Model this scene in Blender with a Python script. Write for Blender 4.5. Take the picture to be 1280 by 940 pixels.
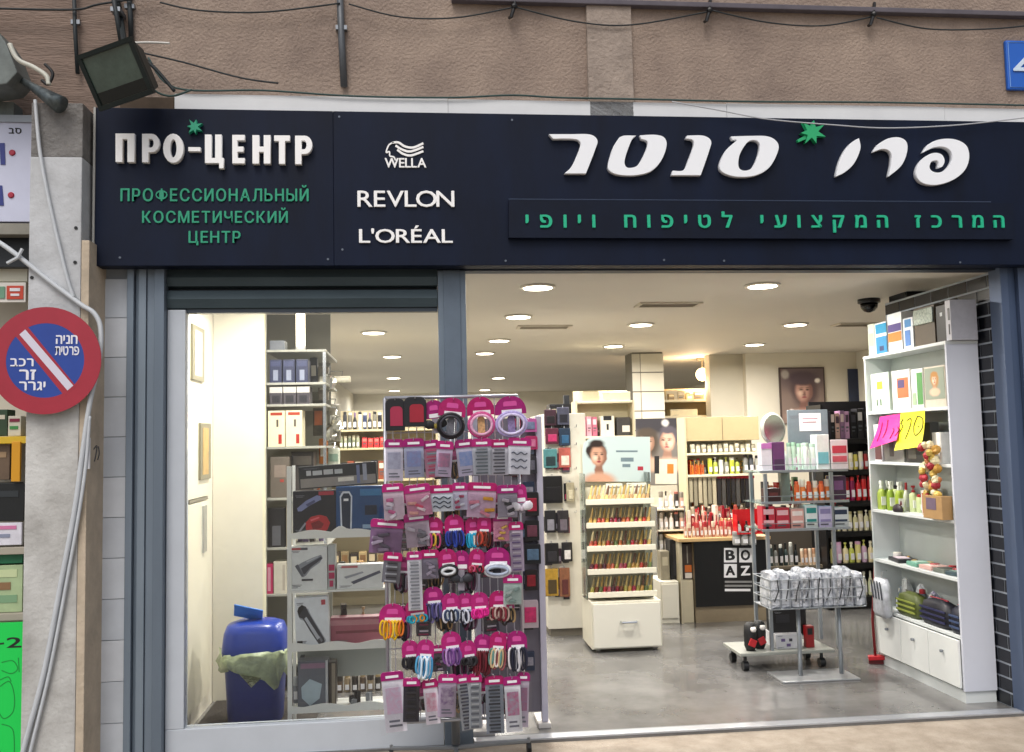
import bpy, bmesh, math, random
from mathutils import Vector, Matrix, Euler
rnd = random.Random(7)
for o in list(bpy.data.objects): bpy.data.objects.remove(o)
scene = bpy.context.scene
C = scene.collection
R = math.radians

# ------------------------------------------------------------------ camera
F, CAM = 1150.0, Vector((0, -5.031, 1.6))
YAW, PITCH, ROLL = R(5.912), R(4.123), R(-1.212)
fw = Vector((math.sin(YAW)*math.cos(PITCH), math.cos(YAW)*math.cos(PITCH), math.sin(PITCH)))
r0 = Vector((math.cos(YAW), -math.sin(YAW), 0)); u0 = r0.cross(fw)
rt = math.cos(ROLL)*r0 + math.sin(ROLL)*u0
up = -math.sin(ROLL)*r0 + math.cos(ROLL)*u0
cd = bpy.data.cameras.new('camera'); cam = bpy.data.objects.new('camera', cd); C.objects.link(cam)
cam.matrix_world = Matrix(((rt.x, up.x, -fw.x, CAM.x), (rt.y, up.y, -fw.y, CAM.y), (rt.z, up.z, -fw.z, CAM.z), (0, 0, 0, 1)))
cd.sensor_width = 36; cd.lens = F/1280*36; cd.clip_start = .05; cd.clip_end = 2000
scene.camera = cam

# ------------------------------------------------------------------ sky, sun, exposure
SUN_EL, SUN_AZ = 55, 200           # degrees; the sun stands behind the camera, high, behind thin cloud
w = bpy.data.worlds.new('World'); scene.world = w; w.use_nodes = True
nt = w.node_tree; nt.nodes.clear()
sky = nt.nodes.new('ShaderNodeTexSky'); sky.sky_type = 'NISHITA'; sky.sun_disc = False
sky.sun_elevation = R(SUN_EL); sky.sun_rotation = R(SUN_AZ); sky.dust_density = 4; sky.air_density = 1.0; sky.ozone_density = 1
hs = nt.nodes.new('ShaderNodeHueSaturation'); hs.inputs['Saturation'].default_value = .5
bg = nt.nodes.new('ShaderNodeBackground'); bg.inputs['Strength'].default_value = .14
wo = nt.nodes.new('ShaderNodeOutputWorld')
nt.links.new(sky.outputs[0], hs.inputs['Color']); nt.links.new(hs.outputs[0], bg.inputs['Color']); nt.links.new(bg.outputs[0], wo.inputs['Surface'])
sd = bpy.data.lights.new('sun', 'SUN'); sd.energy = 1.0; sd.angle = R(25); sd.color = (1, .96, .9)
so = bpy.data.objects.new('sun', sd); C.objects.link(so)
sdir = Vector((math.sin(R(SUN_AZ))*math.cos(R(SUN_EL)), math.cos(R(SUN_AZ))*math.cos(R(SUN_EL)), math.sin(R(SUN_EL))))
so.rotation_euler = (-sdir).to_track_quat('-Z', 'Y').to_euler(); so.location = (0, -8, 12)
LAMP_W = 44.0
scene.render.engine = 'CYCLES'
scene.view_settings.view_transform = 'Standard'; scene.view_settings.look = 'None'
scene.view_settings.gamma = 1; scene.view_settings.use_curve_mapping = False
scene.view_settings.exposure = 0.0
scene.cycles.max_bounces = 8; scene.cycles.transparent_max_bounces = 16

# ------------------------------------------------------------------ pixel -> point on a plane of the place
def ray(u, v): return rt*((u-640)/F) - up*((v-470)/F) + fw
def PY(u, v, Y): d = ray(u, v); return CAM + d*((Y-CAM.y)/d.y)
def PX(u, v, X): d = ray(u, v); return CAM + d*((X-CAM.x)/d.x)
def PZ(u, v, Z): d = ray(u, v); return CAM + d*((Z-CAM.z)/d.z)
def rect(u0, u1, v0, v1, Y):       # x0, x1, z0 (bottom), z1 (top)
    um, vm = (u0+u1)/2, (v0+v1)/2
    return PY(u0, vm, Y).x, PY(u1, vm, Y).x, PY(um, v1, Y).z, PY(um, v0, Y).z

# ------------------------------------------------------------------ materials
def lin(h):
    if isinstance(h, str):
        h = h.lstrip('#'); c = [int(h[i:i+2], 16)/255 for i in (0, 2, 4)]
    else: c = list(h)
    return tuple(((x+.055)/1.055)**2.4 if x > .04045 else x/12.92 for x in c) + (1,)
_m = {}
def mat(col, rough=.5, metal=0, var=.0, scale=6, bump=0, bscale=80, emit=0, alpha=1, coat=0, spec=.5, key=None, stretch=(1, 1, 1), col2=None):
    k = (col, rough, metal, var, scale, bump, bscale, emit, alpha, coat, spec, stretch, col2)
    if k in _m: return _m[k]
    m = bpy.data.materials.new('surface'); m.use_nodes = True
    n = m.node_tree; b = n.nodes['Principled BSDF']; L = n.links
    c = lin(col)
    b.inputs['Roughness'].default_value = rough; b.inputs['Metallic'].default_value = metal
    b.inputs['Specular IOR Level'].default_value = spec
    b.inputs['Coat Weight'].default_value = coat
    tc = n.nodes.new('ShaderNodeTexCoord'); mp = n.nodes.new('ShaderNodeMapping'); mp.inputs['Scale'].default_value = stretch
    geo = n.nodes.new('ShaderNodeNewGeometry'); L.new(geo.outputs['Position'], mp.inputs['Vector'])
    if var or col2:
        nz = n.nodes.new('ShaderNodeTexNoise'); nz.inputs['Scale'].default_value = scale; nz.inputs['Detail'].default_value = 8; nz.inputs['Roughness'].default_value = .65
        L.new(mp.outputs[0], nz.inputs['Vector'])
        rp = n.nodes.new('ShaderNodeValToRGB'); rp.color_ramp.elements[0].position = .32; rp.color_ramp.elements[1].position = .68
        lo = lin(col2) if col2 else tuple(x*(1-var) for x in c[:3])+(1,)
        hi = c if col2 else tuple(min(1, x*(1+var*.6)) for x in c[:3])+(1,)
        rp.color_ramp.elements[0].color = lo; rp.color_ramp.elements[1].color = hi
        L.new(nz.outputs[0], rp.inputs[0]); L.new(rp.outputs[0], b.inputs['Base Color'])
    else: b.inputs['Base Color'].default_value = c
    if bump:
        nb = n.nodes.new('ShaderNodeTexNoise'); nb.inputs['Scale'].default_value = bscale; nb.inputs['Detail'].default_value = 6
        L.new(mp.outputs[0], nb.inputs['Vector'])
        bp = n.nodes.new('ShaderNodeBump'); bp.inputs['Strength'].default_value = bump; bp.inputs['Distance'].default_value = .01
        L.new(nb.outputs[0], bp.inputs['Height']); L.new(bp.outputs[0], b.inputs['Normal'])
    if emit: b.inputs['Emission Color'].default_value = c; b.inputs['Emission Strength'].default_value = emit
    if alpha < 1: b.inputs['Alpha'].default_value = alpha
    _m[k] = m; return m
def clear(tint='#ffffff', refl=1.0, haze=0.0, rough=.02):
    k = ('clear', tint, refl, haze, rough)
    if k in _m: return _m[k]
    m = bpy.data.materials.new('clear'); m.use_nodes = True; n = m.node_tree; n.nodes.clear(); L = n.links
    o = n.nodes.new('ShaderNodeOutputMaterial'); t = n.nodes.new('ShaderNodeBsdfTransparent'); t.inputs[0].default_value = lin(tint)
    g = n.nodes.new('ShaderNodeBsdfGlossy'); g.inputs['Roughness'].default_value = rough
    fr = n.nodes.new('ShaderNodeFresnel'); fr.inputs['IOR'].default_value = 1.45
    mu = n.nodes.new('ShaderNodeMath'); mu.operation = 'MULTIPLY'; mu.inputs[1].default_value = refl; L.new(fr.outputs[0], mu.inputs[0])
    mx = n.nodes.new('ShaderNodeMixShader'); L.new(mu.outputs[0], mx.inputs[0]); L.new(t.outputs[0], mx.inputs[1]); L.new(g.outputs[0], mx.inputs[2])
    last = mx
    if haze:
        d = n.nodes.new('ShaderNodeBsdfDiffuse'); d.inputs[0].default_value = lin(tint)
        m2 = n.nodes.new('ShaderNodeMixShader'); m2.inputs[0].default_value = haze; L.new(mx.outputs[0], m2.inputs[1]); L.new(d.outputs[0], m2.inputs[2]); last = m2
    L.new(last.outputs[0], o.inputs[0]); _m[k] = m; return m
GLASS = clear('#fcfdfd', 1.1); FILM = clear('#ffffff', .8, .0, .1); ACRYL = clear('#eef6f4', 1.2, .05, .05)
WHITE = mat('#dcdcd8', .45, var=.05, scale=3)
MAG = mat('#c21a78', .4, var=.12, scale=30); BLACK = mat('#0e0f12', .45); CHROME = mat('#c4c8cc', .25, 1)
GREYM = mat('#8d9298', .4, .7); PAPER = mat('#e6e6ea', .55); INK = mat('#17171b', .6)

# ------------------------------------------------------------------ mesh builder
def origin(o):
    v = Vector((0, 0, 0))
    while o is not None: v += o.location; o = o.parent
    return v
class MB:
    def __init__(s): s.v = []; s.f = []
    def add(s, vs, fs): k = len(s.v); s.v += [Vector(p) for p in vs]; s.f += [[i+k for i in f] for f in fs]; return s
    def box(s, x0, x1, y0, y1, z0, z1, M=None):
        vs = [Vector((x, y, z)) for z in (z0, z1) for y in (y0, y1) for x in (x0, x1)]
        if M: vs = [M @ v for v in vs]
        return s.add(vs, [(0, 2, 3, 1), (4, 5, 7, 6), (0, 1, 5, 4), (2, 6, 7, 3), (0, 4, 6, 2), (1, 3, 7, 5)])
    def obox(s, c, size, rot=(0, 0, 0)):
        M = Matrix.Translation(c) @ Euler(rot).to_matrix().to_4x4(); a, b, d = size[0]/2, size[1]/2, size[2]/2
        return s.box(-a, a, -b, b, -d, d, M)
    def tube(s, pts, r, n=8, closed=False, cap=True):
        pts = [Vector(p) for p in pts]; N = len(pts); rr = r if isinstance(r, (list, tuple)) else [r]*N
        k = len(s.v); ref = None
        for i, p in enumerate(pts):
            a = pts[(i-1) % N] if (closed or i > 0) else p; b = pts[(i+1) % N] if (closed or i < N-1) else p
            t = (b-a).normalized() if (b-a).length > 1e-9 else Vector((0, 0, 1))
            if ref is None: ref = Vector((1, 0, 0)) if abs(t.x) < .8 else Vector((0, 0, 1))
            e1 = (ref - t*ref.dot(t)).normalized(); e2 = t.cross(e1); ref = e1
            for j in range(n):
                an = 2*math.pi*j/n; s.v.append(p + (e1*math.cos(an)+e2*math.sin(an))*rr[i])
        for i in range(N if closed else N-1):
            for j in range(n):
                a = k+i*n; b = k+((i+1) % N)*n; s.f.append([a+j, a+(j+1) % n, b+(j+1) % n, b+j])
        if cap and not closed: s.f.append([k+j for j in range(n)][::-1]); s.f.append([k+(N-1)*n+j for j in range(n)])
        return s
    def lathe(s, prof, c, n=16, sx=1, sy=1, sq=2.0, wob=None):   # prof [(r, z)], superellipse exponent sq
        k = len(s.v); c = Vector(c)
        for i, (r, z) in enumerate(prof):
            for j in range(n):
                a = 2*math.pi*j/n; ca, sa = math.cos(a), math.sin(a)
                x = math.copysign(abs(ca)**(2/sq), ca); y = math.copysign(abs(sa)**(2/sq), sa)
                q = wob(i, j) if wob else (0, 0)
                s.v.append(c+Vector((x*(r+q[0])*sx, y*(r+q[0])*sy, z+q[1])))
        for i in range(len(prof)-1):
            for j in range(n):
                a = k+i*n; b = a+n; s.f.append([a+j, a+(j+1) % n, b+(j+1) % n, b+j])
        s.f.append([k+j for j in range(n)][::-1]); s.f.append([k+(len(prof)-1)*n+j for j in range(n)])
        return s
    def prism(s, poly, y0, y1):     # poly [(x, z)] counter-clockwise seen from -Y
        n = len(poly); k = len(s.v)
        s.v += [Vector((x, y0, z)) for x, z in poly]+[Vector((x, y1, z)) for x, z in poly]
        s.f.append([k+i for i in range(n)]); s.f.append([k+n+i for i in range(n)][::-1])
        for i in range(n): j = (i+1) % n; s.f.append([k+i, k+n+i, k+n+j, k+j])
        return s
    def xf(s, M): s.v = [M @ v for v in s.v]; return s
    def build(s, name, m, parent=None, smooth=False, bevel=0, label=None):
        off = origin(parent) if parent else Vector((0, 0, 0))
        me = bpy.data.meshes.new(name)
        me.from_pydata([v-off for v in s.v], [], s.f)
        if bevel:
            b = bmesh.new(); b.from_mesh(me); bmesh.ops.recalc_face_normals(b, faces=b.faces)
            bmesh.ops.bevel(b, geom=[e for e in b.edges if e.is_manifold and e.calc_face_angle(0) > .6], offset=bevel, segments=2, affect='EDGES', profile=.6, clamp_overlap=True); b.to_mesh(me); b.free()
        me.update()
        if smooth: me.polygons.foreach_set('use_smooth', [True]*len(me.polygons))
        o = bpy.data.objects.new(name, me); C.objects.link(o); o.parent = parent
        me.materials.append(m)
        if label: o['label'] = label
        return o
def bx(*a): return MB().box(*a)
def tag(o, label, cat, group=None):
    o['label'] = label; o['category'] = cat
    if group: o['group'] = group
    return o
def thing(name, label, cat, loc, group=None):
    o = bpy.data.objects.new(name, None); o.empty_display_size = .05; C.objects.link(o); o.location = loc
    return tag(o, label, cat, group)
def struct(name, mb, m, parent=None):
    o = mb.build(name, m, parent)
    if parent is None: o['kind'] = 'structure'
    return o
def piece(name, me, parent, pos, m=None, scale=None, rot=None):   # a shared-mesh piece placed at a world point
    o = bpy.data.objects.new(name, me); C.objects.link(o); o.parent = parent
    o.location = Vector(pos)-(origin(parent) if parent else Vector((0, 0, 0)))
    if scale: o.scale = scale
    if rot: o.rotation_euler = rot
    if m: o.material_slots[0].link = 'OBJECT'; o.material_slots[0].material = m
    return o
def mesh_only(mb, m, smooth=False, bevel=0):
    o = mb.build('shape', m, None, smooth, bevel); me = o.data; bpy.data.objects.remove(o); return me
ORD = ['first', 'second', 'third', 'fourth', 'fifth', 'sixth', 'seventh', 'eighth', 'ninth', 'tenth', 'eleventh', 'twelfth', 'thirteenth', 'fourteenth', 'fifteenth', 'sixteenth', 'seventeenth', 'eighteenth', 'nineteenth', 'twentieth']
def cr(pts, n=6, closed=True):      # Catmull-Rom; a point with a third entry is a sharp corner
    out = []; N = len(pts)
    for i in range(N if closed else N-1):
        p1, p2 = pts[i], pts[(i+1) % N]
        p0 = pts[(i-1) % N] if (closed or i > 0) else p1
        p3 = pts[(i+2) % N] if (closed or i < N-2) else p2
        d = 3 if (len(p1) == 3 and not isinstance(p1[2], str)) else 2
        if isinstance(p1[-1], str): p0 = p1
        if isinstance(p2[-1], str): p3 = p2
        for k in range(n):
            t = k/n
            out.append(tuple(.5*((2*p1[a])+(-p0[a]+p2[a])*t+(2*p0[a]-5*p1[a]+4*p2[a]-p3[a])*t*t+(-p0[a]+3*p1[a]-3*p2[a]+p3[a])*t**3) for a in range(d)))
    if not closed: out.append(tuple(pts[-1][:3]))
    return out
def curve_mesh(loops, depth, name='shape', bevel=0):      # loops of (x, z) -> flat cut-out with thickness, facing -Y
    cu = bpy.data.curves.new(name, 'CURVE'); cu.dimensions = '2D'; cu.fill_mode = 'BOTH'; cu.extrude = depth/2; cu.bevel_depth = bevel; cu.bevel_resolution = 0
    for lp in loops:
        sp = cu.splines.new('POLY'); sp.points.add(len(lp)-1); sp.use_cyclic_u = True
        for q, p in zip(sp.points, lp): q.co = (p[0], p[1], 0, 1)
    return curve_to_mesh(cu, name)
def curve_to_mesh(cu, name):
    o = bpy.data.objects.new(name, cu); C.objects.link(o)
    dg = bpy.context.evaluated_depsgraph_get(); me = bpy.data.meshes.new_from_object(o.evaluated_get(dg))
    bpy.data.objects.remove(o); bpy.data.curves.remove(cu)
    for v in me.vertices: x, y, z = v.co; v.co = (x, -z, y)
    me.materials.clear(); return me
def shape_px(name, loops, Y, depth, m, parent, bevel=0, back=True):   # loops in pixels of the photo, cut out on plane Y
    W = [[(PY(u, v, Y).x, PY(u, v, Y).z) for u, v in lp] for lp in loops]
    cx = sum(p[0] for p in W[0])/len(W[0]); cz = sum(p[1] for p in W[0])/len(W[0])
    me = curve_mesh([[(x-cx, z-cz) for x, z in lp] for lp in W], depth, name, bevel); me.materials.append(m)
    return piece(name, me, parent, (cx, Y-depth/2-bevel, cz))
_g = {}
def glyph(ch, depth, bold):
    k = (ch, depth, bold)
    if k not in _g:
        if ch == 'Ф':
            E_ = lambda a0, a1, rx, rz, cx: [(cx+rx*math.cos(math.radians(a0+(a1-a0)*i/12)), .365+rz*math.sin(math.radians(a0+(a1-a0)*i/12))) for i in range(13)]
            lp = [E_(-82, 82, .4, .27, .4)+[(.455, .73), (.345, .73)]+E_(98, 262, .4, .27, .4)+[(.345, 0), (.455, 0)], E_(-70, 70, .26, .17, .46), E_(110, 250, .26, .17, .34)]
            _g[k] = (curve_mesh(lp, depth, 'letter'), .8, 0, .73); return _g[k]
        cu = bpy.data.curves.new('glyph', 'FONT'); cu.body = ch; cu.size = 1; cu.extrude = depth/2; cu.resolution_u = 3
        me = curve_to_mesh(cu, 'letter')
        if bold and len(me.vertices):      # heavier strokes: copies nudged sideways, each a hair behind the last
            V = [v.co.copy() for v in me.vertices]; Fc = [list(p.vertices) for p in me.polygons]; vs, fs = [], []
            for k, (dx, dz) in enumerate(((0, 0), (bold, 0), (-bold, 0), (0, bold*.6), (0, -bold*.6), (bold*.7, bold*.42), (-bold*.7, -bold*.42), (bold*.7, -bold*.42), (-bold*.7, bold*.42))):
                b0 = len(vs); vs += [(v.x+dx, v.y+k*.025, v.z+dz) for v in V]; fs += [[i+b0 for i in f] for f in Fc]
            me = bpy.data.meshes.new('letter'); me.from_pydata(vs, [], fs); me.update()
        if len(me.vertices):
            xs = [v.co.x for v in me.vertices]; zs = [v.co.z for v in me.vertices]
            x0 = min(xs)
            for v in me.vertices: v.co.x -= x0
            _g[k] = (me, max(xs)-x0, min(zs), max(zs))
        else: _g[k] = (None, .3, 0, 0)
    return _g[k]
def write(s, u0, u1, vt, vb, Y, m, parent, depth=.004, ref='H', gap=.12, bold=.02, name='letter', rtl=False, slant=0):
    if rtl: s = s[::-1]
    a = PY(u0, vb, Y); b = PY(u1, vb, Y); top = PY((u0+u1)/2, vt, Y).z; bot = (a.z+b.z)/2
    _, _, rb, rtp = glyph(ref, 1, bold)
    gs = [glyph(c, 1, bold) if c != ' ' else (None, .3, 0, 0) for c in s]
    tot = sum(g[1] for g in gs)+gap*(len(s)-1)
    sx = (b.x-a.x)/tot; sz = (top-bot)/(rtp-rb); x = a.x
    for g in gs:
        if g[0]:
            t = (x-a.x)/(b.x-a.x); o = piece(name, g[0], parent, (x, Y-depth/2, a.z+(b.z-a.z)*t-rb*sz), None, (sx, depth, sz))
            if not len(g[0].materials): g[0].materials.append(m)
            o.material_slots[0].link = 'OBJECT'; o.material_slots[0].material = m
        x += (g[1]+gap)*sx
def cable(name, pts, r, m, label, cat='cable', group=None, n=5):
    P = cr([tuple(p) for p in pts], 8, False)
    return tag(MB().tube(P, r, n).build(name, m, None, True), label, cat, group)
# ================================================================== SETTING
XT = 3.42                                    # face of the tiled return wall
CZ = 2.66                                    # shop ceiling height
XL, XR, YB = -1.32, 5.6, 14.3                # shop interior
pave = mat('#a3988a', .85, var=.1, scale=7, bump=.6, bscale=90, col2='#85796b')
struct('pavement', bx(-200, 200, -200, .0, -.3, -.012), pave)
floor_m = mat('#6c6b6a', .24, var=.5, scale=1.6, bump=.03, bscale=5, spec=.5, coat=.15)
struct('shop_floor', bx(-2.9, XR+.2, .0, YB+.2, -.3, 0), floor_m)
ceil_m = mat('#cfc9be', .75, var=.03, scale=1)
struct('shop_ceiling', bx(XL-.2, XR+.2, .12, YB+.2, CZ, CZ+.12), ceil_m)
wall_m = mat('#dcd8cb', .7, var=.04, scale=2)
struct('shop_wall_left', bx(XL-.12, XL, .15, YB, 0, CZ), mat('#e8e2d2', .55, var=.03, scale=2))
struct('shop_wall_right', bx(XR, XR+.15, .12, YB, 0, CZ), wall_m)
struct('shop_wall_back', bx(XL-.12, XR+.15, YB, YB+.15, 0, CZ), wall_m)
# portrait wall at the back right
a = PY(936, 560, 6.2)
struct('shop_wall_partition', bx(a.x, XR, 6.2, 6.35, 0, CZ), mat('#dfd8c8', .7, var=.04, scale=2))
b0 = PY(930, 560, 6.05)
struct('shop_wall_nib', bx(b0.x-.32, a.x-.002, 6.3, 6.5, 0, CZ), mat('#c9c2b0', .7, var=.04, scale=2))

# ------------------------------------------------------------------ building above the shop
XW0, XW1 = -9, 9
ren_l = mat('#8a776b', .9, var=.25, scale=4, bump=.9, bscale=45, stretch=(.5, 1, 3))
ren = mat('#a69486', .9, var=.1, scale=2.2, bump=1.1, bscale=60, col2='#85756b')
pil_m = mat('#a3958a', .9, var=.22, scale=8, bump=1.0, bscale=50)
xs = [PY(u, 60, 0).x for u in (165, 430, 733, 789)]
bw = thing('building_wall', 'rough beige rendered wall above the dark shop sign', 'wall', (1, .1, 2.6))
bx(XW0, xs[0], 0.012, .3, 2.58, 7.2).build('render_panel', ren_l, bw, label='browner ridged render at the left')
bx(xs[0], xs[1], .0, .3, 2.58, 7.2).build('render_panel', ren, bw)
bx(xs[1], xs[2], .0, .3, 2.58, 7.2).build('render_panel', ren, bw)
bx(xs[2], xs[3], -.03, .3, 2.58, 7.2).build('render_pilaster', pil_m, bw, bevel=.006, label='rougher grey render strip')
bx(xs[3], XW1, .0, .3, 2.58, 7.2).build('render_panel', ren, bw)
zt = PY(1000, 12, -.05).z
bx(xs[1]+.6, XW1, -.05, -.001, zt, zt+.03).build('ledge', mat('#5f5a62', .8, var=.2), bw, bevel=.005)
# the wall goes on at both sides of the shop front
bx(PY(1300, 600, 0).x+.12, XW1, .02, .3, -.02, 2.578).build('wall_pier', mat('#4a5262', .7, var=.2), bw)
bx(XW0, -3.2, .02, .3, -.02, 2.578).build('wall_pier', ren_l, bw)
# roof slab keeps the sky out of the shop
bx(XW0, XW1, .31, YB+1.5, 3.2, 3.4).build('slab', mat('#777570', .9), bw)
bx(XW0, XL-1.6, .31, 2, -.02, 3.19).build('side_wall', ren_l, bw)

# metal lintel, seen just under the sign
lin_m = mat('#2a3444', .5, .2, var=.2)
tag(bx(PY(212, 340, 0).x, PY(1300, 340, 0).x+.1, .03, .115, 2.5565, 2.579).build('door_lintel', lin_m), 'thin dark metal lintel along the shop opening', 'lintel')
tag(bx(XL-.2, XR, .116, .3, 2.556, CZ-.001).build('ceiling_bulkhead', ceil_m), 'pale plaster bulkhead inside above the shop opening', 'bulkhead')

# ------------------------------------------------------------------ sign
YS = -.13
navy = mat('#05122a', .55, var=.35, scale=5, spec=.22, stretch=(1, 1, .25), bump=.05, bscale=20)
zT = (PY(218, 136, YS).z+PY(1280, 152, YS).z)/2; zB = (PY(118, 330, YS).z+PY(1280, 333, YS).z)/2
x0 = PY(119, 240, YS).x; xa = PY(417, 240, YS).x; xb = PY(632, 240, YS).x; x1 = PY(1280, 240, YS).x+.35
sg = thing('shop_sign', 'long navy shop sign with raised white and green lettering', 'sign', (1, YS, zB))
bx(x0, xa-.0005, YS, -.032, zB, zT).build('sign_panel', navy, sg, bevel=.003)
bx(xa+.0005, x1, YS, -.032, zB, zT).build('sign_panel', navy, sg, bevel=.003)
bx(x0-.012, x0-.001, YS-.004, -.034, zB, zT).build('edge_trim', mat('#a8a8a4', .5, .3), sg)
YP = YS-.035
p = [PY(636, 250, YP), PY(1267, 254, YP), PY(1267, 299, YP), PY(636, 297, YP)]
MB().prism([(p[3].x, p[3].z), (p[2].x, p[2].z), (p[1].x, p[1].z), (p[0].x, p[0].z)], YP, YS-.001).build('text_panel', mat('#061126', .55, var=.3, scale=5, spec=.22), sg)
p = [PY(636, 249, YP), PY(1240, 252.5, YP)]
MB().tube([p[0]+Vector((0, .01, .003)), p[1]+Vector((0, .01, .003))], .003, 5).build('panel_edge', mat('#4c5a73', .4, .4), sg)
LW = mat('#fbfbfb', .45); LG = mat('#1f9a76', .45); LG2 = mat('#17b388', .45)
def block(polys, u0, u1, vt, vb):        # heavy condensed letters on a 10 x 14 grid
    shape_px('letter', [[(u0+(u1-u0)*x/10, vb-(vb-vt)*y/14+(u0-148)*.012) for x, y in lp] for lp in polys], YS, .03, LW, sg, .001)
def arcp(cx, cy, rx, ry, a0, a1, n=10): return [(cx+rx*math.cos(math.radians(a0+(a1-a0)*i/n)), cy+ry*math.sin(math.radians(a0+(a1-a0)*i/n))) for i in range(n+1)]
B_P = [[(0, 0), (3.6, 0), (3.6, 11.4), (6.4, 11.4), (6.4, 0), (10, 0), (10, 14), (0, 14)]]
B_R = [[(0, 0), (3.6, 0), (3.6, 5), (5.6, 5)]+arcp(5.6, 9.5, 4.4, 4.5, -90, 90)+[(0, 14)], [(3.6, 7.2), (3.6, 11.7), (5.2, 11.7)]+arcp(5.2, 9.45, 1.6, 2.25, 90, -90)]
B_O = [arcp(5, 7, 5, 7.2, 0, 342, 19), arcp(5, 7, 1.7, 4.6, 0, 342, 19)]
B_C = [[(0, 0), (8, 0), (8, -2.6), (10.4, -2.6), (10.4, 2.4), (9.2, 2.4), (9.2, 14), (5.8, 14), (5.8, 2.4), (3.4, 2.4), (3.4, 14), (0, 14)]]
B_E = [[(0, 0), (10, 0), (10, 2.5), (4, 2.5), (4, 5.8), (9, 5.8), (9, 8.2), (4, 8.2), (4, 11.5), (10, 11.5), (10, 14), (0, 14)]]
B_H = [[(0, 0), (3.6, 0), (3.6, 5.8), (6.4, 5.8), (6.4, 0), (10, 0), (10, 14), (6.4, 14), (6.4, 8.3), (3.6, 8.3), (3.6, 14), (0, 14)]]
B_T = [[(3.1, 0), (6.9, 0), (6.9, 11.4), (10, 11.4), (10, 14), (0, 14), (0, 11.4), (3.1, 11.4)]]
for lt, ua, ub_ in ((B_P, 147, 170), (B_R, 180, 201), (B_O, 206, 231), (B_C, 258, 280), (B_E, 292, 307), (B_H, 317, 339), (B_T, 344, 363), (B_R, 370, 391)): block(lt, ua, ub_, 169.5, 204.5)
bx(*[PY(237, 185, YS).x, PY(252, 185, YS).x], YS-.028, YS, PY(245, 191, YS).z, PY(245, 186, YS).z).build('letter', LW, sg)
write('ПРОФЕССИОНАЛЬНЫЙ', 151, 386, 236, 252, YS, LG, sg, .008, 'П', .17, .022)
write('КОСМЕТИЧЕСКИЙ', 178, 360, 264, 279, YS, LG, sg, .008, 'Н', .17, .022)
write('ЦЕНТР', 236, 301, 289, 304, YS, LG, sg, .008, 'Н', .15, .022)
# brand marks
write('WELLA', 481, 533, 198, 210, YS, LW, sg, .008, 'W', .03, .02)
def ribbon(pts, w):
    P = cr(pts, 6, False); L_, R_ = [], []
    for i, p in enumerate(P):
        a = P[max(0, i-1)]; b = P[min(len(P)-1, i+1)]; dx, dy = b[0]-a[0], b[1]-a[1]; l = math.hypot(dx, dy) or 1
        L_.append((p[0]-dy/l*w/2, p[1]+dx/l*w/2)); R_.append((p[0]+dy/l*w/2, p[1]-dx/l*w/2))
    return L_+R_[::-1]
Z2 = lambda pts: [(420+x/2.848, y/2.848) for x, y in pts]
for pts in ([(200, 509), (222, 508), (245, 522), (275, 526), (311, 511)], [(212, 519), (235, 533), (265, 540), (311, 524)], [(218, 534), (240, 549), (268, 554), (311, 539)]):
    shape_px('logo_wave', [ribbon(Z2(pts), 2.6)], YS, .006, LW, sg)
shape_px('logo_head', [ribbon(Z2([(205, 507), (188, 518), (179, 543), (190, 541), (192, 556), (206, 560), (212, 572)]), 1.8)], YS, .006, LW, sg)
write('REV', 447, 505, 239, 259, YS, LW, sg, .012, 'R', .05, .008)
write('LON', 506, 568, 239, 259, YS, LW, sg, .012, 'L', -.02, .008)
write("L'ORÉAL", 449, 566, 287, 304, YS, LW, sg, .012, 'L', .04, .012)
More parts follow.
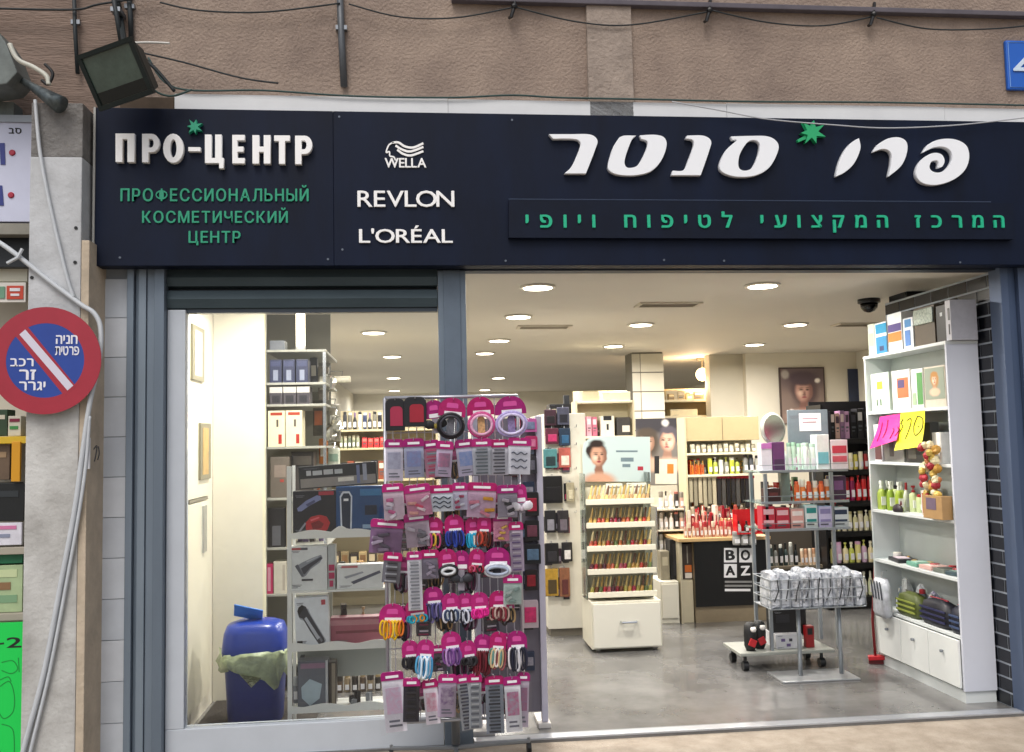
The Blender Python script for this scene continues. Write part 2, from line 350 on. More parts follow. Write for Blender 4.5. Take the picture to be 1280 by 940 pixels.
# big Hebrew letters, drawn as cut-outs
Z3 = lambda pts: [((840+p[0]/2.848, p[1]/2.848)+tuple(p[2:])) for p in pts]
ZA = lambda pts: [((420+p[0]/2.848, p[1]/2.848)+tuple(p[2:])) for p in pts]
big = [
 [ZA([(757, 485, 'c'), (830, 485), (900, 486), (926, 506), (918, 540), (886, 623, 'c'), (812, 623, 'c'), (838, 595), (866, 530), (862, 507), (835, 500), (770, 500, 'c')])],
 [ZA([(1004, 497, 'c'), (1022, 490), (1062, 490, 'c'), (1046, 508), (1024, 570), (1026, 598), (1046, 604), (1072, 592), (1100, 540), (1104, 510), (1082, 500, 'c'), (1078, 489, 'c'), (1130, 487), (1162, 496), (1171, 524), (1154, 574), (1120, 612), (1070, 628), (1008, 628), (970, 613), (967, 585), (984, 530)])],
 [Z3([(48, 490, 'c'), (105, 490), (132, 508), (126, 542), (96, 629, 'c'), (-6, 629, 'c'), (-2, 614, 'c'), (36, 612), (54, 575), (72, 525), (68, 504), (44, 499, 'c')])],
 [Z3([(204, 493, 'c'), (270, 491), (335, 493), (368, 515), (368, 548), (338, 602), (288, 630), (222, 634), (174, 618), (164, 590), (188, 540), (224, 506), (208, 503, 'c')]),
  Z3([(262, 512), (290, 505), (306, 522), (298, 566), (278, 604), (250, 614), (230, 600), (234, 556)])],
 [Z3([(656, 499, 'c'), (661, 535), (640, 585), (608, 617), (576, 633, 'c'), (586, 588), (606, 544), (632, 513)])],
 [Z3([(708, 546, 'c'), (726, 520), (760, 500), (798, 496), (824, 512), (826, 548), (806, 595), (762, 633, 'c'), (771, 590), (772, 556), (760, 540), (738, 536)])],
 [Z3([(884, 548, 'c'), (908, 517), (950, 502), (1000, 504), (1037, 526), (1046, 568), (1030, 612), (988, 646), (930, 663), (882, 656), (860, 630), (866, 594), (892, 564), (922, 551), (948, 556), (959, 577), (951, 598), (937, 601, 'c'), (939, 584), (930, 576), (912, 582), (906, 602), (918, 617), (942, 620), (968, 606), (986, 578), (984, 548), (962, 530), (930, 528), (905, 537)])],
]
for lp in big:
    shape_px('letter', [cr(l, 7) for l in lp], YS, .03, mat('#f4f7fc', .4), sg, .001)
def leaf_star(cu, cv, r, n, rot, tail=True):
    pts = []
    for i in range(n*2):
        a = rot+math.pi*i/n; q = r*(1 if i % 2 == 0 else .48)*(1.12 if i % 4 == 0 else .95)
        pts.append((cu+q*math.cos(a), cv+q*math.sin(a)))
    return pts
shape_px('leaf_mark', [leaf_star(1013, 167, 15.5, 7, .35)], YS, .03, mat('#22a86c', .45), sg)
shape_px('leaf_mark', [leaf_star(244.5, 160.5, 9.5, 7, .5)], YS, .03, LG, sg)
shape_px('leaf_stalk', [[(1006, 170), (995, 176), (996, 179), (1009, 174)]], YS, .02, mat('#22a86c', .45), sg)
write('המרכז המקצועי לטיפוח ויופי', 657, 1255, 269, 285, YP, LG2, sg, .008, 'ה', .52, .026, rtl=True)

# white metal strip behind the top of the sign
zs0 = [PY(218, 137, -.03).z, PY(1280, 152, -.03).z]; zs1 = [PY(218, 119, -.03).z, PY(1280, 134, -.03).z]
z_lo, z_hi = sum(zs0)/2-.05, sum(zs1)/2
st = thing('metal_flashing', 'white sheet metal strip along the top of the sign', 'trim', (1, -.02, z_lo))
fm = mat('#e2e4e6', .5, var=.06, scale=4)
cuts = [PY(u, 130, -.03).x for u in (218, 560, 908, 1180)]+[x1]
for i in range(4): bx(cuts[i]+.001, cuts[i+1]-.001, -.031+.001*(i % 2), -.0305 + .029, z_lo, z_hi-.003*(i % 2)).build('strip_length', fm, st)
bx(PY(150, 130, -.03).x, cuts[0]-.004, -.028, -.001, z_lo, z_hi-.02).build('shadow_end', mat('#57493c', .9, var=.3, scale=8), st)  # brown shadow left of the white strip, built as a dark coloured piece

# ------------------------------------------------------------------ pillar, tiles, rails
YPIL = -.24
px0 = PY(31, 600, YPIL).x; px1 = PY(108, 600, YPIL).x
pl = thing('pillar', 'worn white painted pillar between two shops', 'pillar', ((px0+px1)/2, 0, -.012))
plas = mat('#cfcfcc', .85, var=.1, scale=3.4, bump=.5, bscale=40, col2='#a09e9a')
zc = PY(70, 480, YPIL).z; zp = PY(70, 196, YPIL).z
white_p = mat('#ced1d5', .8, scale=4, bump=.4, bscale=40, col2='#aeb0b2')
bx(px0, px1-.04, YPIL, .3, -.012, zc).build('lower_shaft', plas, pl, bevel=.006, label='dirty grey lower shaft')
bx(px0, px1-.04, YPIL, .3, zc, zp).build('upper_shaft', white_p, pl, bevel=.006)
bx(px0, px1-.04, YPIL+.004, .0, zp, PY(70, 128, YPIL).z).build('bare_top', mat('#817f7d', .95, var=.3, scale=9, bump=1.2, bscale=40), pl, bevel=.006, label='bare grey concrete top')
bx(px1-.039, px1, YPIL+.003, .3, -.012, PY(108, 300, YPIL).z).build('edge_strip', mat('#c2b39e', .85, var=.22, scale=6, bump=.5, bscale=40), pl, bevel=.004, label='tan edge facing the shop')
# screw holes
for u, v in ((95, 285), (94, 328), (40, 347)):
    q = PY(u, v, YPIL); MB().tube([q+Vector((0, -.004, 0)), q+Vector((0, .004, 0))], .009, 8).build('screw', BLACK, pl)
q = rect(112, 127, 547, 586, YPIL-.012)
np_ = thing('small_plate', 'small white plate with a black mark on the pillar edge', 'plate', (q[0], YPIL-.012, q[2]))
bx(q[0], px1+.003, YPIL-.012, YPIL-.001+.004, q[2], q[3]).build('plate', PAPER, np_, bevel=.002)
shape_px('mark', [ribbon([(117, 562), (121, 557), (120, 568), (118, 577)], 1.6)], YPIL-.012, .001, INK, np_)
shape_px('mark', [ribbon([(123, 558), (124, 567), (122, 575)], 1.6)], YPIL-.012, .001, INK, np_)

tp = thing('tiled_pilaster', 'narrow pilaster of pale blue grey tiles beside the blue shutter rail', 'pilaster', (PY(143, 900, 0).x, .05, -.012))
tx0, tx1 = PY(124, 640, 0).x-.03, PY(158, 640, 0).x
bx(tx0, tx1, .02, .3, -.012, 2.578).build('mortar_bed', mat('#9aa2ab', .9), tp)
tm = mesh_only(bx(tx0+.002, tx1-.002, .006, .019, .0015, .2085), mat('#b4bdc9', .4, var=.08, scale=5), bevel=.002)
for i in range(12):
    o = piece('tile', tm, tp, (0, 0, -.01+i*.2103), mat(['#d4dae2', '#ccd3dc', '#d9dee5', '#cfd5dd'][i*7 % 4], .4, var=.08, scale=5))
def rail(name, label, us, ys, col):
    t = thing(name, label, 'shutter rail', (PY(us[0], 700, 0).x, .0, -.012))
    for i in range(len(us)-1):
        m = mat(col[i % len(col)], .45, .35, var=.1, scale=3, stretch=(1, 1, .3))
        bx(PY(us[i], 640, 0).x+.0008, PY(us[i+1], 640, 0).x-.0008, ys[i], .1, -.012, 2.5785).build('channel', m, t, bevel=.003)
    return t
bl = ['#7d8a98', '#6f7c8a', '#85929f']
rail('shutter_rail', 'blue grey metal shutter rail left of the display window', [158, 167, 172, 182, 193, 206], [-.03, .0, -.018, -.005, -.035], bl)
rail('shutter_rail', 'dark blue metal shutter rail at the right edge of the photo', [1266, 1276, 1286, 1310], [-.012, .0, -.03], ['#52617c', '#485874'])
for u, v in ((150, 322), (410, 324), (428, 312), (632, 326), (830, 325), (905, 326), (1200, 328), (424, 146), (640, 150), (1170, 158)):
    q = PY(u, v, YS); MB().tube([(q.x, YS-.003, q.z), (q.x, YS, q.z)], .006, 8).build('fixing_screw', mat('#6c7480', .4, .6), sg)
bx_ = bx(PY(1310, 640, 0).x, PY(1310, 640, 0).x+.6, -.04, .1, -.012, 2.5785)
tag(bx_.build('door_jamb', mat('#46546e', .5, .2, var=.15)), 'blue metal jamb past the right shutter rail', 'jamb')
po = thing('shop_post', 'blue grey metal post between display window and doorway', 'post', (.2, .05, -.012))
mx0, mx1 = PY(549, 470, .0).x, PY(584, 470, .0).x
bx(mx0, mx1, .0, .1, -.012, 2.554).build('post_body', mat('#6e7b88', .45, .35, var=.15, scale=4), po, bevel=.004)
bx(mx0+.03, mx1-.03, -.008, .0005, .3, 2.554).build('post_groove', mat('#64717f', .45, .35, var=.15, scale=4), po, bevel=.003)
# rolled shutter over the window
sh = thing('roller_shutter', 'dark rolled up shutter over the left display window', 'shutter', (-.6, .04, 2.33))
sx0 = PY(209, 360, .02).x; zz = [PY(380, v, .02).z for v in (387, 360, 334)]
sm = mat('#46555c', .5, .4, var=.2, scale=5, stretch=(.3, 1, 1))
for i in range(2):
    za, zb_ = zz[i], zz[i+1]
    MB().prism([], 0, 0) if False else MB().add([(x, y, z) for x in (sx0, mx0-.002) for y, z in ((.06, za+.004), (.02, za+.012), (.008, (za+zb_)/2), (.02, zb_-.012), (.06, zb_-.004))], [[0, 1, 2, 3, 4], [9, 8, 7, 6, 5]]+[[i_, i_+5, i_+6, i_+1] for i_ in range(4)]+[[4, 9, 5, 0]]).build('slat', sm, sh)
bx(sx0, mx0-.002, .062, .1, zz[0]+.02, 2.554).build('backing', mat('#12161c', .7), sh)
# threshold
th = thing('door_threshold', 'silver metal threshold strip across the open doorway', 'threshold', (1.8, .04, 0))
bx(mx1+.003, XT-.012, .003, .075, -.0, .012).build('strip', mat('#b9bcc2', .35, .6, var=.12, scale=4), th, bevel=.003)
bx(mx1+.003, XT-.012, .076, .1, -.0, .007).build('inner_lip', mat('#8d9096', .4, .6), th)

# ------------------------------------------------------------------ display window
YW = .04
wf = thing('display_window', 'large display window with a white aluminium frame', 'window', (-.5, YW, -.01))
alu = mat('#c3cad3', .45, .15, var=.05, scale=4)
wx0 = PY(209, 650, YW).x; wx1 = PY(232, 650, YW).x; wz1 = PY(350, 904, YW).z; wzt = zz[0]
bx(wx0, mx0-.003, YW-.02, YW+.06, -.012, wz1).build('bottom_rail', alu, wf, bevel=.004)
bx(wx0, wx1, YW-.02, YW+.06, wz1+.001, wzt+.003).build('side_rail', alu, wf, bevel=.004)
bx(wx1+.001, mx0-.003, YW+.0, YW+.05, wzt-.012, wzt+.015).build('top_rail', mat('#4a525b', .4, .4), wf)
bx(wx1+.002, mx0-.004, YW+.02, YW+.026, wz1+.002, wzt-.013).build('pane', GLASS, wf)
ub = PY(330, 600, YW+.024)

# ------------------------------------------------------------------ black tiled return wall at the right
tw = thing('tiled_wall', 'black brick shaped tiles with white joints behind the white cabinet', 'wall', (XT+.05, .7, 0))
bx(XT-.001, XT+.16, .03, 1.34, 0, 2.555).build('mortar', mat('#a4acb6', .8), tw)
bt = [mat('#0d1017', .25, var=.2), mat('#13161e', .3, var=.2), mat('#0a0c12', .22, var=.2)]
tm_ = mesh_only(bx(0, .011, .0, .194, 0, .071), bt[0], bevel=.0015)
for r_ in range(31):
    zz_ = .004+r_*.0822; off = 0 if r_ % 2 else -.1
    for c_ in range(8):
        y = .033+off+c_*.2015
        if y < .03: 
            continue
        if y > 1.2: continue
        piece('tile', tm_, tw, (XT-.005, y, zz_), bt[(r_*3+c_) % 3])
    if r_ % 2 == 0: piece('tile', tm_, tw, (XT-.005, .033, zz_), bt[r_ % 3], (1, .48, 1))
bx(XT-.008, XT+.05, .012, .029, 0.0, 2.555).build('edge_trim', mat('#aeb4bc', .4, .4), tw)
# black tiled pillar further back
q = PZ(1133, 364, CZ); qr = PY(1166, 380, q.y); ql = PX(1113, 371, q.x)
tq = thing('tiled_pillar', 'black tiled pillar under the ceiling behind the cabinet boxes', 'pillar', ((q.x+qr.x)/2, q.y+.2, 0))
yb_ = max(ql.y, q.y+.25)
bx(q.x+.008, qr.x, q.y+.008, yb_, 0, CZ-.001).build('mortar', mat('#b9bcc0', .8), tq)
nz_ = int((CZ-.02)/.165)
fmesh = mesh_only(bx(.0, qr.x-q.x, 0, .011, 0, .158), bt[0], bevel=.0015); smesh = mesh_only(bx(0, .011, .013, yb_-q.y, 0, .158), bt[0], bevel=.0015)
for i in range(nz_):
    piece('tile', fmesh, tq, (q.x, q.y-.004, CZ-.16-i*.165), bt[i % 3]); piece('tile', smesh, tq, (q.x-.004, q.y, CZ-.16-i*.165), bt[(i+1) % 3])
# pale column in the middle of the shop
YC = 5.9
cx0, cx1 = PY(791, 480, YC).x, PY(830, 480, YC).x
cl = thing('tiled_column', 'pale tiled column below the ceiling in the middle of the shop', 'column', ((cx0+cx1)/2, YC+.2, 0))
bx(cx0+.006, cx1-.006, YC+.006, YC+.4, 0, CZ-.001).build('mortar', mat('#6e6a60', .8), cl)
hgt = .235; n_ = 11
f1 = mesh_only(bx(.105, cx1-cx0, 0, .02, 0, hgt-.014), wall_m, bevel=.002); f2 = mesh_only(bx(0, .096, 0, .02, 0, hgt-.014), wall_m, bevel=.002)
for i in range(n_):
    piece('tile', f1, cl, (cx0, YC, CZ-.004-(i+1)*hgt), mat('#cfc9b8', .5)); piece('tile', f2, cl, (cx0, YC, CZ-.004-(i+1)*hgt), mat('#c2bcae', .5))
# ================================================================== STREET DETAILS
# round parking sign on the pillar
YR = YPIL-.05
c0 = PY(56.5, 450.5, YR); rad = (PY(127, 450, YR).x-PY(-14, 450, YR).x)/2
ps = thing('parking_sign', 'round red and blue private parking sign with a white diagonal bar', 'sign', (c0.x, YPIL-.02, c0.z-rad))
def disc(r, y0, y1, n=56, ri=0):
    if ri: 
        m = MB(); k = []
        for i in range(n):
            a = 2*math.pi*i/n; ca, sa = math.cos(a), math.sin(a)
            m.v += [Vector((c0.x+R_*ca, y, c0.z+R_*sa)) for R_, y in ((r, y0), (ri, y0), (r, y1), (ri, y1))]
        for i in range(n):
            a = 4*i; b = 4*((i+1) % n); m.f += [[a, a+1, b+1, b], [a+2, b+2, b+3, a+3], [a, b, b+2, a+2], [a+1, a+3, b+3, b+1]]
        return m
    return MB().prism([(c0.x+r*math.cos(2*math.pi*i/n), c0.z+r*math.sin(2*math.pi*i/n)) for i in range(n)], y0, y1)
red_s = mat('#a52a3c', .4, var=.08, scale=6)
disc(rad, YR, YR+.004, ri=rad*.695).build('red_ring', red_s, ps)
disc(rad*.694, YR+.0005, YR+.004).build('blue_disc', mat('#24459b', .4, var=.1, scale=5), ps)
disc(rad*.99, YR+.0045, YR+.007).build('back_plate', GREYM, ps)
def bar_px(a, b, wpx, Y): 
    dx, dy = b[0]-a[0], b[1]-a[1]; l = math.hypot(dx, dy); nx, ny = -dy/l*wpx/2, dx/l*wpx/2
    return [(a[0]+nx, a[1]+ny), (b[0]+nx, b[1]+ny), (b[0]-nx, b[1]-ny), (a[0]-nx, a[1]-ny)]
shape_px('red_bar', [bar_px((26, 413), (88, 489), 19, YR)], YR+.0004, .001, red_s, ps)
shape_px('white_bar', [bar_px((28, 415), (88, 485), 9.5, YR)], YR-.0005, .001, mat('#d6d3e2', .45), ps)
SW = mat('#e9e9f2', .5)
write('חניה', 70, 97, 419, 430, YR, SW, ps, .002, 'ה', .08, .025, rtl=True)
write('פרטית', 69, 99, 433, 444, YR, SW, ps, .002, 'ה', .08, .025, rtl=True)
write('רכב', 13, 42, 448, 458, YR, SW, ps, .002, 'ר', .08, .025, rtl=True)
write('זר', 24, 45, 462, 475, YR, SW, ps, .002, 'ר', .08, .025, rtl=True)
write('יגרר', 24, 57, 477, 488, YR, SW, ps, .002, 'ר', .08, .025, rtl=True)
bx(c0.x+.02, c0.x+.07, YR+.0075, YPIL, c0.z-.03, c0.z+.03).build('bracket', GREYM, ps)

# street number plate
YN = -.03
q = rect(1259, 1310, 50, 112, YN)
nb = thing('number_plate', 'blue enamel house number plate on the wall above the sign', 'number plate', (q[0], 0, q[2]))
bx(q[0], q[1], YN+.004, .0, q[2], q[3]).build('plate', mat('#1d5fc0', .35), nb, bevel=.012)
MB().tube([(q[0]+.015, YN+.003, q[2]+.015), (q[1]-.015, YN+.003, q[2]+.015), (q[1]-.015, YN+.003, q[3]-.015), (q[0]+.015, YN+.003, q[3]-.015)], .003, 5, closed=True).build('border', mat('#79a5df', .4), nb)
write('4', 1267, 1292, 69, 98, YN, mat('#cfe0f2', .4), nb, .004, 'H', .1, .02)

# flood light
fl = thing('flood_light', 'dark green box flood light tilted down beside the shop sign', 'flood light', PY(160, 130, -.35))
FM = Matrix.Translation(PY(146, 93, -.42)) @ Euler((R(26), R(-11), R(-20)), 'XYZ').to_matrix().to_4x4()
hw, hh = .15, .13
hous = mat('#1c2625', .5, .3, var=.2)
MB().add([FM @ Vector(p) for p in ((-hw, 0, -hh), (hw, 0, -hh), (hw, 0, hh), (-hw, 0, hh), (-hw*.72, .15, -hh*.8), (hw*.72, .15, -hh*.8), (hw*.72, .15, hh*.65), (-hw*.72, .15, hh*.65))],
         [[4, 5, 6, 7], [0, 4, 7, 3], [1, 2, 6, 5], [3, 7, 6, 2], [0, 1, 5, 4], [0, 3, 2, 1]]).build('housing', hous, fl, bevel=.006)
fr_ = MB()
for a in ((-hw-.008, hw+.008, -.022, .004, hh-.014, hh+.008), (-hw-.008, hw+.008, -.022, .004, -hh-.008, -hh+.014), (-hw-.008, -hw+.014, -.021, .004, -hh+.0145, hh-.0145), (hw-.014, hw+.008, -.021, .004, -hh+.0145, hh-.0145)): fr_.box(*a, FM)
fr_.build('front_frame', hous, fl)
bx(-hw+.015, hw-.015, -.010, -.005, -hh+.015, hh-.015)
MB().box(-hw+.0145, hw-.0145, -.012, -.006, -hh+.0145, hh-.0145, FM).build('lens', mat('#4a5a52', .12, .0, var=.3, scale=9, spec=.8), fl)
MB().box(-hw+.016, hw-.016, -.0135, -.0121, -hh+.016, -hh+.075, FM).build('lens_dark_band', mat('#141a1a', .2), fl)  # darker band across the lower part of the lens
MB().box(-.02, .06, .14, .2, -.06, .05, FM).build('junction_box', hous, fl)
pA = FM @ Vector((0, .12, 0))
MB().tube([pA, PY(150, 20, -.02), PY(140, -30, -.01)], .016, 8).build('arm', mat('#20282a', .5, .4), fl)

cab = mat('#20282c', .6); cabg = mat('#2f4a48', .6)
ov = 'thin cables strung along the upper wall'
spec_c = [
 ('overhead_cable', [(-20, 10), (90, 12), (125, 5), (200, -6)], .006, cab, 'dark cable crossing the top left corner above the flood light'),
 ('overhead_cable', [(200, 3), (250, 13), (330, 15), (425, 4)], .005, cab, 'sagging grey wire between two hooks left of the drain pipe'),
 ('overhead_cable', [(436, 5), (500, 21), (570, 22), (642, 9)], .0045, cab, 'sagging wire between the drain pipe and the first black hook'),
 ('overhead_cable', [(645, 9), (720, 27), (790, 31), (888, 14)], .0045, cab, 'sagging wire crossing the rough grey render strip'),
 ('overhead_cable', [(890, 13), (960, 28), (1030, 32), (1094, 20)], .0045, cab, 'sagging wire between the two right hooks on the upper wall'),
 ('overhead_cable', [(1096, 22), (1160, 36), (1240, 36), (1300, 30)], .0045, cab, 'wire running off right towards the blue number plate'),
 ('flashing_cable', [(185, 72), (220, 110), (330, 113), (440, 120), (560, 122), (640, 119), (700, 122), (800, 124), (940, 127), (1100, 128), (1300, 132)], .0055, cabg, 'green black cable lying along the top of the white metal strip'),
 ('flood_cable', [(178, 66), (230, 78), (300, 97), (348, 104)], .005, cab, 'black cable slanting right and down from the flood light'),
 ('flood_cable', [(176, 70), (196, 88), (218, 114)], .010, cab, 'thick black cable loop right behind the flood light'),
 ('flood_cable', [(170, 72), (188, 108), (212, 120), (240, 112)], .006, cabg, 'green cable curling below the flood light onto the flashing'),
 ('white_wire', [(158, 54), (185, 53), (212, 54)], .006, mat('#d8d6d0', .5), 'short stiff white wire end pointing right from the flood light'),
 ('sign_cable', [(840, 127), (900, 138), (960, 149), (1040, 156), (1110, 160), (1200, 156), (1290, 146)], .0038, mat('#b9bcc2', .5), 'thin pale wire sagging across the top right of the navy sign'),
]
for nm, pts, r_, m, lb in spec_c:
    Yc = {'sign_cable': YS-.03, 'flood_cable': -.2, 'white_wire': -.3}.get(nm, -.045)
    cable(nm, [PY(u, v, Yc) for u, v in pts], r_, m, lb, 'cable', ov)
for i, (u, v, lb) in enumerate(((642, 12, 'black wire hook on the wall left of the grey render strip'), (886, 17, 'black wire hook on the wall right of the grey render strip'), (1091, 22, 'black wire hook nearest the blue number plate'))):
    t = thing('wire_hook', lb, 'hook', PY(u, v, -.02), 'wire hooks on the upper wall')
    MB().tube([PY(u+2, v-18, -.002), PY(u+1, v-4, -.06), PY(u-3, v+9, -.06), PY(u-5, v+10, -.02)], .010, 6).build('bracket', BLACK, t)
    MB().lathe([(.014, -.012), (.018, 0), (.014, .012)], PY(u+1, v-4, -.06), 8).build('clip', BLACK, t)
def pipe(pts, r_, m, lb, Y):
    t = thing('wall_pipe', lb, 'pipe', PY(*pts[-1], Y), 'vertical pipes on the upper wall')
    P = [PY(u, v, Y) for u, v in pts]; MB().tube(P, r_, 10).build('tube', m, t, True)
    q = P[0].lerp(P[-1], .45); bx(q.x-r_-.012, q.x+r_+.012, q.y-r_*.4, -.0005, q.z-.012, q.z+.012).build('clamp', GREYM, t)
pipe([(424, -25), (427, 50), (430, 108)], .019, mat('#5d6166', .5, .3, var=.2), 'grey metal pipe ending at the white strip, right of the flood light', -.025)
pipe([(92, -25), (94, 40), (97, 92)], .011, cab, 'thin dark pipe left of the flood light arm', -.02)
pipe([(160, -25), (163, 20), (164, 48)], .014, cab, 'short dark pipe right above the flood light', -.02)
pipe([(138, -25), (146, 20), (152, 56)], .013, cab, 'slanting dark pipe behind the flood light arm', -.1)

# old lamp at the top left corner
ol = thing('old_wall_lamp', 'old grey lamp box with a cone shade at the top left corner', 'lamp', PY(20, 140, -.3))
q = rect(-40, 24, 40, 140, -.28)
gm = mat('#6f7674', .6, .3, var=.35, scale=10)
MB().prism([(q[0], q[2]+.1), (q[1]-.05, q[2]+.14), (q[1], q[2]+.2), (q[1]-.06, q[3]-.06), (q[1]-.1, q[3]), (q[0], q[3])], -.3, -.1).build('lamp_box', gm, ol, bevel=.006)
MB().tube([PY(18, 95, -.2), PY(40, 108, -.24), PY(62, 122, -.28), PY(76, 131, -.3)], [.014, .02, .036, .046], 14, cap=True).build('cone_shade', mat('#5d6668', .4, .5, var=.5, scale=22), ol, True)
bx(q[0], q[1]-.1, -.1, .011, q[2]+.05, q[2]+.12).build('wall_arm', gm, ol)
MB().tube(cr([tuple(PY(u, v, -.36)) for u, v in ((12, 55), (22, 74), (42, 84), (58, 95), (61, 106))], 6, False), .012, 7).build('white_lead', mat('#c9c9be', .5), ol, True)
MB().tube(cr([tuple(PY(u, v, -.36)) for u, v in ((56, 80), (66, 92), (60, 105), (52, 100))], 6, False), .008, 7).build('black_lead', BLACK, ol, True)

# white cables wound round the pillar
wc = mat('#c6cbd0', .5, var=.08)
Yc = YPIL-.018
cable('white_cable', [PY(u, v, Yc) for u, v in ((-30, 285), (12, 312), (60, 350), (100, 380), (118, 392))]+[PY(126, 412, Yc+.0), PY(124, 450, Yc), PY(113, 500, Yc), PY(104, 560, Yc), PY(93, 640, Yc), PY(76, 730, Yc), (PY(55, 840, Yc)), PY(30, 935, Yc), PY(20, 985, Yc)], .0125, wc, 'thick white cable crossing the pillar and running down its front', 'cable', 'white cables on the pillar', 7)
cable('white_cable', [PY(u, v, Yc) for u, v in ((44, 125), (50, 190), (62, 255), (82, 340), (92, 372))], .009, wc, 'thin white cable hanging down the upper pillar beside the neighbour sign', 'cable', 'white cables on the pillar', 7)
cable('white_cable', [PY(u, v, Yc) for u, v in ((112, 520), (108, 575), (99, 640), (83, 730), (62, 840), (38, 940), (30, 985))], .0085, wc, 'thinner white cable beside the thick one down the lower pillar', 'cable', 'white cables on the pillar', 7)
q = PY(20, 322, Yc-.02)
MB().tube([PY(10, 328, Yc-.016), PY(24, 318, Yc-.02), PY(30, 314, Yc-.016)], .010, 6)
tag(MB().tube([PY(9, 329, Yc-.016), PY(22, 322, Yc-.022), PY(28, 311, Yc-.016)], .009, 6).build('cable_tie', wc), 'pale tie knotted on the white cable by the dark fascia', 'cable tie')

# ------------------------------------------------------------------ neighbour shop at the left edge
YNB = -.1
q = rect(-60, 41, 147, 277, YNB)
ns = thing('neighbour_sign', 'white neighbour shop sign with blue letters and red dots', 'sign', ((q[0]+q[1])/2, YNB+.02, q[2]))
bx(q[0], q[1], YNB, YNB+.09, q[2], q[3]).build('panel', mat('#c7cbe0', .45, var=.05), ns, bevel=.004)
bx(q[0], q[1], YNB-.012, YNB+.0, q[3]-.025, q[3]+.012).build('top_trim', mat('#9aa0a8', .5, .3), ns)
blu = mat('#2a357e', .45)
shape_px('letter', [[(-14, 179), (6, 179), (7, 206), (1, 206), (0, 185), (-14, 185)]], YNB, .004, blu, ns)
shape_px('letter', [[(-14, 232), (3, 232), (5, 257), (-1, 257), (-3, 238), (-14, 238)]], YNB, .004, blu, ns)
write('בס', 11, 27, 160, 167, YNB, INK, ns, .002, 'ה', .08, .03)
for u, v in ((15.5, 191), (14, 244)):
    q = PY(u, v, YNB); MB().lathe([(.016, 0), (.016, .004), (.012, .008)], (0, 0, 0), 16).xf(Matrix.Translation(q) @ Matrix.Rotation(R(90), 4, 'X')).build('red_dot', mat('#a5243c', .4), ns)
def nbox(u0, u1, v0, v1, Y, D, name, m, parent=None, bevel=.003):
    q = rect(u0, u1, v0, v1, Y); return bx(q[0], q[1], Y, Y+D, q[2], q[3]).build(name, m, parent, bevel=bevel)
tag(nbox(-60, 38, 279, 293, YNB, .08, 'fascia_trim', mat('#8d8a80', .6, .2, var=.2)), 'beige metal trim under the neighbour sign', 'trim')
tag(nbox(-60, 36, 294, 334, 0, .05, 'neighbour_fascia', mat('#1b2228', .5, var=.2)), 'dark fascia band of the neighbour shop behind the white cable', 'fascia')
nshop = thing('neighbour_shop_rack', 'white shelf rack of the neighbour shop at the left photo edge', 'rack', (-2.3, .3, -.0))
nbox(-90, 36, 335, 960, .34, .02, 'back_panel', mat('#cfcabb', .6), nshop)
nbox(-60, 34, 335, 352, .06, .03, 'header', mat('#d8d6c4', .6), nshop)
for v in (546, 685, 768): nbox(-60, 34, v, v+9, .08, .25, 'shelf', mat('#a9a294', .6) if v != 546 else mat('#d8b42e', .5), nshop)
nbox(14, 25, 552, 602, .07, .02, 'yellow_post', mat('#d89a1e', .5), nshop)
t = thing('small_sign', 'small white and red sign hanging in the neighbour shop', 'sign', PY(15, 376, .05))
nbox(-40, 32, 353, 378, .04, .01, 'card', mat('#e2ded6', .5), t); nbox(8, 29, 357, 374, .034, .005, 'red_field', mat('#c8452e', .5), t); nbox(12, 25, 360, 364, .031, .002, 'print_line', PAPER, t); nbox(13, 24, 367, 370, .031, .002, 'print_line', PAPER, t); nbox(-12, 6, 358, 373, .034, .005, 'green_field', mat('#6f9a80', .5), t)
def goods(u0, u1, v0, v1, Y, D, name, label, cat, cols):
    t = thing(name, label, cat, PY((u0+u1)/2, v1, Y), None); nbox(u0, u1, v0, v1, Y, D, 'body', mat(cols[0], .45, var=.15, scale=12), t)
    for i, c in enumerate(cols[1:]):
        a = (i+.35)/(len(cols)-.3); nbox(u0+(u1-u0)*.12, u1-(u1-u0)*(.1+.12*(i % 2)), v0+(v1-v0)*a, v0+(v1-v0)*(a+.16), Y-.003, .004, 'print', mat(c, .5), t, 0)
    return t
goods(-40, 30, 604, 652, .1, .12, 'dark_bag', 'black bag hanging in the neighbour shop beside the pillar', 'bag', ['#14181a', '#2c3236'])
goods(-40, 27, 654, 682, .09, .02, 'pink_card', 'pink and white printed card above the neighbour shelf', 'card', ['#dcdbe6', '#d07aa6', '#8a90a8'])
goods(-40, 28, 691, 705, .11, .15, 'green_box', 'dark green box lid on the neighbour shelf', 'box', ['#1d6b48'])
goods(-40, 28, 707, 766, .11, .15, 'melon_box', 'pale green printed carton on the neighbour shelf', 'carton', ['#a9bd93', '#c5d2a4', '#8a6a4a', '#7da27e'])
goods(-30, 12, 556, 600, .12, .1, 'brown_pack', 'brown pack on the neighbour shelf by the yellow post', 'pack', ['#6d5a48', '#a58a6a'])
goods(10, 26, 520, 545, .12, .1, 'colourful_pack', 'white and magenta pack on the yellow neighbour shelf', 'pack', ['#ccc8b8', '#7a1c3c', '#3c8a4a'])
goods(-20, 9, 512, 545, .12, .1, 'green_pack', 'dark green pack on the yellow neighbour shelf', 'pack', ['#2e4630', '#c9c4b0'])
gp = thing('green_poster', 'bright green handwritten poster low at the left edge', 'poster', PY(10, 960, .03))
nbox(-60, 28, 779, 965, .03, .004, 'sheet', mat('#12d254', .5), gp, 0)
write('2', 8, 27, 797, 810, .03, INK, gp, .001, 'H', .1, .02)
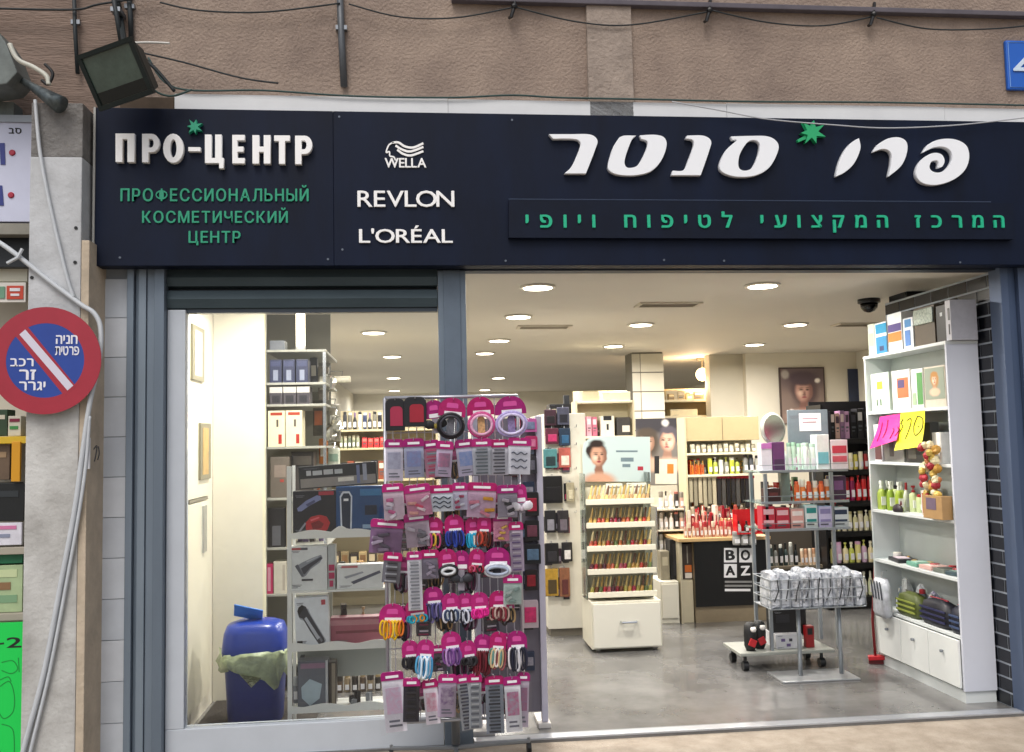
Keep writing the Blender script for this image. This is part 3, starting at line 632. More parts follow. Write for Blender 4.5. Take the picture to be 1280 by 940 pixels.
shape_px('stroke', [ribbon([(-6, 806), (5, 804)], 2)], .03, .001, INK, gp)
gk = mat('#0c8c38', .6)
for pts in ([(2, 828), (16, 826), (22, 836), (14, 842), (2, 838)], [(0, 858), (12, 852), (18, 870), (16, 890), (4, 898), (-4, 884)], [(0, 850), (10, 846), (14, 852)], [(2, 905), (16, 912), (18, 940)], [(23, 822), (24, 840)]):
    shape_px('stroke', [ribbon(pts, 1.2)], .03, .001, gk, gp)
# ================================================================== CEILING LIGHTS
WARM = (1.0, .95, .88)
em = mat('#fff4dc', .5, emit=14)
trim = mat('#d8d4c8', .4)
def downlight(u, v, lb, r_=.125, pos=None):
    p = PZ(u, v, CZ) if pos is None else Vector((pos[0], pos[1], CZ))
    if p.y > YB-.3: return
    t = thing('ceiling_downlight', lb, 'ceiling light', (p.x, p.y, CZ), 'round ceiling downlights')
    MB().lathe([(r_, -.004), (r_*.99, -.012), (r_*.8, -.014), (r_*.79, -.001), (r_*.99, -.0005)], (p.x, p.y, CZ), 28).build('trim_ring', trim, t, True)
    MB().lathe([(r_*.785, -.0145), (r_*.785, -.001)], (p.x, p.y, CZ), 28).build('diffuser', em, t)
    ld = bpy.data.lights.new('lamp', 'AREA'); ld.shape = 'DISK'; ld.size = r_*1.5; ld.energy = LAMP_W; ld.color = WARM; ld.spread = R(170)
    lo = bpy.data.objects.new('lamp', ld); C.objects.link(lo); lo.parent = t; lo.location = (0, 0, -.02)
for u, v, lb in ((672, 358, 'largest lit round downlight just right of the blue post'), (648, 395, 'second lit downlight in the row behind the blue post'), (624, 425, 'third lit downlight in the row behind the blue post'),
                 (606, 441, 'farthest lit downlight in the row just right of the blue post'), (801, 405, 'lit downlight in the middle of the ceiling, nearer of two'), (767, 432, 'lit downlight in the middle of the ceiling, farther of two'),
                 (953, 356, 'brightest lit downlight near the doorway, centre right'), (994, 405, 'lit downlight left of the dome camera'), (943, 430, 'lit downlight above the portrait poster'),
                 (467, 415, 'nearest lit downlight seen through the display window'), (490, 445, 'second lit downlight seen through the display window'), (492, 472, 'third lit downlight seen through the display window'),
                 (623, 472, 'small far downlight above the hair accessory stand'), (606, 487, 'farthest tiny downlight above the lilac hair band'), (493, 488, 'farthest tiny downlight seen through the display window')):
    downlight(u, v, lb)
downlight(*[None, None], 'downlight over the window display, hidden behind the rolled shutter', pos=(-.7, .4))
def vent(u, v, lb, wdt=.5, dpt=.22, rz=0):
    p = PZ(u, v, CZ); t = thing('ceiling_vent', lb, 'vent', (p.x, p.y, CZ-.012), 'ceiling vents')
    m = mat('#c4bcab', .6)
    for a in ((-wdt/2, wdt/2, -dpt/2, -dpt/2+.03), (-wdt/2, wdt/2, dpt/2-.03, dpt/2), (-wdt/2, -wdt/2+.03, -dpt/2+.031, dpt/2-.031), (wdt/2-.03, wdt/2, -dpt/2+.031, dpt/2-.031)):
        bx(p.x+a[0], p.x+a[1], p.y+a[2], p.y+a[3], CZ-.014, CZ-.0005).build('frame_bar', m, t)
    for i in range(4): MB().obox((p.x, p.y-dpt/2+.05+i*(dpt-.1)/3, CZ-.009), (wdt-.064, .03, .003), (R(35), 0, 0)).build('louvre', mat('#9c9484', .6), t)
vent(680, 408, 'slatted ceiling vent left, near the row of downlights'); vent(835, 380, 'slatted ceiling vent in the middle of the ceiling'); vent(1075, 405, 'slatted ceiling vent at the right by the dome camera')
p = PZ(1086, 374, CZ)
dc = thing('dome_camera', 'black dome security camera on the ceiling near the cabinet', 'camera', (p.x, p.y, CZ))
MB().lathe([(.085, 0), (.085, -.03), (.07, -.034)][::-1], (p.x, p.y, CZ-.0005), 24).build('base_ring', mat('#16171a', .4), dc, True)
MB().lathe([(.012, -.105), (.04, -.095), (.062, -.07), (.068, -.035)], (p.x, p.y, CZ), 24).build('dome', mat('#050506', .08), dc, True)
# track with a bare spot lamp
p = PZ(897, 447, CZ)
tl = thing('track_light', 'warm lit ball lamp on a short ceiling track', 'ceiling light', (p.x, p.y, CZ))
bx(p.x-.28, p.x+.28, p.y-.03, p.y+.03, CZ-.04, CZ-.0005).build('track', mat('#8d8474', .4, .3), tl)
for u, v, e, rr in ((878, 468, 9, .085), (916, 464, 1.2, .05)):
    q = PY(u, v, p.y)
    MB().tube([(q.x, p.y, CZ-.04), (q.x, p.y, q.z+rr)], .012, 8).build('stem', mat('#8d8474', .4, .3), tl)
    MB().lathe([(rr*math.sin(math.pi*i/10)+.0005, -rr*math.cos(math.pi*i/10)) for i in range(11)], q, 20).build('globe', mat('#ffdca8', .5, emit=e), tl, True)
ld = bpy.data.lights.new('lamp', 'POINT'); ld.energy = LAMP_W*.8; ld.color = (1, .75, .48); ld.shadow_soft_size = .09
lo = bpy.data.objects.new('lamp', ld); C.objects.link(lo); lo.parent = tl; q = PY(878, 482, p.y-.1); lo.location = q-tl.location
# ================================================================== GOODS: helpers
def pm(c, r_=.4): return mat(c, r_, var=.08, scale=25)
def pbox(u0, u1, v0, v1, Y, D, label, cat, col, prints=(), group=None, z=None, name='product_box', turn=0, tilt=0):
    q = list(rect(u0, u1, v0, v1, Y))
    if z is not None: q[3] = z+(q[3]-q[2]); q[2] = z
    t = thing(name, label, cat, ((q[0]+q[1])/2, Y+D/2, q[2]), group)
    w_, h_ = q[1]-q[0], q[3]-q[2]
    M = Matrix.Translation(t.location) @ Matrix.Rotation(turn, 4, 'Z') @ Matrix.Rotation(tilt, 4, 'Y')
    if tilt: M = Matrix.Translation((0, 0, abs(math.sin(tilt))*w_/2)) @ M
    MB().box(-w_/2, w_/2, -D/2, D/2, 0, h_, M).build('carton', pm(col), t, bevel=min(.003, w_*.06))
    for i, pr_ in enumerate(prints):
        a, b, c, d, co = pr_[:5]; y_ = -D/2-.0008-.0006*(i+1)
        if len(pr_) > 5: MB().prism([(-w_/2+w_*x, h_*(1-y)) for x, y in pr_[5]][::-1], y_, -D/2+.0005).xf(M).build('print', pm(co), t)
        else: MB().box(-w_/2+w_*a, -w_/2+w_*b, y_, -D/2+.0005, h_*(1-d), h_*(1-c), M).build('print', pm(co), t)
    if u1-u0 > 24:                                   # small print
        for k in range(5):
            xx = -w_*.44+w_*.02*(k % 2); zz1 = h_*(.06+.03*k) if k < 3 else h_*(.86+.03*(k-3))
            MB().box(xx, xx+w_*(.16+.05*((k*7) % 3)), -D/2-.0012, -D/2+.0005, zz1, zz1+h_*.012, M).build('small_print', pm('#6a6e76'), t)
    return t
PROF = {
 'pump': ([(.92, 0), (1, .03), (1, .6), (.9, .68), (.4, .74)], [(.42, .741), (.42, .82), (.16, .83), (.16, .92), (.5, .93), (.5, 1), (.1, 1)]),
 'spray': ([(.9, 0), (1, .03), (1, .55), (.75, .66), (.4, .72)], [(.42, .721), (.45, .8), (.3, .86), (.55, .9), (.5, 1), (.1, 1)]),
 'tube': ([(.75, 0), (.78, .02), (1, .24), (1, .7), (.98, .86)], [(.99, .861), (.99, 1), (.2, 1)]),
 'can': ([(.95, 0), (1, .02), (1, .8), (.8, .84)], [(.8, .841), (.8, .97), (.6, 1)]),
 'jar': ([(.9, 0), (1, .06), (1, .66)], [(1.04, .661), (1.04, .95), (.96, 1)]),
 'flask': ([(.8, 0), (1, .08), (1, .5), (.55, .68), (.36, .74)], [(.38, .741), (.38, .97), (.3, 1)]),
}
_bm = {}
def bottle(x, y, z, r_, h_, kind, col, cap, label, group, cat='bottle', name='bottle', parts=True, flat=1.0, mt=None):
    if kind not in _bm:
        b, c = PROF[kind]; _bm[kind] = (mesh_only(MB().lathe(b, (0, 0, 0), 12), WHITE, True), mesh_only(MB().lathe(c, (0, 0, 0), 10), WHITE, True))
    t = thing(name, label, cat, (x, y, z), group)
    piece('body', _bm[kind][0], t, (x, y, z), mt or pm(col, .3), (r_, r_*flat, h_)); piece('cap', _bm[kind][1], t, (x, y, z), pm(cap, .3), (r_, r_*flat, h_))
    if parts and r_ > .014:
        bx(x-r_*.6, x+r_*.6, y-r_*flat-.0015, y-r_*flat*.7, z+h_*.15, z+h_*.45).build('label_print', PAPER if col != '#e8e8e4' else pm('#8aa0a8'), t)
    return t
def clutter(u0, u1, v0, v1, Y, z, n, fmt, group, cols, caps, dep=.08, lo=.5):
    q = rect(u0, u1, v0, v1, Y); stp = (q[1]-q[0])/n; H_ = q[3]-q[2]
    for i in range(n):
        x = q[0]+stp*(i+.5)+rnd.uniform(-.2, .2)*stp; h_ = H_*rnd.uniform(lo, 1); y = Y+rnd.uniform(0, dep); c = rnd.choice(cols)
        if rnd.random() < .5: bottle(x, y+stp*.5, z, stp*rnd.uniform(.34, .52), h_, rnd.choice(['can', 'tube', 'pump', 'jar', 'flask', 'spray']), c, rnd.choice(caps), fmt.format(ORD[i]), group, 'product', 'product')
        else:
            w_ = stp*rnd.uniform(.6, 1.0); t = thing('product', fmt.format(ORD[i]), 'product', (x, y+.03, z), group); M = Matrix.Translation((x, y+.03, z)) @ Matrix.Rotation(rnd.uniform(-.35, .35), 4, 'Z')
            MB().box(-w_/2, w_/2, -.025, .03, 0, h_, M).build('carton', pm(c, .25), t, bevel=.002)
            MB().box(-w_*.4, w_*.4, -.0262, -.0245, h_*.55, h_*.88, M).build('print', mat(rnd.choice(caps+cols), .3, var=.5, scale=70, col2=rnd.choice(cols)), t); MB().box(-w_*.36, w_*.2, -.0262, -.0245, h_*.2, h_*.28, M).build('print', pm('#55585e'), t); MB().box(-w_*.36, w_*.34, -.0262, -.0245, h_*.34, h_*.38, M).build('print', pm('#8a8c90'), t)
def brow(u0, u1, v0, v1, Y, n, kinds, cols, caps, fmt, group, z, flat=1.0, cat='bottle', jit=.1, fill=.42, mt=None):
    q = rect(u0, u1, v0, v1, Y); stp = (q[1]-q[0])/n
    for i in range(n):
        hh_ = (q[3]-q[2])*(1-jit*rnd.random()); bottle(q[0]+stp*(i+.5), Y+stp*.1*(i % 2), z, stp*fill, hh_, kinds[i % len(kinds)], cols[i % len(cols)], caps[i % len(caps)], fmt.format(ORD[i]), group, cat, flat=flat, mt=mt)
def xrow(u0, u1, v0, v1, Y, D, n, cols, pr, fmt, group, z, cat='box', jit=.12, name='product_box', gap=.06):
    for i in range(n):
        s_ = (u1-u0)/n; dv = (v1-v0)*jit*rnd.random(); c = cols[i % len(cols)]
        pbox(u0+s_*(i+gap), u0+s_*(i+1-gap), v0+dv, v1, Y, D, fmt.format(ORD[i]), cat, c, [(.15, .85, .12, .4, pr[i % len(pr)]), (.2, .8, .55, .62, '#555a60'), (.2, .65, .7, .74, '#555a60')], group, z, name)
def soft_print(base, spots, rough=.4, side=False):        # a printed picture: soft blots of colour in the board's own coordinates
    m = bpy.data.materials.new('print'); m.use_nodes = True; n = m.node_tree; L = n.links; b = n.nodes['Principled BSDF']; b.inputs['Roughness'].default_value = rough
    tc = n.nodes.new('ShaderNodeTexCoord'); mp = n.nodes.new('ShaderNodeMapping'); mp.inputs['Scale'].default_value = (1, 0, 1)
    if side:
        se = n.nodes.new('ShaderNodeSeparateXYZ'); co = n.nodes.new('ShaderNodeCombineXYZ'); iv = n.nodes.new('ShaderNodeMath'); iv.operation = 'SUBTRACT'; iv.inputs[0].default_value = 1
        L.new(tc.outputs['Generated'], se.inputs[0]); L.new(se.outputs['Y'], iv.inputs[1]); L.new(iv.outputs[0], co.inputs['X']); L.new(se.outputs['Z'], co.inputs['Z']); L.new(co.outputs[0], mp.inputs[0])
    else: L.new(tc.outputs['Generated'], mp.inputs[0])
    nz = n.nodes.new('ShaderNodeTexNoise'); nz.inputs['Scale'].default_value = 9; L.new(mp.outputs[0], nz.inputs['Vector'])
    ad = n.nodes.new('ShaderNodeMixRGB'); ad.blend_type = 'ADD'; ad.inputs[0].default_value = .035; L.new(mp.outputs[0], ad.inputs[1]); L.new(nz.outputs['Color'], ad.inputs[2])
    last = None
    for cx, cz, rx, rz, soft, col in spots:
        s_ = n.nodes.new('ShaderNodeVectorMath'); s_.operation = 'SUBTRACT'; s_.inputs[1].default_value = (cx+.017, 0.017, cz+.017); L.new(ad.outputs[0], s_.inputs[0])
        d_ = n.nodes.new('ShaderNodeVectorMath'); d_.operation = 'MULTIPLY'; d_.inputs[1].default_value = (1/rx, 0, 1/rz); L.new(s_.outputs[0], d_.inputs[0])
        l_ = n.nodes.new('ShaderNodeVectorMath'); l_.operation = 'LENGTH'; L.new(d_.outputs[0], l_.inputs[0])
        r_ = n.nodes.new('ShaderNodeMapRange'); r_.interpolation_type = 'SMOOTHSTEP'; r_.inputs['From Min'].default_value = 1+soft; r_.inputs['From Max'].default_value = 1-soft; L.new(l_.outputs['Value'], r_.inputs['Value'])
        x_ = n.nodes.new('ShaderNodeMixRGB'); L.new(r_.outputs[0], x_.inputs[0]); x_.inputs[2].default_value = lin(col)
        if last is None: x_.inputs[1].default_value = lin(base)
        else: L.new(last.outputs[0], x_.inputs[1])
        last = x_
    L.new(last.outputs[0], b.inputs['Base Color']); return m
def face_spots(u, v, s, B, skin, shade, hair, lips, side=1, fringe=True):     # B = u0, u1, v0, v1 of the board
    W, H = B[1]-B[0], B[3]-B[2]
    def S(du, dv, a, b, soft, c): return ((u+du*s-B[0])/W, (B[3]-(v+dv*s))/H, a*s/W, b*s/H, soft, c)
    back = [S(0, -.3, 1.15, 1.15, .3, hair), S(.15*side, .2, 1.05, 1.3, .4, hair)] if fringe else [S(-.2*side, -.4, .95, .85, .2, hair), S(-.85*side, -.5, .35, .35, .3, hair)]
    return back+[ S(0, 1.5, .42, .9, .25, shade), S(0, 2.3, 1.5, .75, .35, skin), S(.05, 0, .74, 1.0, .12, shade), S(-.14*side, -.02, .6, .9, .3, skin), S(0 if fringe else -.15*side, -1.0 if fringe else -1.12, .95 if fringe else .7, .5 if fringe else .36, .35, hair),
            S(-.3+.06*side, -.12, .16, .08, .8, '#4c3a32'), S(.3+.04*side, -.12, .14, .08, .8, '#4c3a32'), S(-.3+.06*side, -.3, .22, .04, .8, '#7a6252'), S(.3+.04*side, -.3, .19, .04, .8, '#7a6252'), S(.06*side, .25, .1, .2, .9, shade), S(0, .32, .14, .06, .8, shade), S(.03*side, .54, .2, .09, .6, lips), S(-.35*side, .2, .2, .22, .9, '#e8c8b4')]
def face_print(u, v, s_, Y, parent, skin, hair, lips='#8c3a44', tilt=0):        # a plain printed face
    def el(cu, cv, a, b, n=20, a0=0, a1=2*math.pi): return [(cu+a*math.cos(a0+(a1-a0)*i/n), cv+b*math.sin(a0+(a1-a0)*i/n)) for i in range(n)]
    H_ = pm(hair, .5); S_ = pm(skin, .5)
    k = [0]
    def put(nm, lp, m): k[0] += 1; shape_px(nm, [lp], Y-.0006*k[0], .0006, m, parent)
    put('hair_print', el(u, v-s_*.12, s_*.95, s_*1.1), H_)
    put('neck_print', [(u-s_*.3, v+s_*.5), (u+s_*.35, v+s_*.5), (u+s_*.6, v+s_*1.5), (u-s_*.6, v+s_*1.5)], S_)
    put('face_print', cr([(u-s_*.6, v-s_*.2), (u-s_*.45, v-s_*.75), (u, v-s_*.9), (u+s_*.5, v-s_*.7), (u+s_*.62, v-s_*.15), (u+s_*.45, v+s_*.5), (u+s_*.05, v+s_*.95), (u-s_*.4, v+s_*.55)], 4), S_)
    for d in (-.3, .3):
        put('eye_print', el(u+d*s_, v-s_*.08, s_*.17, s_*.07, 10), pm('#2b2422')); put('brow_print', [(u+(d-.2)*s_, v-s_*.26), (u+(d+.2)*s_, v-s_*.28), (u+(d+.2)*s_, v-s_*.2), (u+(d-.2)*s_, v-s_*.2)], pm('#3b2b24'))
    put('nose_print', [(u-s_*.04, v), (u+s_*.06, v), (u+s_*.12, v+s_*.28), (u-s_*.1, v+s_*.28)], pm('#a87a62'))
    put('lips_print', el(u, v+s_*.5, s_*.24, s_*.1, 12), pm(lips))

# ================================================================== LEFT: PARTITION, BIN
YPA = 1.1
q0, q1 = PY(265, 640, YPA).x, PY(331, 640, YPA).x
pt = thing('partition_panel', 'smooth cream partition panel behind the blue bin', 'partition', ((q0+q1)/2, YPA, 0))
bx(XL+.002, q1-.014, YPA, YPA+.05, 0, CZ-.002).build('panel', mat('#e2dece', .5, var=.03), pt)
bx(q1-.0135, q1, YPA-.004, YPA+.05, 0, CZ-.002).build('edge_strip', mat('#efe9cc', .4), pt)
# white wall cupboard on the left wall
wcb = thing('wall_cupboard', 'tall white wall cupboard door at the left inside the window', 'cupboard', (XL+.01, .6, .2))
def onwall(u0, u1, v0, v1, dx, name, m, parent, bevel=.002):
    a, b = PX(u0, (v0+v1)/2, XL+dx), PX(u1, (v0+v1)/2, XL+dx); zt_, zb_ = PX((u0+u1)/2, v0, XL+dx).z, PX((u0+u1)/2, v1, XL+dx).z
    return bx(XL+.0005, XL+dx, max(a.y, .155), b.y, zb_, zt_).build(name, m, parent, bevel=bevel)
wm = mat('#e6e1cc', .4)
onwall(235, 263, 394, 622, .02, 'upper_door', wm, wcb); onwall(235, 263, 628, 880, .02, 'lower_door', wm, wcb)
onwall(255, 259, 632, 690, .032, 'handle', CHROME, wcb); onwall(237, 260, 623, 627, .022, 'rail', mat('#8d887a', .4, .4), wcb)
for u0, u1, v0, v1, lb, c in ((241, 256, 408, 476, 'upper narrow silver framed picture on the left shop wall', '#cfcab8'), (251, 264, 529, 599, 'lower narrow framed picture with an amber print on the left shop wall', '#c4a060')):
    t = thing('framed_picture', lb, 'picture', PX(u0, v1, XL+.021)); onwall(u0, u1, v0, v1, .034, 'frame', mat('#8f8a74', .35, .5), t, .004); onwall(u0+3, u1-3, v0+6, v1-6, .036, 'picture', mat(c, .4, var=.3, scale=9), t, 0)
# dark mat on the floor
tag(bx(XL+.03, PY(330, 880, .6).x+.3, .2, YPA-.02, .0005, .012).build('floor_mat', mat('#35302c', .9, var=.3, scale=30, bump=.6, bscale=120), None, bevel=.003), 'dark floor mat under the blue bin inside the window', 'mat')
# blue waste bin
YBN = .62; bc = PY(320, 840, YBN); bwid = (PY(358, 840, YBN).x-PY(281, 840, YBN).x)/2; bh = PY(320, 820, YBN).z
H1 = PY(320, 820, YBN).z
bn = thing('waste_bin', 'blue plastic waste bin with a green liner bag', 'waste bin', (bc.x, YBN, 0))
blue = mat('#142f7c', .35, var=.08, scale=10)
MB().lathe([(bwid*.84, .012), (bwid*.87, .02), (bwid*.98, .36), (bwid, .4)], (bc.x, YBN, .001), 28, 1, .8, 3.4).build('body', blue, bn, True)
MB().lathe([(bwid*1.05, .401), (bwid*1.07, .42), (bwid*1.05, .45), (bwid*1.0, .52), (bwid*.9, .565), (bwid*.6, .585), (bwid*.1, .59)], (bc.x, YBN, .001), 28, 1, .8, 3.4).build('lid', mat('#1a3a98', .3, var=.1, scale=8), bn, True)
MB().obox((bc.x-.04, YBN-.02, .632), (.17, .12, .008), (R(-42), R(14), 0)).build('swing_flap', mat('#2a78cf', .35), bn, bevel=.003)
rr_ = random.Random(3)
nzv = [[(rr_.uniform(-.012, .02), rr_.uniform(-.03, .02)) for j in range(36)] for i in range(5)]
def wob(i, j): return (nzv[i][j][0] + .012*math.sin(j*1.3+i), nzv[i][j][1]*(1.6 if i == 0 else .7)-(.09*max(0, math.cos((j-30)/36*2*math.pi))**2 if i < 1 else 0))
MB().lathe([(bwid*1.02, .335), (bwid*1.06, .36), (bwid*1.09, .385), (bwid*1.1, .41), (bwid*1.075, .425)], (bc.x, YBN, .001), 36, 1, .84, 3.0, wob).build('liner_bag', mat('#dcecb8', .25, var=.2, scale=30, alpha=.55, bump=.8, bscale=30), bn, True)
# ================================================================== LEFT SHELF UNIT behind the partition
YU = 1.25
lx0, lx1 = PY(333, 560, YU).x, PY(404, 560, YU).x
lu = thing('wall_shelf_unit', 'grey shelf unit of boxes beside the cream partition', 'shelf unit', ((lx0+lx1)/2, YU+.5, 0))
sm_ = mat('#a7a79d', .45, var=.06)
bx(XL+.01, lx0-.001, YU, YU+.03, 0, CZ-.04).build('upright', sm_, lu)
bx(XL+.01, lx1-.03, YU+.9, YU+.92, 0, CZ-.04).build('back_panel', mat('#8b8a80', .6), lu)
LSZ = [PY(365, v, YU).z for v in (437, 478, 505, 558, 622, 684, 742, 830)]
for z in LSZ: bx(lx0, lx1+.02, YU, YU+.88, z-.016, z).build('shelf', sm_, lu, bevel=.002)
for z_ in (0,): bx(lx1+.0, lx1+.02, YU+.004, YU+.024, 0, LSZ[0]-.017).build('post', CHROME, lu)
q = rect(365, 384, 388, 436, YU+.05)
tlamp = thing('tube_lamp', 'lit upright tube lamp on top of the left shelf unit', 'lamp', ((q[0]+q[1])/2, YU+.1, LSZ[0]))
MB().lathe([(.03, .0), (.034, .012), (.034, .03)], ((q[0]+q[1])/2, YU+.1, LSZ[0]+.0005), 14).build('base', WHITE, tlamp); MB().lathe([(.03, .031), (.03, min(q[3]-q[2], CZ-LSZ[0]-.06))], ((q[0]+q[1])/2, YU+.1, LSZ[0]), 16).build('tube', mat('#fff2d4', .4, emit=9), tlamp, True)
g = 'boxes on the left shelf unit'
pbox(337, 356, 425, 437, YU+.02, .12, 'flat blue grey tray at the top left of the shelf unit', 'tray', '#70757e', (), g, LSZ[0])
for i in range(3): pbox(337+i*16.5, 352+i*16.5, 449, 478, YU+.02, .14, f'{ORD[i]} dark blue box from the left, top row of shelf unit', 'box', '#2b3150', [(.3, .7, .45, .9, '#8c93a8'), (.1, .9, .08, .3, '#3d4468')], g, LSZ[1])
for i in range(3): pbox(337+i*17, 353+i*17, 482, 504, YU+.02, .16, f'{ORD[i]} dark appliance box from the left under the blue boxes', 'box', '#47434a', [(.0, 1, 0, .35, '#c9c7c0'), (.2, .8, .5, .9, '#22222a')], g, LSZ[2])
for i in range(2): pbox(335+i*22, 356+i*22, 512, 557, YU+.02, .16, f'{["left", "right"][i]} tall white box with red print on the shelf unit', 'box', '#efe6c4', [(.15, .85, .05, .13, '#b0402c'), (.5, .62, .25, .45, '#5c5248'), (.62, .82, .66, .92, '#b0302a')], g, LSZ[3])
pbox(338, 362, 570, 621, YU+.02, .2, 'grey brown carton left below the white boxes', 'box', '#6a6258', [(.2, .8, .2, .5, '#8d7f74'), (.5, .7, .55, .62, '#a8433a')], g, LSZ[4])
pbox(364, 392, 565, 621, YU+.12, .2, 'dark carton right below the white boxes', 'box', '#403c39', [(.1, .9, .1, .3, '#7b746a')], g, LSZ[4])
pbox(335, 356, 634, 683, YU+.02, .12, 'black frame box with a grey picture on the shelf unit', 'box', '#18181b', [(.25, .75, .45, .95, '#5a5b60')], g, LSZ[5])
pbox(358, 364, 630, 683, YU+.02, .12, 'narrow beige box beside the black picture box', 'box', '#b3a892', [(.2, .8, .1, .3, '#7d715f')], g, LSZ[5])
pbox(332, 341, 705, 742, YU+.02, .1, 'narrow pink box low on the left shelf unit', 'box', '#c02c60', [(.3, .7, .1, .9, '#e0a0b4')], g, LSZ[6])
pbox(342, 358, 702, 742, YU+.02, .1, 'white box beside the narrow pink box', 'box', '#d8d2c0', [(.7, .9, .1, .9, '#b9b0a0')], g, LSZ[6])
pbox(345, 358, 752, 775, YU+.25, .1, 'dark red pack on the lowest shelf of the unit', 'box', '#5f2430', (), g, LSZ[7])
# hanging toys and packs on the side of the unit
g = 'small packs hanging at the end of the shelf unit'
for i, (u, v0, v1, w_, c, c2) in enumerate(((392, 447, 480, 10, '#33333a', '#c9c4b8'), (404, 458, 500, 13, '#8d8474', '#e0dcc8'), (398, 500, 545, 14, '#57534a', '#b06038'), (418, 505, 552, 15, '#9a9484', '#d8d4c4'), (404, 548, 580, 11, '#c8762c', '#efe6d0'), (417, 560, 584, 15, '#d8dcc8', '#8aa490'), (427, 470, 478, 22, '#d9d2ba', '#e8e2cc'))):
    q = rect(u-w_/2, u+w_/2, v0, v1, YU+.5-.1*i % 3*.05)
    yy = YU+.35
    q = rect(u-w_/2, u+w_/2, v0, v1, yy)
    t = thing('hanging_pack', f'{["small dark", "pale silver", "brown grey", "silver grey", "orange", "pale green", "long cream"][i]} pack hanging at the right end of the left shelf unit', 'pack', ((q[0]+q[1])/2, yy, q[2]), g)
    bx(q[0], q[1], yy, yy+.05, q[2], q[3]).build('pack', mat(c, .3, var=.35, scale=40), t, bevel=.008); bx(q[0]+.012, q[1]-.012, yy-.003, yy+.001, q[2]+(q[3]-q[2])*.3, q[2]+(q[3]-q[2])*.7).build('print', pm(c2), t)
    MB().tube([((q[0]+q[1])/2, yy+.02, q[3]-.003), ((q[0]+q[1])/2, yy+.1, q[3]+.04), (lx1, yy+.1, q[3]+.04)], .004, 5).build('hanger', CHROME, t)
for i, (u, v, rr2) in enumerate(((411, 478, 9), (420, 530, 9), (412, 540, 7))):
    q = PY(u, v, YU+.3); t = thing('silver_ornament', f'{["upper", "middle", "lower"][i]} crumpled silver foil ornament at the end of the shelf unit', 'ornament', q-Vector((0, 0, .05)), g)
    nn = [rnd.uniform(.6, 1.3) for _ in range(100)]
    MB().lathe([(.045*math.sin(math.pi*k/6)+.002, -.06*math.cos(math.pi*k/6)) for k in range(7)], q, 9, wob=lambda i_, j_: ((nn[i_*9+j_]-1)*.04, (nn[i_*9+j_+3]-1)*.02)).build('foil', mat('#b9b7ac', .25, .7), t)
    MB().tube([q+Vector((0, 0, .05)), q+Vector((0, .05, .12)), Vector((lx1, q.y+.05, q.z+.12))], .003, 5).build('hanger', CHROME, t)
# back shelf seen through the window
YK = 4.2
kx0, kx1 = PY(404, 560, YK).x, PY(545, 560, YK).x
bk = thing('back_shelf_unit', 'beige back shelf unit with bottles seen through the window', 'shelf unit', ((kx0+kx1)/2, YK+.2, 0))
bx(kx0, kx1, YK+.3, YK+.32, 0, PY(450, 512, YK).z).build('back_panel', mat('#a89e84', .6), bk)
KZ = [PY(450, v, YK).z for v in (537, 560, 600, 650, 720)]
for z in KZ: bx(kx0, kx1, YK, YK+.3, z-.02, z).build('shelf', mat('#c4b894', .5), bk, bevel=.003)
for x in (kx0-.02, kx1): bx(x, x+.02, YK, YK+.32, 0, KZ[0]+.3).build('upright', mat('#b6aa8a', .5), bk)
g = 'bottles on the back shelf unit'
brow(428, 484, 514, 537, YK+.05, 9, ['can', 'tube', 'flask'], ['#2a2c34', '#6d6a60', '#1c1d24', '#c9c4b4', '#2f3a5c'], ['#17171b', '#d0ccc0', '#6a4a80'], '{} small bottle from left, top back shelf through window', g, KZ[0])
xrow(452, 482, 546, 560, YK+.04, .12, 4, ['#b8323a', '#c03a34'], ['#d87068'], '{} small red box from left on the back shelf', 'red boxes on the back shelf', KZ[1])
brow(424, 450, 544, 560, YK+.05, 5, ['can', 'jar'], ['#7d8468', '#9aa088', '#5f6a58'], ['#c4c0a8'], '{} grey green bottle from left beside the red back boxes', g, KZ[1])
xrow(424, 482, 576, 600, YK+.04, .14, 6, ['#1f1f24', '#8d4a34', '#b9b09a', '#33302c'], ['#c8532c', '#d8d0bc'], '{} dark carton from left, third back shelf', 'cartons on the third back shelf', KZ[2])
xrow(414, 482, 625, 650, YK+.04, .14, 7, ['#6a5a48', '#a8998a', '#3a2c28', '#8a7658'], ['#d8d0bc', '#a05a3a'], '{} brown carton from left, fourth back shelf', 'cartons on the fourth back shelf', KZ[3])
xrow(414, 482, 690, 720, YK+.04, .14, 6, ['#4a4038', '#8a7a5c', '#2c2624', '#b09a70'], ['#c8b898', '#7a5a3a'], '{} tan carton from left, lowest back shelf', 'cartons on the lowest back shelf', KZ[4])
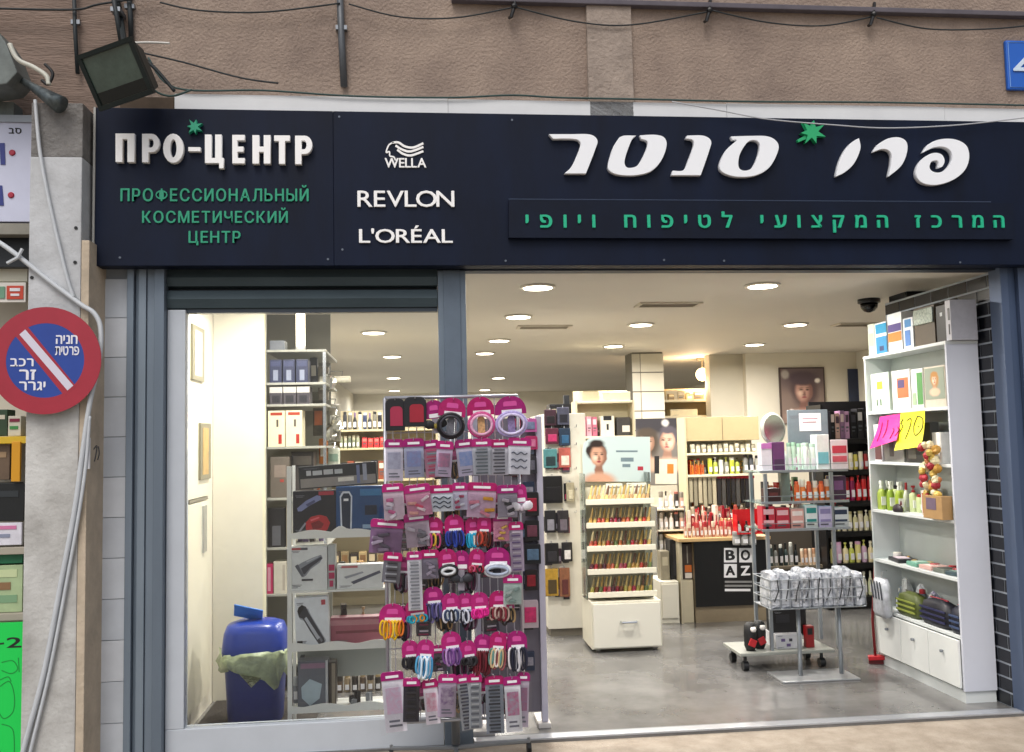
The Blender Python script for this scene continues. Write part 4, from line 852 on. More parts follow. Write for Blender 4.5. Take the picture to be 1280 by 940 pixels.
# ================================================================== WINDOW DISPLAY STAND
YD = .28; DD = .24
dx0, dx1 = PY(364, 730, YD).x, PY(483, 730, YD).x
ds = thing('window_display_stand', 'white display stand with wavy shelf fronts inside the window', 'display stand', ((dx0+dx1)/2, YD+.12, 0))
wpl = mat('#e8eae6', .4)
ztop = PY(364, 583, YD).z
for x in (dx0-.022, dx1-.002): bx(x, x+.024, YD, YD+.016, 0, ztop).build('post', wpl, ds); bx(x, x+.016, YD+DD-.016, YD+DD, 0, ztop).build('post', wpl, ds)
DZ = [PY(424, v, YD).z for v in (669, 737, 809, 886)]
for k, z in enumerate(DZ):
    bx(dx0+.003, dx1-.003, YD+.004, YD+DD-.018, z-.012, z).build('shelf', wpl, ds)
    n = 24; topz = [z+.018+.016*abs(math.sin((i/n*2.2+.25*k)*math.pi))**1.5+(.03 if (k == 0 and .42 < i/n < .6) else 0)*math.sin((i/n-.42)/.18*math.pi if .42 < i/n < .6 else 0) for i in range(n+1)]
    xs_ = [dx0+.003+(dx1-dx0-.006)*i/n for i in range(n+1)]
    if k != 1: MB().prism([(xs_[0], z-.014)]+[(xs_[-1], z-.014)]+[(x, tz) for x, tz in zip(xs_[::-1], topz[::-1])], YD-.004, YD+.003).build('wavy_front', wpl, ds)
bx(dx0+.003, dx1-.003, YD+DD-.006, YD+DD, DZ[3]+.12, DZ[2]-.02).build('rear_board', mat('#9aa09c', .5), ds)
g = 'boxed hair tools on the window stand'; yi = YD+.02
pbox(366, 420, 612, 668, yi, .1, 'black hair dryer box with a red dryer print on the window stand', 'box', '#1a1d26', [(0, 0, 0, 0, '#7d86b0', [(.1, .38), (.3, .22), (.56, .1), (.64, .12), (.66, .2), (.4, .32), (.2, .45), (.12, .45)]), (0, 0, 0, 0, '#4a5078', [(.3, .3), (.5, .2), (.52, .25), (.34, .35)]), (0, 0, 0, 0, '#b4242c', [(.3, .7), (.42, .58), (.62, .54), (.78, .58), (.86, .72), (.8, .88), (.66, .95), (.42, .94), (.3, .86)]), (0, 0, 0, 0, '#7a141c', [(.42, .72), (.6, .66), (.72, .74), (.66, .84), (.46, .86)]), (0, 0, 0, 0, '#d8606a', [(.4, .64), (.6, .58), (.62, .61), (.42, .68)]), (0, 0, 0, 0, '#8a8c98', [(.06, .98), (.28, .7), (.31, .73), (.1, 1.0)]), (.6, .95, .02, .1, '#a83040')], g, DZ[0])
pbox(420, 480, 608, 668, yi, .1, 'blue hair clipper box with a white outlined tool on the window stand', 'box', '#1f4a7c', [(0, 0, 0, 0, '#cfd8e4', [(.08, .2), (.14, .1), (.28, .1), (.34, .2), (.32, .96), (.1, .96)]), (0, 0, 0, 0, '#1c2c44', [(.11, .22), (.16, .14), (.27, .14), (.31, .22), (.29, .93), (.13, .93)]), (.16, .26, .25, .3, '#e8ecf2'), (.5, .95, .06, .2, '#3a7aac'), (.6, .85, .4, .6, '#16243c'), (.55, .95, .8, .88, '#88a8c4')], g, DZ[0])
pbox(374, 472, 583, 611, yi+.03, .06, 'long black box with pale lettering leaning on top of the stand', 'box', '#23272c', [(.02, .98, .55, .95, '#8e8a86'), (.1, .16, .2, .42, '#b8bcc0'), (.18, .3, .22, .42, '#b8bcc0'), (.32, .44, .2, .42, '#b8bcc0'), (.46, .56, .22, .42, '#b8bcc0'), (.74, .78, .1, .9, '#6f7ca4'), (.82, .87, .06, .8, '#9aa0b0'), (.5, .7, .6, .78, '#e0dcd0')], g, PY(424, 611, yi).z, tilt=R(-3))
pbox(362, 409, 680, 735, yi-.005, .1, 'white box with a grey clipper print and red lettering', 'box', '#e4e8e8', [(.05, .3, .03, .08, '#b04848'), (.3, .48, .03, .08, '#50525a'), (0, 0, 0, 0, '#8d939c', [(.18, .44), (.34, .36), (.62, .26), (.84, .2), (.88, .28), (.8, .38), (.56, .52), (.44, .66), (.36, .7), (.3, .6)]), (0, 0, 0, 0, '#3c404c', [(.3, .5), (.5, .4), (.84, .24), (.87, .29), (.56, .48), (.4, .64), (.36, .62)]), (0, 0, 0, 0, '#5a5e68', [(.14, .44), (.22, .4), (.38, .66), (.33, .7)]), (0, 0, 0, 0, '#b8bec6', [(.44, .34), (.76, .23), (.77, .25), (.46, .37)]), (.32, .62, .74, .78, '#3a3c44')], g, DZ[1])
pbox(410, 419, 680, 735, yi+.002, .1, 'narrow grey box end with pink round letters', 'box', '#b9bfc0', [(.1, .9, .44, .58, '#b8285c'), (.1, .9, .62, .76, '#b8285c'), (.2, .7, .8, .94, '#b8285c')], g, DZ[1])
pbox(421, 479, 705, 735, yi, .08, 'flat white box with a grey straightener print', 'box', '#e6eaea', [(.1, .45, .05, .14, '#c06a70'), (0, 0, 0, 0, '#54586a', [(.3, .72), (.92, .28), (.95, .38), (.36, .82)]), (0, 0, 0, 0, '#9aa0a8', [(.15, .5), (.55, .3), (.58, .36), (.2, .58)])], g, DZ[1])
pbox(420, 470, 668+14, 704, yi+.09, .06, 'orange and brown printed box behind the flat white box', 'box', '#9a5a34', [(.05, .6, .1, .6, '#c8b088'), (.4, .95, .5, .95, '#c87a2c')], g, DZ[1])
bn_ = pbox(370, 412, 746, 808, yi, .07, 'white box with a large black hair clipper print standing tilted', 'box', '#e2e8ee', [(0, 0, 0, 0, '#9aa2ae', [(.1, .3), (.2, .2), (.4, .22), (.48, .36), (.9, .88), (.82, .98), (.7, .98), (.26, .46), (.14, .42)]), (0, 0, 0, 0, '#343842', [(.08, .26), (.12, .18), (.22, .14), (.34, .18), (.41, .3), (.6, .54), (.84, .84), (.86, .9), (.8, .95), (.68, .95), (.42, .66), (.24, .42), (.12, .38)]), (0, 0, 0, 0, '#14161c', [(.08, .26), (.12, .18), (.22, .14), (.3, .17), (.14, .34)]), (0, 0, 0, 0, '#6a707c', [(.66, .8), (.72, .78), (.8, .88), (.76, .92)]), (0, 0, 0, 0, '#b9c0ca', [(.28, .42), (.34, .38), (.72, .82), (.64, .86)]), (.8, .92, .06, .16, '#b44450'), (.04, .2, .86, .96, '#22242c')], g, DZ[2], tilt=R(-2))
pbox(413, 482, 775, 808, yi+.06, .08, 'folded pink pack lying on the third shelf of the stand', 'pack', '#a05868', [(.0, 1, .1, .3, '#b88088'), (.1, .9, .5, .6, '#7c3c48')], g, DZ[2])
pbox(372, 410, 826, 885, yi+.02, .1, 'open grey box with a pale blue item on the lowest shelf', 'box', '#5d6470', [(0, 0, 0, 0, '#a9bcc6', [(.12, .55), (.4, .38), (.8, .5), (.72, .8), (.4, .95), (.14, .78)]), (.1, .9, .05, .16, '#8a6c84'), (.92, 1, 0, 1, '#b4b8bc')], g, DZ[3])
pbox(411, 420, 826, 880, yi+.05, .1, 'dark brown box end beside the open grey box', 'box', '#3a342e', [(.4, .9, .02, .98, '#8d8474')], g, DZ[3])
t = thing('shaver_parts', 'heap of small grey shaver parts on the lowest window shelf', 'parts', PY(450, 884, yi), None)
for i in range(9):
    q = PY(438+rnd.random()*26, 872, yi+.03+rnd.random()*.08); hh_ = .02+rnd.random()*.05; MB().obox((q.x, q.y, DZ[3]+hh_/2+.004), (.028, .024, hh_), (0, 0, rnd.random()*3)).build('shaver_head', pm(['#3c4048', '#7d828a', '#22242a'][i % 3]), t, bevel=.003)
clutter(421, 480, 640, 668, YD+.13, DZ[0], 5, '{} small product from left behind the blue clipper box', 'small products on the window stand', ['#8a3a30', '#c8b088', '#33343c', '#d8d4cc'], ['#1c1c20', '#d8a040'], .02)
clutter(421, 482, 706, 736, YD+.13, DZ[1], 7, '{} small product from left behind the flat white box', 'small products on the window stand', ['#b85a2c', '#d8a040', '#4a3028', '#e0d8c8', '#8a2c28'], ['#e8c060', '#1c1c20'], .02)
clutter(414, 482, 756, 808, YD+.16, DZ[2], 6, '{} dark tool from left behind the pink pack', 'small products on the window stand', ['#1c1c20', '#3a3430', '#8a6a48', '#5c4a38'], ['#2c2c30', '#b89a70'], .02, .3)
clutter(366, 404, 826, 886, YD+.15, DZ[3], 5, '{} grey product from left behind the open grey box', 'small products on the window stand', ['#3c4048', '#7d828a', '#8a6c84'], ['#22242a', '#b4b8bc'], .01)
clutter(378, 404, 590, 622, YU+.3, LSZ[4], 4, '{} mixed product from left on the middle of the left shelf unit', 'mixed products on the left shelf unit', ['#5c5850', '#a8a090', '#33302e', '#c86a3a'], ['#d8d4c8', '#1c1c20'])
clutter(362, 404, 652, 684, YU+.3, LSZ[5], 5, '{} mixed product from left beside the black picture box', 'mixed products on the left shelf unit', ['#8a8474', '#c8c0ac', '#2c2a2a', '#6a5a80'], ['#d8d4c8', '#1c1c20'])
clutter(360, 404, 716, 742, YU+.3, LSZ[6], 5, '{} mixed product from left beside the white low box', 'mixed products on the left shelf unit', ['#a83048', '#d8d4cc', '#3a3a40', '#b8a888'], ['#d8d4c8', '#1c1c20'])
# ironing bench legs and brown goods low behind the stand
brow(420, 478, 893, 915, YD+.9, 6, ['jar', 'can'], ['#5a4a3c', '#8a7a60', '#2a2624'], ['#33302c', '#a08a60'], '{} dark jar from left on the floor behind the stand', 'jars on the floor behind the stand', .001)
# ================================================================== HAIR ACCESSORY STAND
YF = -.43; YG = -.37
gx0, gx1 = PY(483, 700, YG).x, PY(651, 700, YG).x
gzt = PY(566, 496, YG).z
sp = thing('hair_accessory_stand', 'wheeled wire stand full of magenta hair accessory cards', 'display stand', ((gx0+gx1)/2, -.2, -.012))
wire = mat('#b8bac2', .35, .6)
for x in (gx0, gx1): MB().tube([(x, YG, .2), (x, YG, gzt)], .009, 8).build('side_post', wire, sp, True)
for z in (gzt, .24): MB().tube([(gx0, YG, z), (gx1, YG, z)], .009, 8).build('rail', wire, sp, True)
vw = mesh_only(MB().tube([(0, 0, .24), (0, 0, gzt)], .0028, 5), wire)
for i in range(1, 17): piece('grid_wire', vw, sp, (gx0+(gx1-gx0)*i/17, YG, 0))
hwm = mesh_only(MB().tube([(gx0, 0, 0), (gx1, 0, 0)], .0028, 5), wire)
for i in range(1, 9): piece('grid_rail', hwm, sp, (0, YG+.006, .24+(gzt-.24)*i/9))
cxm = (gx0+gx1)/2
MB().tube([(cxm, -.2, .07), (cxm, -.2, gzt)], .022, 12).build('centre_pole', GREYM, sp, True)
for z in (.3, gzt-.05): MB().tube([(gx0, YG, z), (cxm, -.2, z), (gx1, YG, z)], .008, 6).build('brace', GREYM, sp)
WHL = [(PY(489, 925, -.16).x, -.16), (PY(661, 925, -.16).x, -.16), (cxm+.01, -.04), (cxm, -.44)]
for (x, y) in WHL:
    MB().tube([(cxm, -.2, .052), (x, y, .052)], .011, 6).build('base_arm', GREYM, sp)
    cw = MB().tube([(x, y, .07), (x, y, .045)], .008, 6).build('caster', GREYM, sp)
    MB().tube([(x-.011, y, .018), (x+.011, y, .018)], .029, 14).build('wheel', BLACK, cw)
MB().tube([PY(632, 498, YG+.02), PY(631, 480, YG+.02)], .006, 6)
hookm = mesh_only(MB().tube([(0, .06, 0), (0, -.02, 0), (0, -.026, .012)], .0022, 5), wire)
GA = 'hair accessory cards on the wheeled stand'
def rounded(x0, x1, z0, z1, r_, n=5, low=False):
    r_ = min(r_, (x1-x0)/2*.98, z1-z0); P = [(x0, z0), (x1, z0)]
    for k in range(n+1): a = math.pi/2*k/n; P.append((x1-r_+r_*math.cos(a), z1-r_+r_*math.sin(a)))
    for k in range(n+1): a = math.pi/2+math.pi/2*k/n; P.append((x0+r_+r_*math.cos(a), z1-r_+r_*math.sin(a)))
    return P
def loop(cx, cy, cz, a, b, r_, ph=0, n=14): return MB().tube([(cx+a*math.sin(2*math.pi*k/n)*math.cos(ph), cy+a*math.sin(2*math.pi*k/n)*math.sin(ph), cz+b*math.cos(2*math.pi*k/n)) for k in range(n)], r_, 5, closed=True)
mags = [mat('#a80f60', .3, var=.2, scale=40), mat('#98126a', .3, var=.2, scale=40), mat('#ac1c70', .3, var=.2, scale=40)]
def card(u, v0, v1, w_, kind, cols, label, dy=0, hd=None):
    w_ *= 1.12; v1 += (v1-v0)*.04; Y = YF-dy; q = rect(u-w_/2, u+w_/2, v0, v1, Y); x0_, x1_, z0_, z1_ = q; xc = (x0_+x1_)/2
    t = thing('hair_accessory_card', label, 'hair accessory', (xc, Y, z0_), GA)
    hh_ = hd or min(.04, (z1_-z0_)*.3)
    piece('hook', hookm, sp, (xc, Y+.004, z1_-.008), None, (1, max(1, 1+dy/.06), 1))
    if kind in ('pouch',):
        MB().prism(rounded(x0_, x1_, z0_, z1_, .03), Y-.012, Y+.002).build('pouch', pm('#15161c', .5), t, bevel=.004)
        MB().prism(rounded(x0_+(x1_-x0_)*.25, x1_-(x1_-x0_)*.12, z0_+(z1_-z0_)*.15, z0_+(z1_-z0_)*.75, .02), Y-.015, Y-.011).build('red_print', pm(cols[0]), t); return t
    lobes = kind in ('ties', 'ring', 'bow')
    if lobes:
        hw_ = (x1_-x0_)/2; hh_ = hd or .092
        MB().prism(rounded(xc-hw_*.98, xc+hw_*.98, z1_-hh_, z1_, hw_*.9, 7), Y-.002, Y+.002).build('header', mags[int(u) % 3], t)
        MB().prism(rounded(xc-hw_*.42, xc+hw_*.42, z1_-hh_*.55, z1_-hh_*.28, .01), Y-.003, Y-.0015).build('header_print', mat('#cc4c98', .4), t)
        bx(xc-hw_*.55, xc+hw_*.7, Y-.0034, Y-.0015, z1_-hh_*.95, z1_-hh_*.74).build('label_strip', PAPER, t)
    else:
        MB().prism(rounded(x0_-.003, x1_+.003, z1_-hh_, z1_, .016), Y-.008, Y+.003).build('header', mags[int(u) % 3], t)
        bx(xc-(x1_-x0_)*.3, xc+(x1_-x0_)*.3, Y-.0095, Y-.0075, z1_-hh_*.72, z1_-hh_*.42).build('label_strip', PAPER, t)
    zb, ztt = z0_, z1_-hh_
    if kind == 'ties':
        n = 7
        for k in range(n):
            c = cols[k % len(cols)]; xx = xc+(k-(n-1)/2)*(x1_-x0_)*.115; ln = (ztt-zb)*(.42+.16*rnd.random())
            loop(xx, Y-.006-.004*(k % 2), ztt-ln+.01, .010+.004*rnd.random(), ln, .0056, rnd.uniform(-.9, .9)).build('elastic', mat(c, .7), t, True)
    elif kind == 'ring':
        for k in range(2): loop(xc, Y-.008-.01*k, (zb+ztt)/2+.012, (x1_-x0_)/2-.006-.012*k, (ztt-zb)/2+.0-.012*k, .008, 0, 22).build('hair_band', mat(cols[k % len(cols)], .4, var=.3, scale=50), t, True)
        MB().prism(rounded(xc-.018, xc+.018, zb+.03, ztt-.005, .015), Y-.003, Y+.0015).build('inner_card', mat(cols[-1], .5, var=.5, scale=60), t)
    elif kind == 'bow':
        for s_ in (-1, 1):
            MB().lathe([(.002, 0), (.016, .012), (.024, .034), (.018, .052), (.004, .058)], (0, 0, 0), 10, 1, .45).xf(Matrix.Translation((xc, Y-.012, (zb+ztt)/2)) @ Matrix.Rotation(s_*R(72), 4, 'Y')).build('bow_loop', mat(cols[0], .6, var=.2, scale=30), t, True)
        MB().lathe([(.008, -.012), (.011, 0), (.008, .012)], (xc, Y-.014, (zb+ztt)/2), 8).build('bow_knot', mat(cols[1], .6), t)
        bx(xc-.016, xc+.016, Y-.003, Y+.001, zb, ztt).build('backing_card', mat('#8a8490', .5), t)
    else:
        back = cols[0]
        bx(x0_, x1_, Y-.002, Y+.002, zb, ztt).build('backing_card', mat(back, .45, var=.1, scale=40), t)
        W_, H_ = x1_-x0_, ztt-zb
        if kind == 'clips':
            n = max(4, int(H_/.016))
            for k in range(n): 
                zc_ = zb+H_*(k+.6)/(n+.3); bx(xc-W_*.34+W_*.06*(k % 2), xc+W_*.3, Y-.008, Y-.0015, zc_-.0035, zc_+.0035).build('clip', mat(cols[1+k % (len(cols)-1)], .35), t)
        elif kind == 'print':
            bx(x0_+W_*.14, x1_-W_*.14, Y-.004, Y-.0015, zb+H_*.35, zb+H_*.85).build('picture', mat(cols[1], .4, var=.45, scale=45, col2=cols[-1]), t)
            for k in range(2): bx(x0_+W_*.2, x1_-W_*(.2+.1*k), Y-.0035, Y-.0015, zb+H_*(.1+.09*k), zb+H_*(.14+.09*k)).build('print_line', pm('#6d7080'), t)
        elif kind == 'bag':
            for k in range(5):
                MB().obox((xc+rnd.uniform(-.3, .3)*W_, Y-.01, zb+H_*(.15+.14*k)), (W_*.36, .012, H_*.13), (0, rnd.uniform(-.6, .6), 0)).build('content', mat(cols[1+k % (len(cols)-1)], .5, var=.2, scale=40), t, bevel=.004)
        elif kind == 'waves':
            for k in range(3):
                zc_ = zb+H_*(.25+.24*k); MB().tube([(x0_+W_*(.15+.07*i), Y-.005, zc_+.006*math.sin(i*1.3)) for i in range(11)], .003, 5).build('hair_pin', mat(cols[1], .4), t)
    sw = rnd.uniform(-.11, .11); t.rotation_euler = (rnd.uniform(0, .06), sw, 0); t.location.x -= math.sin(sw)*(z1_-z0_)
    if kind in ('clips', 'bag', 'waves', 'print'):
        bx(x0_-.002, x1_+.002, Y-.0165, Y-.0155, zb-.003, ztt).build('clear_bag', FILM, t)
    return t
P_ = '#dcd8e8'
rows = [
 ('top', [(494, 498, 537, 22, 'pouch', ['#a02848'], 'black pouch with a red print'), (519, 496, 532, 25, 'pouch', ['#9a1c30'], 'black pouch with a dark red patch'), (541, 500, 540, 22, 'bow', ['#1c1c20', '#8a7a30'], 'black bow clip'),
          (567, 497, 548, 31, 'ring', ['#141418', '#33333c', '#6a6a74'], 'black padded hair band'), (600, 496, 547, 31, 'ring', ['#d05090', '#e0a8c8', '#c8a070'], 'pink beaded hair band'), (637, 495, 546, 36, 'ring', ['#b4a8dc', '#cfc6e8', '#8a7aa8'], 'lilac beaded hair band')]),
 ('second', [(493, 549, 599, 20, 'print', [P_, '#c8cce0', '#a8a8c4'], 'white printed comb card'), (517, 548, 595, 22, 'print', ['#aab0cc', '#8aa4d8', '#9a94c0'], 'blue printed clip card'), (538, 550, 595, 18, 'clips', ['#c88ca8', '#d05878', '#8ab0b8', '#c04878'], 'pink and teal clip card'),
             (557, 551, 594, 18, 'print', ['#c0b0cc', '#c87aa0', '#8a7a98'], 'lilac flower clip card'), (580, 549, 593, 20, 'print', ['#c4c0d8', '#7a98d8', '#a8b4dc'], 'pale blue square clip card'), (602, 548, 592, 21, 'clips', ['#b8bcc8', '#5c6a74', '#7d8890'], 'grey hair grip card'),
             (624, 549, 592, 20, 'clips', ['#d0d0dc', '#4a4c58', '#6a6c7a'], 'white and black snap clip card'), (650, 547, 591, 25, 'waves', ['#e2e4f0', '#5a6478'], 'wide white hair pin card')]),
 ('third', [(491, 604, 648, 23, 'bag', ['#d0bccc', '#e8e0ec', '#d070a0', '#c8c0d0'], 'bag of pale hair clips'), (521, 605, 643, 28, 'bag', ['#c88aa8', '#e0a8a0', '#e8d8e0', '#d05070'], 'bag of salmon hair ties'), (552, 606, 638, 28, 'waves', ['#d8e0ec', '#34465c'], 'white card with a dark tiara'),
            (575, 603, 636, 16, 'bag', ['#c0bcd4', '#a83860', '#d8d8e4'], 'small red and white clip card'), (603, 603, 645, 32, 'bag', ['#c8a8c4', '#d88aa0', '#d8a030', '#c8c0d4'], 'wide bag of pink and yellow ties'), (634, 606, 645, 22, 'bag', ['#8a8494', '#c8c0cc', '#33323a'], 'bag of grey and black ties'), (650, 605, 640, 14, 'bow', ['#e0dce4', '#c8bcc8'], 'white bow')]),
 ('fourth', [(485, 649, 690, 36, 'bag', ['#7a5a80', '#9a88a0', '#5c5464', '#c8b8d0'], 'wide mauve bag of hair nets'), (520, 641, 682, 27, 'bag', ['#a898a8', '#8a8894', '#b8b0bc', '#6c6a74'], 'bag of grey bows'), (543, 646, 684, 20, 'ties', ['#1c1c22', '#b04070', '#2a2830', '#c8a830'], 'black and pink elastic bundle'),
             (567, 643, 682, 22, 'ties', ['#24409c', '#2a3488', '#1c2050'], 'royal blue elastic bundle'), (591, 646, 686, 18, 'ties', ['#1c9ac0', '#30a8cc', '#e0d8d0'], 'turquoise elastic bundle'), (606, 644, 683, 16, 'ties', ['#6a2c20', '#c04430', '#3a1c18'], 'brown red elastic bundle'), (628, 641, 675, 20, 'bag', ['#d890b0', '#e8c060', '#e0a0b8'], 'pink and yellow pack'), (645, 652, 712, 15, 'clips', ['#b0a0b8', '#6c5a88', '#c8c0cc'], 'long grey lilac clip strip')]),
 ('fifth', [(492, 690, 727, 20, 'clips', ['#6a6a74', '#b8bcc4', '#33343c'], 'dark silver clip card'), (518, 689, 760, 16, 'clips', ['#e2e2ea', '#a8acb4', '#8a8e98'], 'long white strip of hair grips'), (537, 687, 722, 20, 'bag', ['#7a7488', '#9a90a4', '#c0b4c8'], 'grey net bag'), (558, 686, 722, 22, 'ring', ['#16171c', '#c8ccd0', '#16171c'], 'black band with a pale ring'),
            (577, 688, 736, 18, 'bow', ['#2c2e36', '#44464e'], 'charcoal scarf'), (597, 686, 716, 18, 'ties', ['#8a1c30', '#c04870', '#201c22'], 'dark red elastic bundle'), (622, 684, 722, 31, 'ring', ['#dce0e8', '#a8b4c8', '#1c1e28'], 'white fluffy band')]),
 ('sixth', [(491, 754, 797, 30, 'ties', ['#e0b818', '#d8a418', '#e07828', '#ecc830'], 'yellow and orange elastic bundle'), (519, 748, 778, 24, 'ties', ['#1c8aa8', '#20a0b8', '#d08a30'], 'teal elastic bundle'), (541, 733, 776, 23, 'ties', ['#4a4680', '#2a2c44', '#7a70a0'], 'violet elastic bundle'), (563, 741, 777, 20, 'ties', ['#d8d8e0', '#2c3c5c', '#b8c0cc', '#1a1a20'], 'white and navy elastic bundle'),
            (581, 741, 778, 19, 'ties', ['#c8ccd8', '#1c1c2c', '#8a90a8'], 'pale grey elastic bundle'), (599, 740, 772, 20, 'ties', ['#d81c8c', '#e02c98', '#c01878'], 'hot pink elastic bundle'), (624, 738, 775, 23, 'ties', ['#a88a84', '#7a2030', '#b8a098', '#5c1420'], 'beige and maroon elastic bundle'), (641, 718, 754, 20, 'bag', ['#a8bcb8', '#90a8a4', '#c0ccc8'], 'grey green pack')]),
 ('seventh', [(512, 800, 836, 19, 'ties', ['#1c1a20', '#26242c', '#141418'], 'black elastic bundle'), (533, 799, 845, 20, 'ties', ['#50a0cc', '#c8dcec', '#3a88b8', '#e0e8f0'], 'sky blue elastic bundle'), (563, 789, 830, 23, 'ties', ['#7a4a90', '#b08ac0', '#5c3a78'], 'purple elastic bundle'), (584, 800, 832, 18, 'ties', ['#222026', '#17161a', '#2c2a30'], 'short black elastic bundle'),
              (604, 792, 842, 20, 'ties', ['#5c1020', '#701828', '#480c18'], 'maroon elastic bundle'), (624, 789, 835, 19, 'ties', ['#5c8a84', '#c8b088', '#8a4a50', '#d8d0c8'], 'green and beige elastic bundle'), (646, 788, 835, 23, 'ties', ['#e0dce0', '#1a1c2c', '#22243a', '#c8c8d0'], 'white and navy long bundle')]),
 ('bottom', [(490, 838, 912, 24, 'print', ['#e4e2ee', '#e0b0d0', '#d8d4e8'], 'tall white printed card'), (515, 846, 900, 18, 'clips', ['#1e2030', '#2a2c3c', '#181a26'], 'dark navy comb pack'), (537, 848, 903, 16, 'print', ['#e4dce8', '#d88aa8', '#e8e0ea'], 'white card with a pink print'), (560, 842, 894, 20, 'print', ['#b0a0b8', '#7a5a8c', '#c8bccc'], 'mauve printed card'),
             (578, 842, 910, 14, 'clips', ['#a8acb4', '#54586a', '#3a3c48'], 'narrow dark comb strip'), (594, 841, 908, 14, 'clips', ['#9aa0a8', '#6a707c', '#c0c4ca'], 'narrow grey comb strip'), (618, 844, 914, 20, 'clips', ['#8a94a4', '#2c3440', '#4a5460'], 'long strip of black claw clips'), (640, 845, 912, 18, 'print', ['#e0e2ea', '#a8b0c0', '#c8508a'], 'white card of floral clips'), (655, 840, 906, 13, 'print', ['#b8acc0', '#8a7a98', '#a05a80'], 'lilac card of floral clips')]),
]
for rn, items in rows:
    for i, (u, v0, v1, w_, k, cols, d) in enumerate(items):
        card(u, v0, v1, w_, k, cols, f'{d}, {ORD[i]} from left, {rn} row of wire stand', dy=.012*(i % 2)+(.02 if rn in ('third', 'fifth', 'seventh') else 0))

for rn, items in rows[1:]:                     # cards half hidden behind the front ones
    for i in range(len(items)-1):
        a_, b_ = items[i], items[i+1]; u = (a_[0]+b_[0])/2; v0 = max(a_[1], b_[1])+rnd.uniform(2, 7); v1 = v0+rnd.uniform(30, 44); kd = ['bag', 'ties', 'clips', 'ties'][(i+len(rn)) % 4]
        if rn == 'bottom': v1 = min(v1, 905)
        cs_ = [['#3a3844', '#8a2850', '#c8c0cc', '#22222a'], ['#2a2830', '#5c2c48', '#8a8490', '#1c1c22'], ['#544c5c', '#a89ab0', '#2c2a34', '#7a2c58'], ['#6a5c50', '#33302c', '#a88a60', '#1c1a1c']][(i*3+len(rn)) % 4]
        card(u, v0, v1, 17, kd, cs_, f'half hidden {["mixed bag", "dark elastics", "grey clip card", "dark elastics"][(i+len(rn)) % 4]} right behind the {ORD[i]} front card, {rn} row', dy=-.028)

# ------------------------------------------------------------------ white rack behind the stand
YRK = .22
kx0, kx1 = PY(600, 700, YRK).x, PY(681, 700, YRK).x
rk = thing('white_side_rack', 'narrow white rack with black carded goods behind the wire stand', 'display rack', ((kx0+kx1)/2, YRK, 0))
lil = mat('#b6b4c4', .5, var=.05)
zt_ = PY(672, 522, YRK).z
bx(kx0, kx1-.036, YRK+.03, YRK+.045, .08, zt_).build('panel', mat('#6a6672', .5, var=.1), rk)
bx(kx1-.035, kx1, YRK, YRK+.05, .03, zt_+.01).build('post', lil, rk, bevel=.004); bx(kx0-.03, kx0-.001, YRK, YRK+.05, .03, zt_+.01).build('post', lil, rk, bevel=.004)
bx(kx1-.06, kx1+.012, YRK-.02, YRK+.2, .0, .028).build('foot', mat('#c8c4c0', .5), rk, bevel=.005); bx(kx0-.06, kx0+.06, YRK-.1, YRK+.2, .0, .028).build('foot', mat('#c8c4c0', .5), rk, bevel=.005)
g = 'black carded goods on the white side rack'
for i, (u, v0, v1, w_, c, c2, d) in enumerate(((663, 523, 540, 16, '#c060a0', '#7a88a8', 'round magenta brush card'), (664, 545, 562, 16, '#b02460', '#d87aa0', 'magenta card'), (664, 570, 592, 14, '#22222a', '#5c5c68', 'small black card'), (665, 615, 645, 17, '#17161a', '#a0203c', 'black card with a red pouch'), (665, 650, 676, 18, '#121216', '#6a3848', 'black card with a wine print'), (666, 680, 705, 20, '#10141c', '#54708a', 'black card with a blue grey print'), (664, 712, 738, 16, '#1a1418', '#8a1828', 'black card with a narrow red print'), (663, 750, 785, 20, '#b8a8b0', '#c8306a', 'clear pack with a magenta top'))):
    q = rect(u-w_/2, u+w_/2, v0, v1, YRK-.02)
    t = thing('carded_pack', f'{d}, {ORD[i]} from the top of the white side rack', 'carded pack', ((q[0]+q[1])/2, YRK-.01, q[2]), g)
    MB().prism(rounded(q[0], q[1], q[2], q[3], .012), YRK-.022, YRK-.012).build('card', pm(c), t, bevel=.002)
    bx(q[0]+.012, q[1]-.012, YRK-.028, YRK-.0215, q[2]+(q[3]-q[2])*.2, q[2]+(q[3]-q[2])*.75).build('product', mat(c2, .4, var=.3, scale=40), t, bevel=.004)
    MB().tube([((q[0]+q[1])/2, YRK-.013, q[3]-.01), ((q[0]+q[1])/2, YRK+.03, q[3]-.01)], .003, 5).build('peg', wire, t)

for i in range(12):
    u = 644+(i % 2)*17+rnd.uniform(-2, 2); v = 532+i*27+rnd.uniform(-4, 4); q = rect(u-7, u+7, v-12, v+12, YRK)
    t = thing('carded_pack', f'small dark pack hanging in the back layer of the white side rack, {ORD[i]} from top', 'carded pack', ((q[0]+q[1])/2, YRK+.02, q[2]), g)
    bx(q[0], q[1], YRK+.012, YRK+.0295, q[2], q[3]).build('pack', mat(['#17161b', '#2a2830', '#4a1c2c', '#22304a'][i % 4], .35, var=.4, scale=40), t, bevel=.004); bx(q[0]+.008, q[1]-.008, YRK+.009, YRK+.0125, q[2]+.03, q[3]-.03).build('print', mat(['#a83058', '#8a8894', '#c8c4cc', '#5c7088'][i*3 % 4], .35, var=.4, scale=60), t)
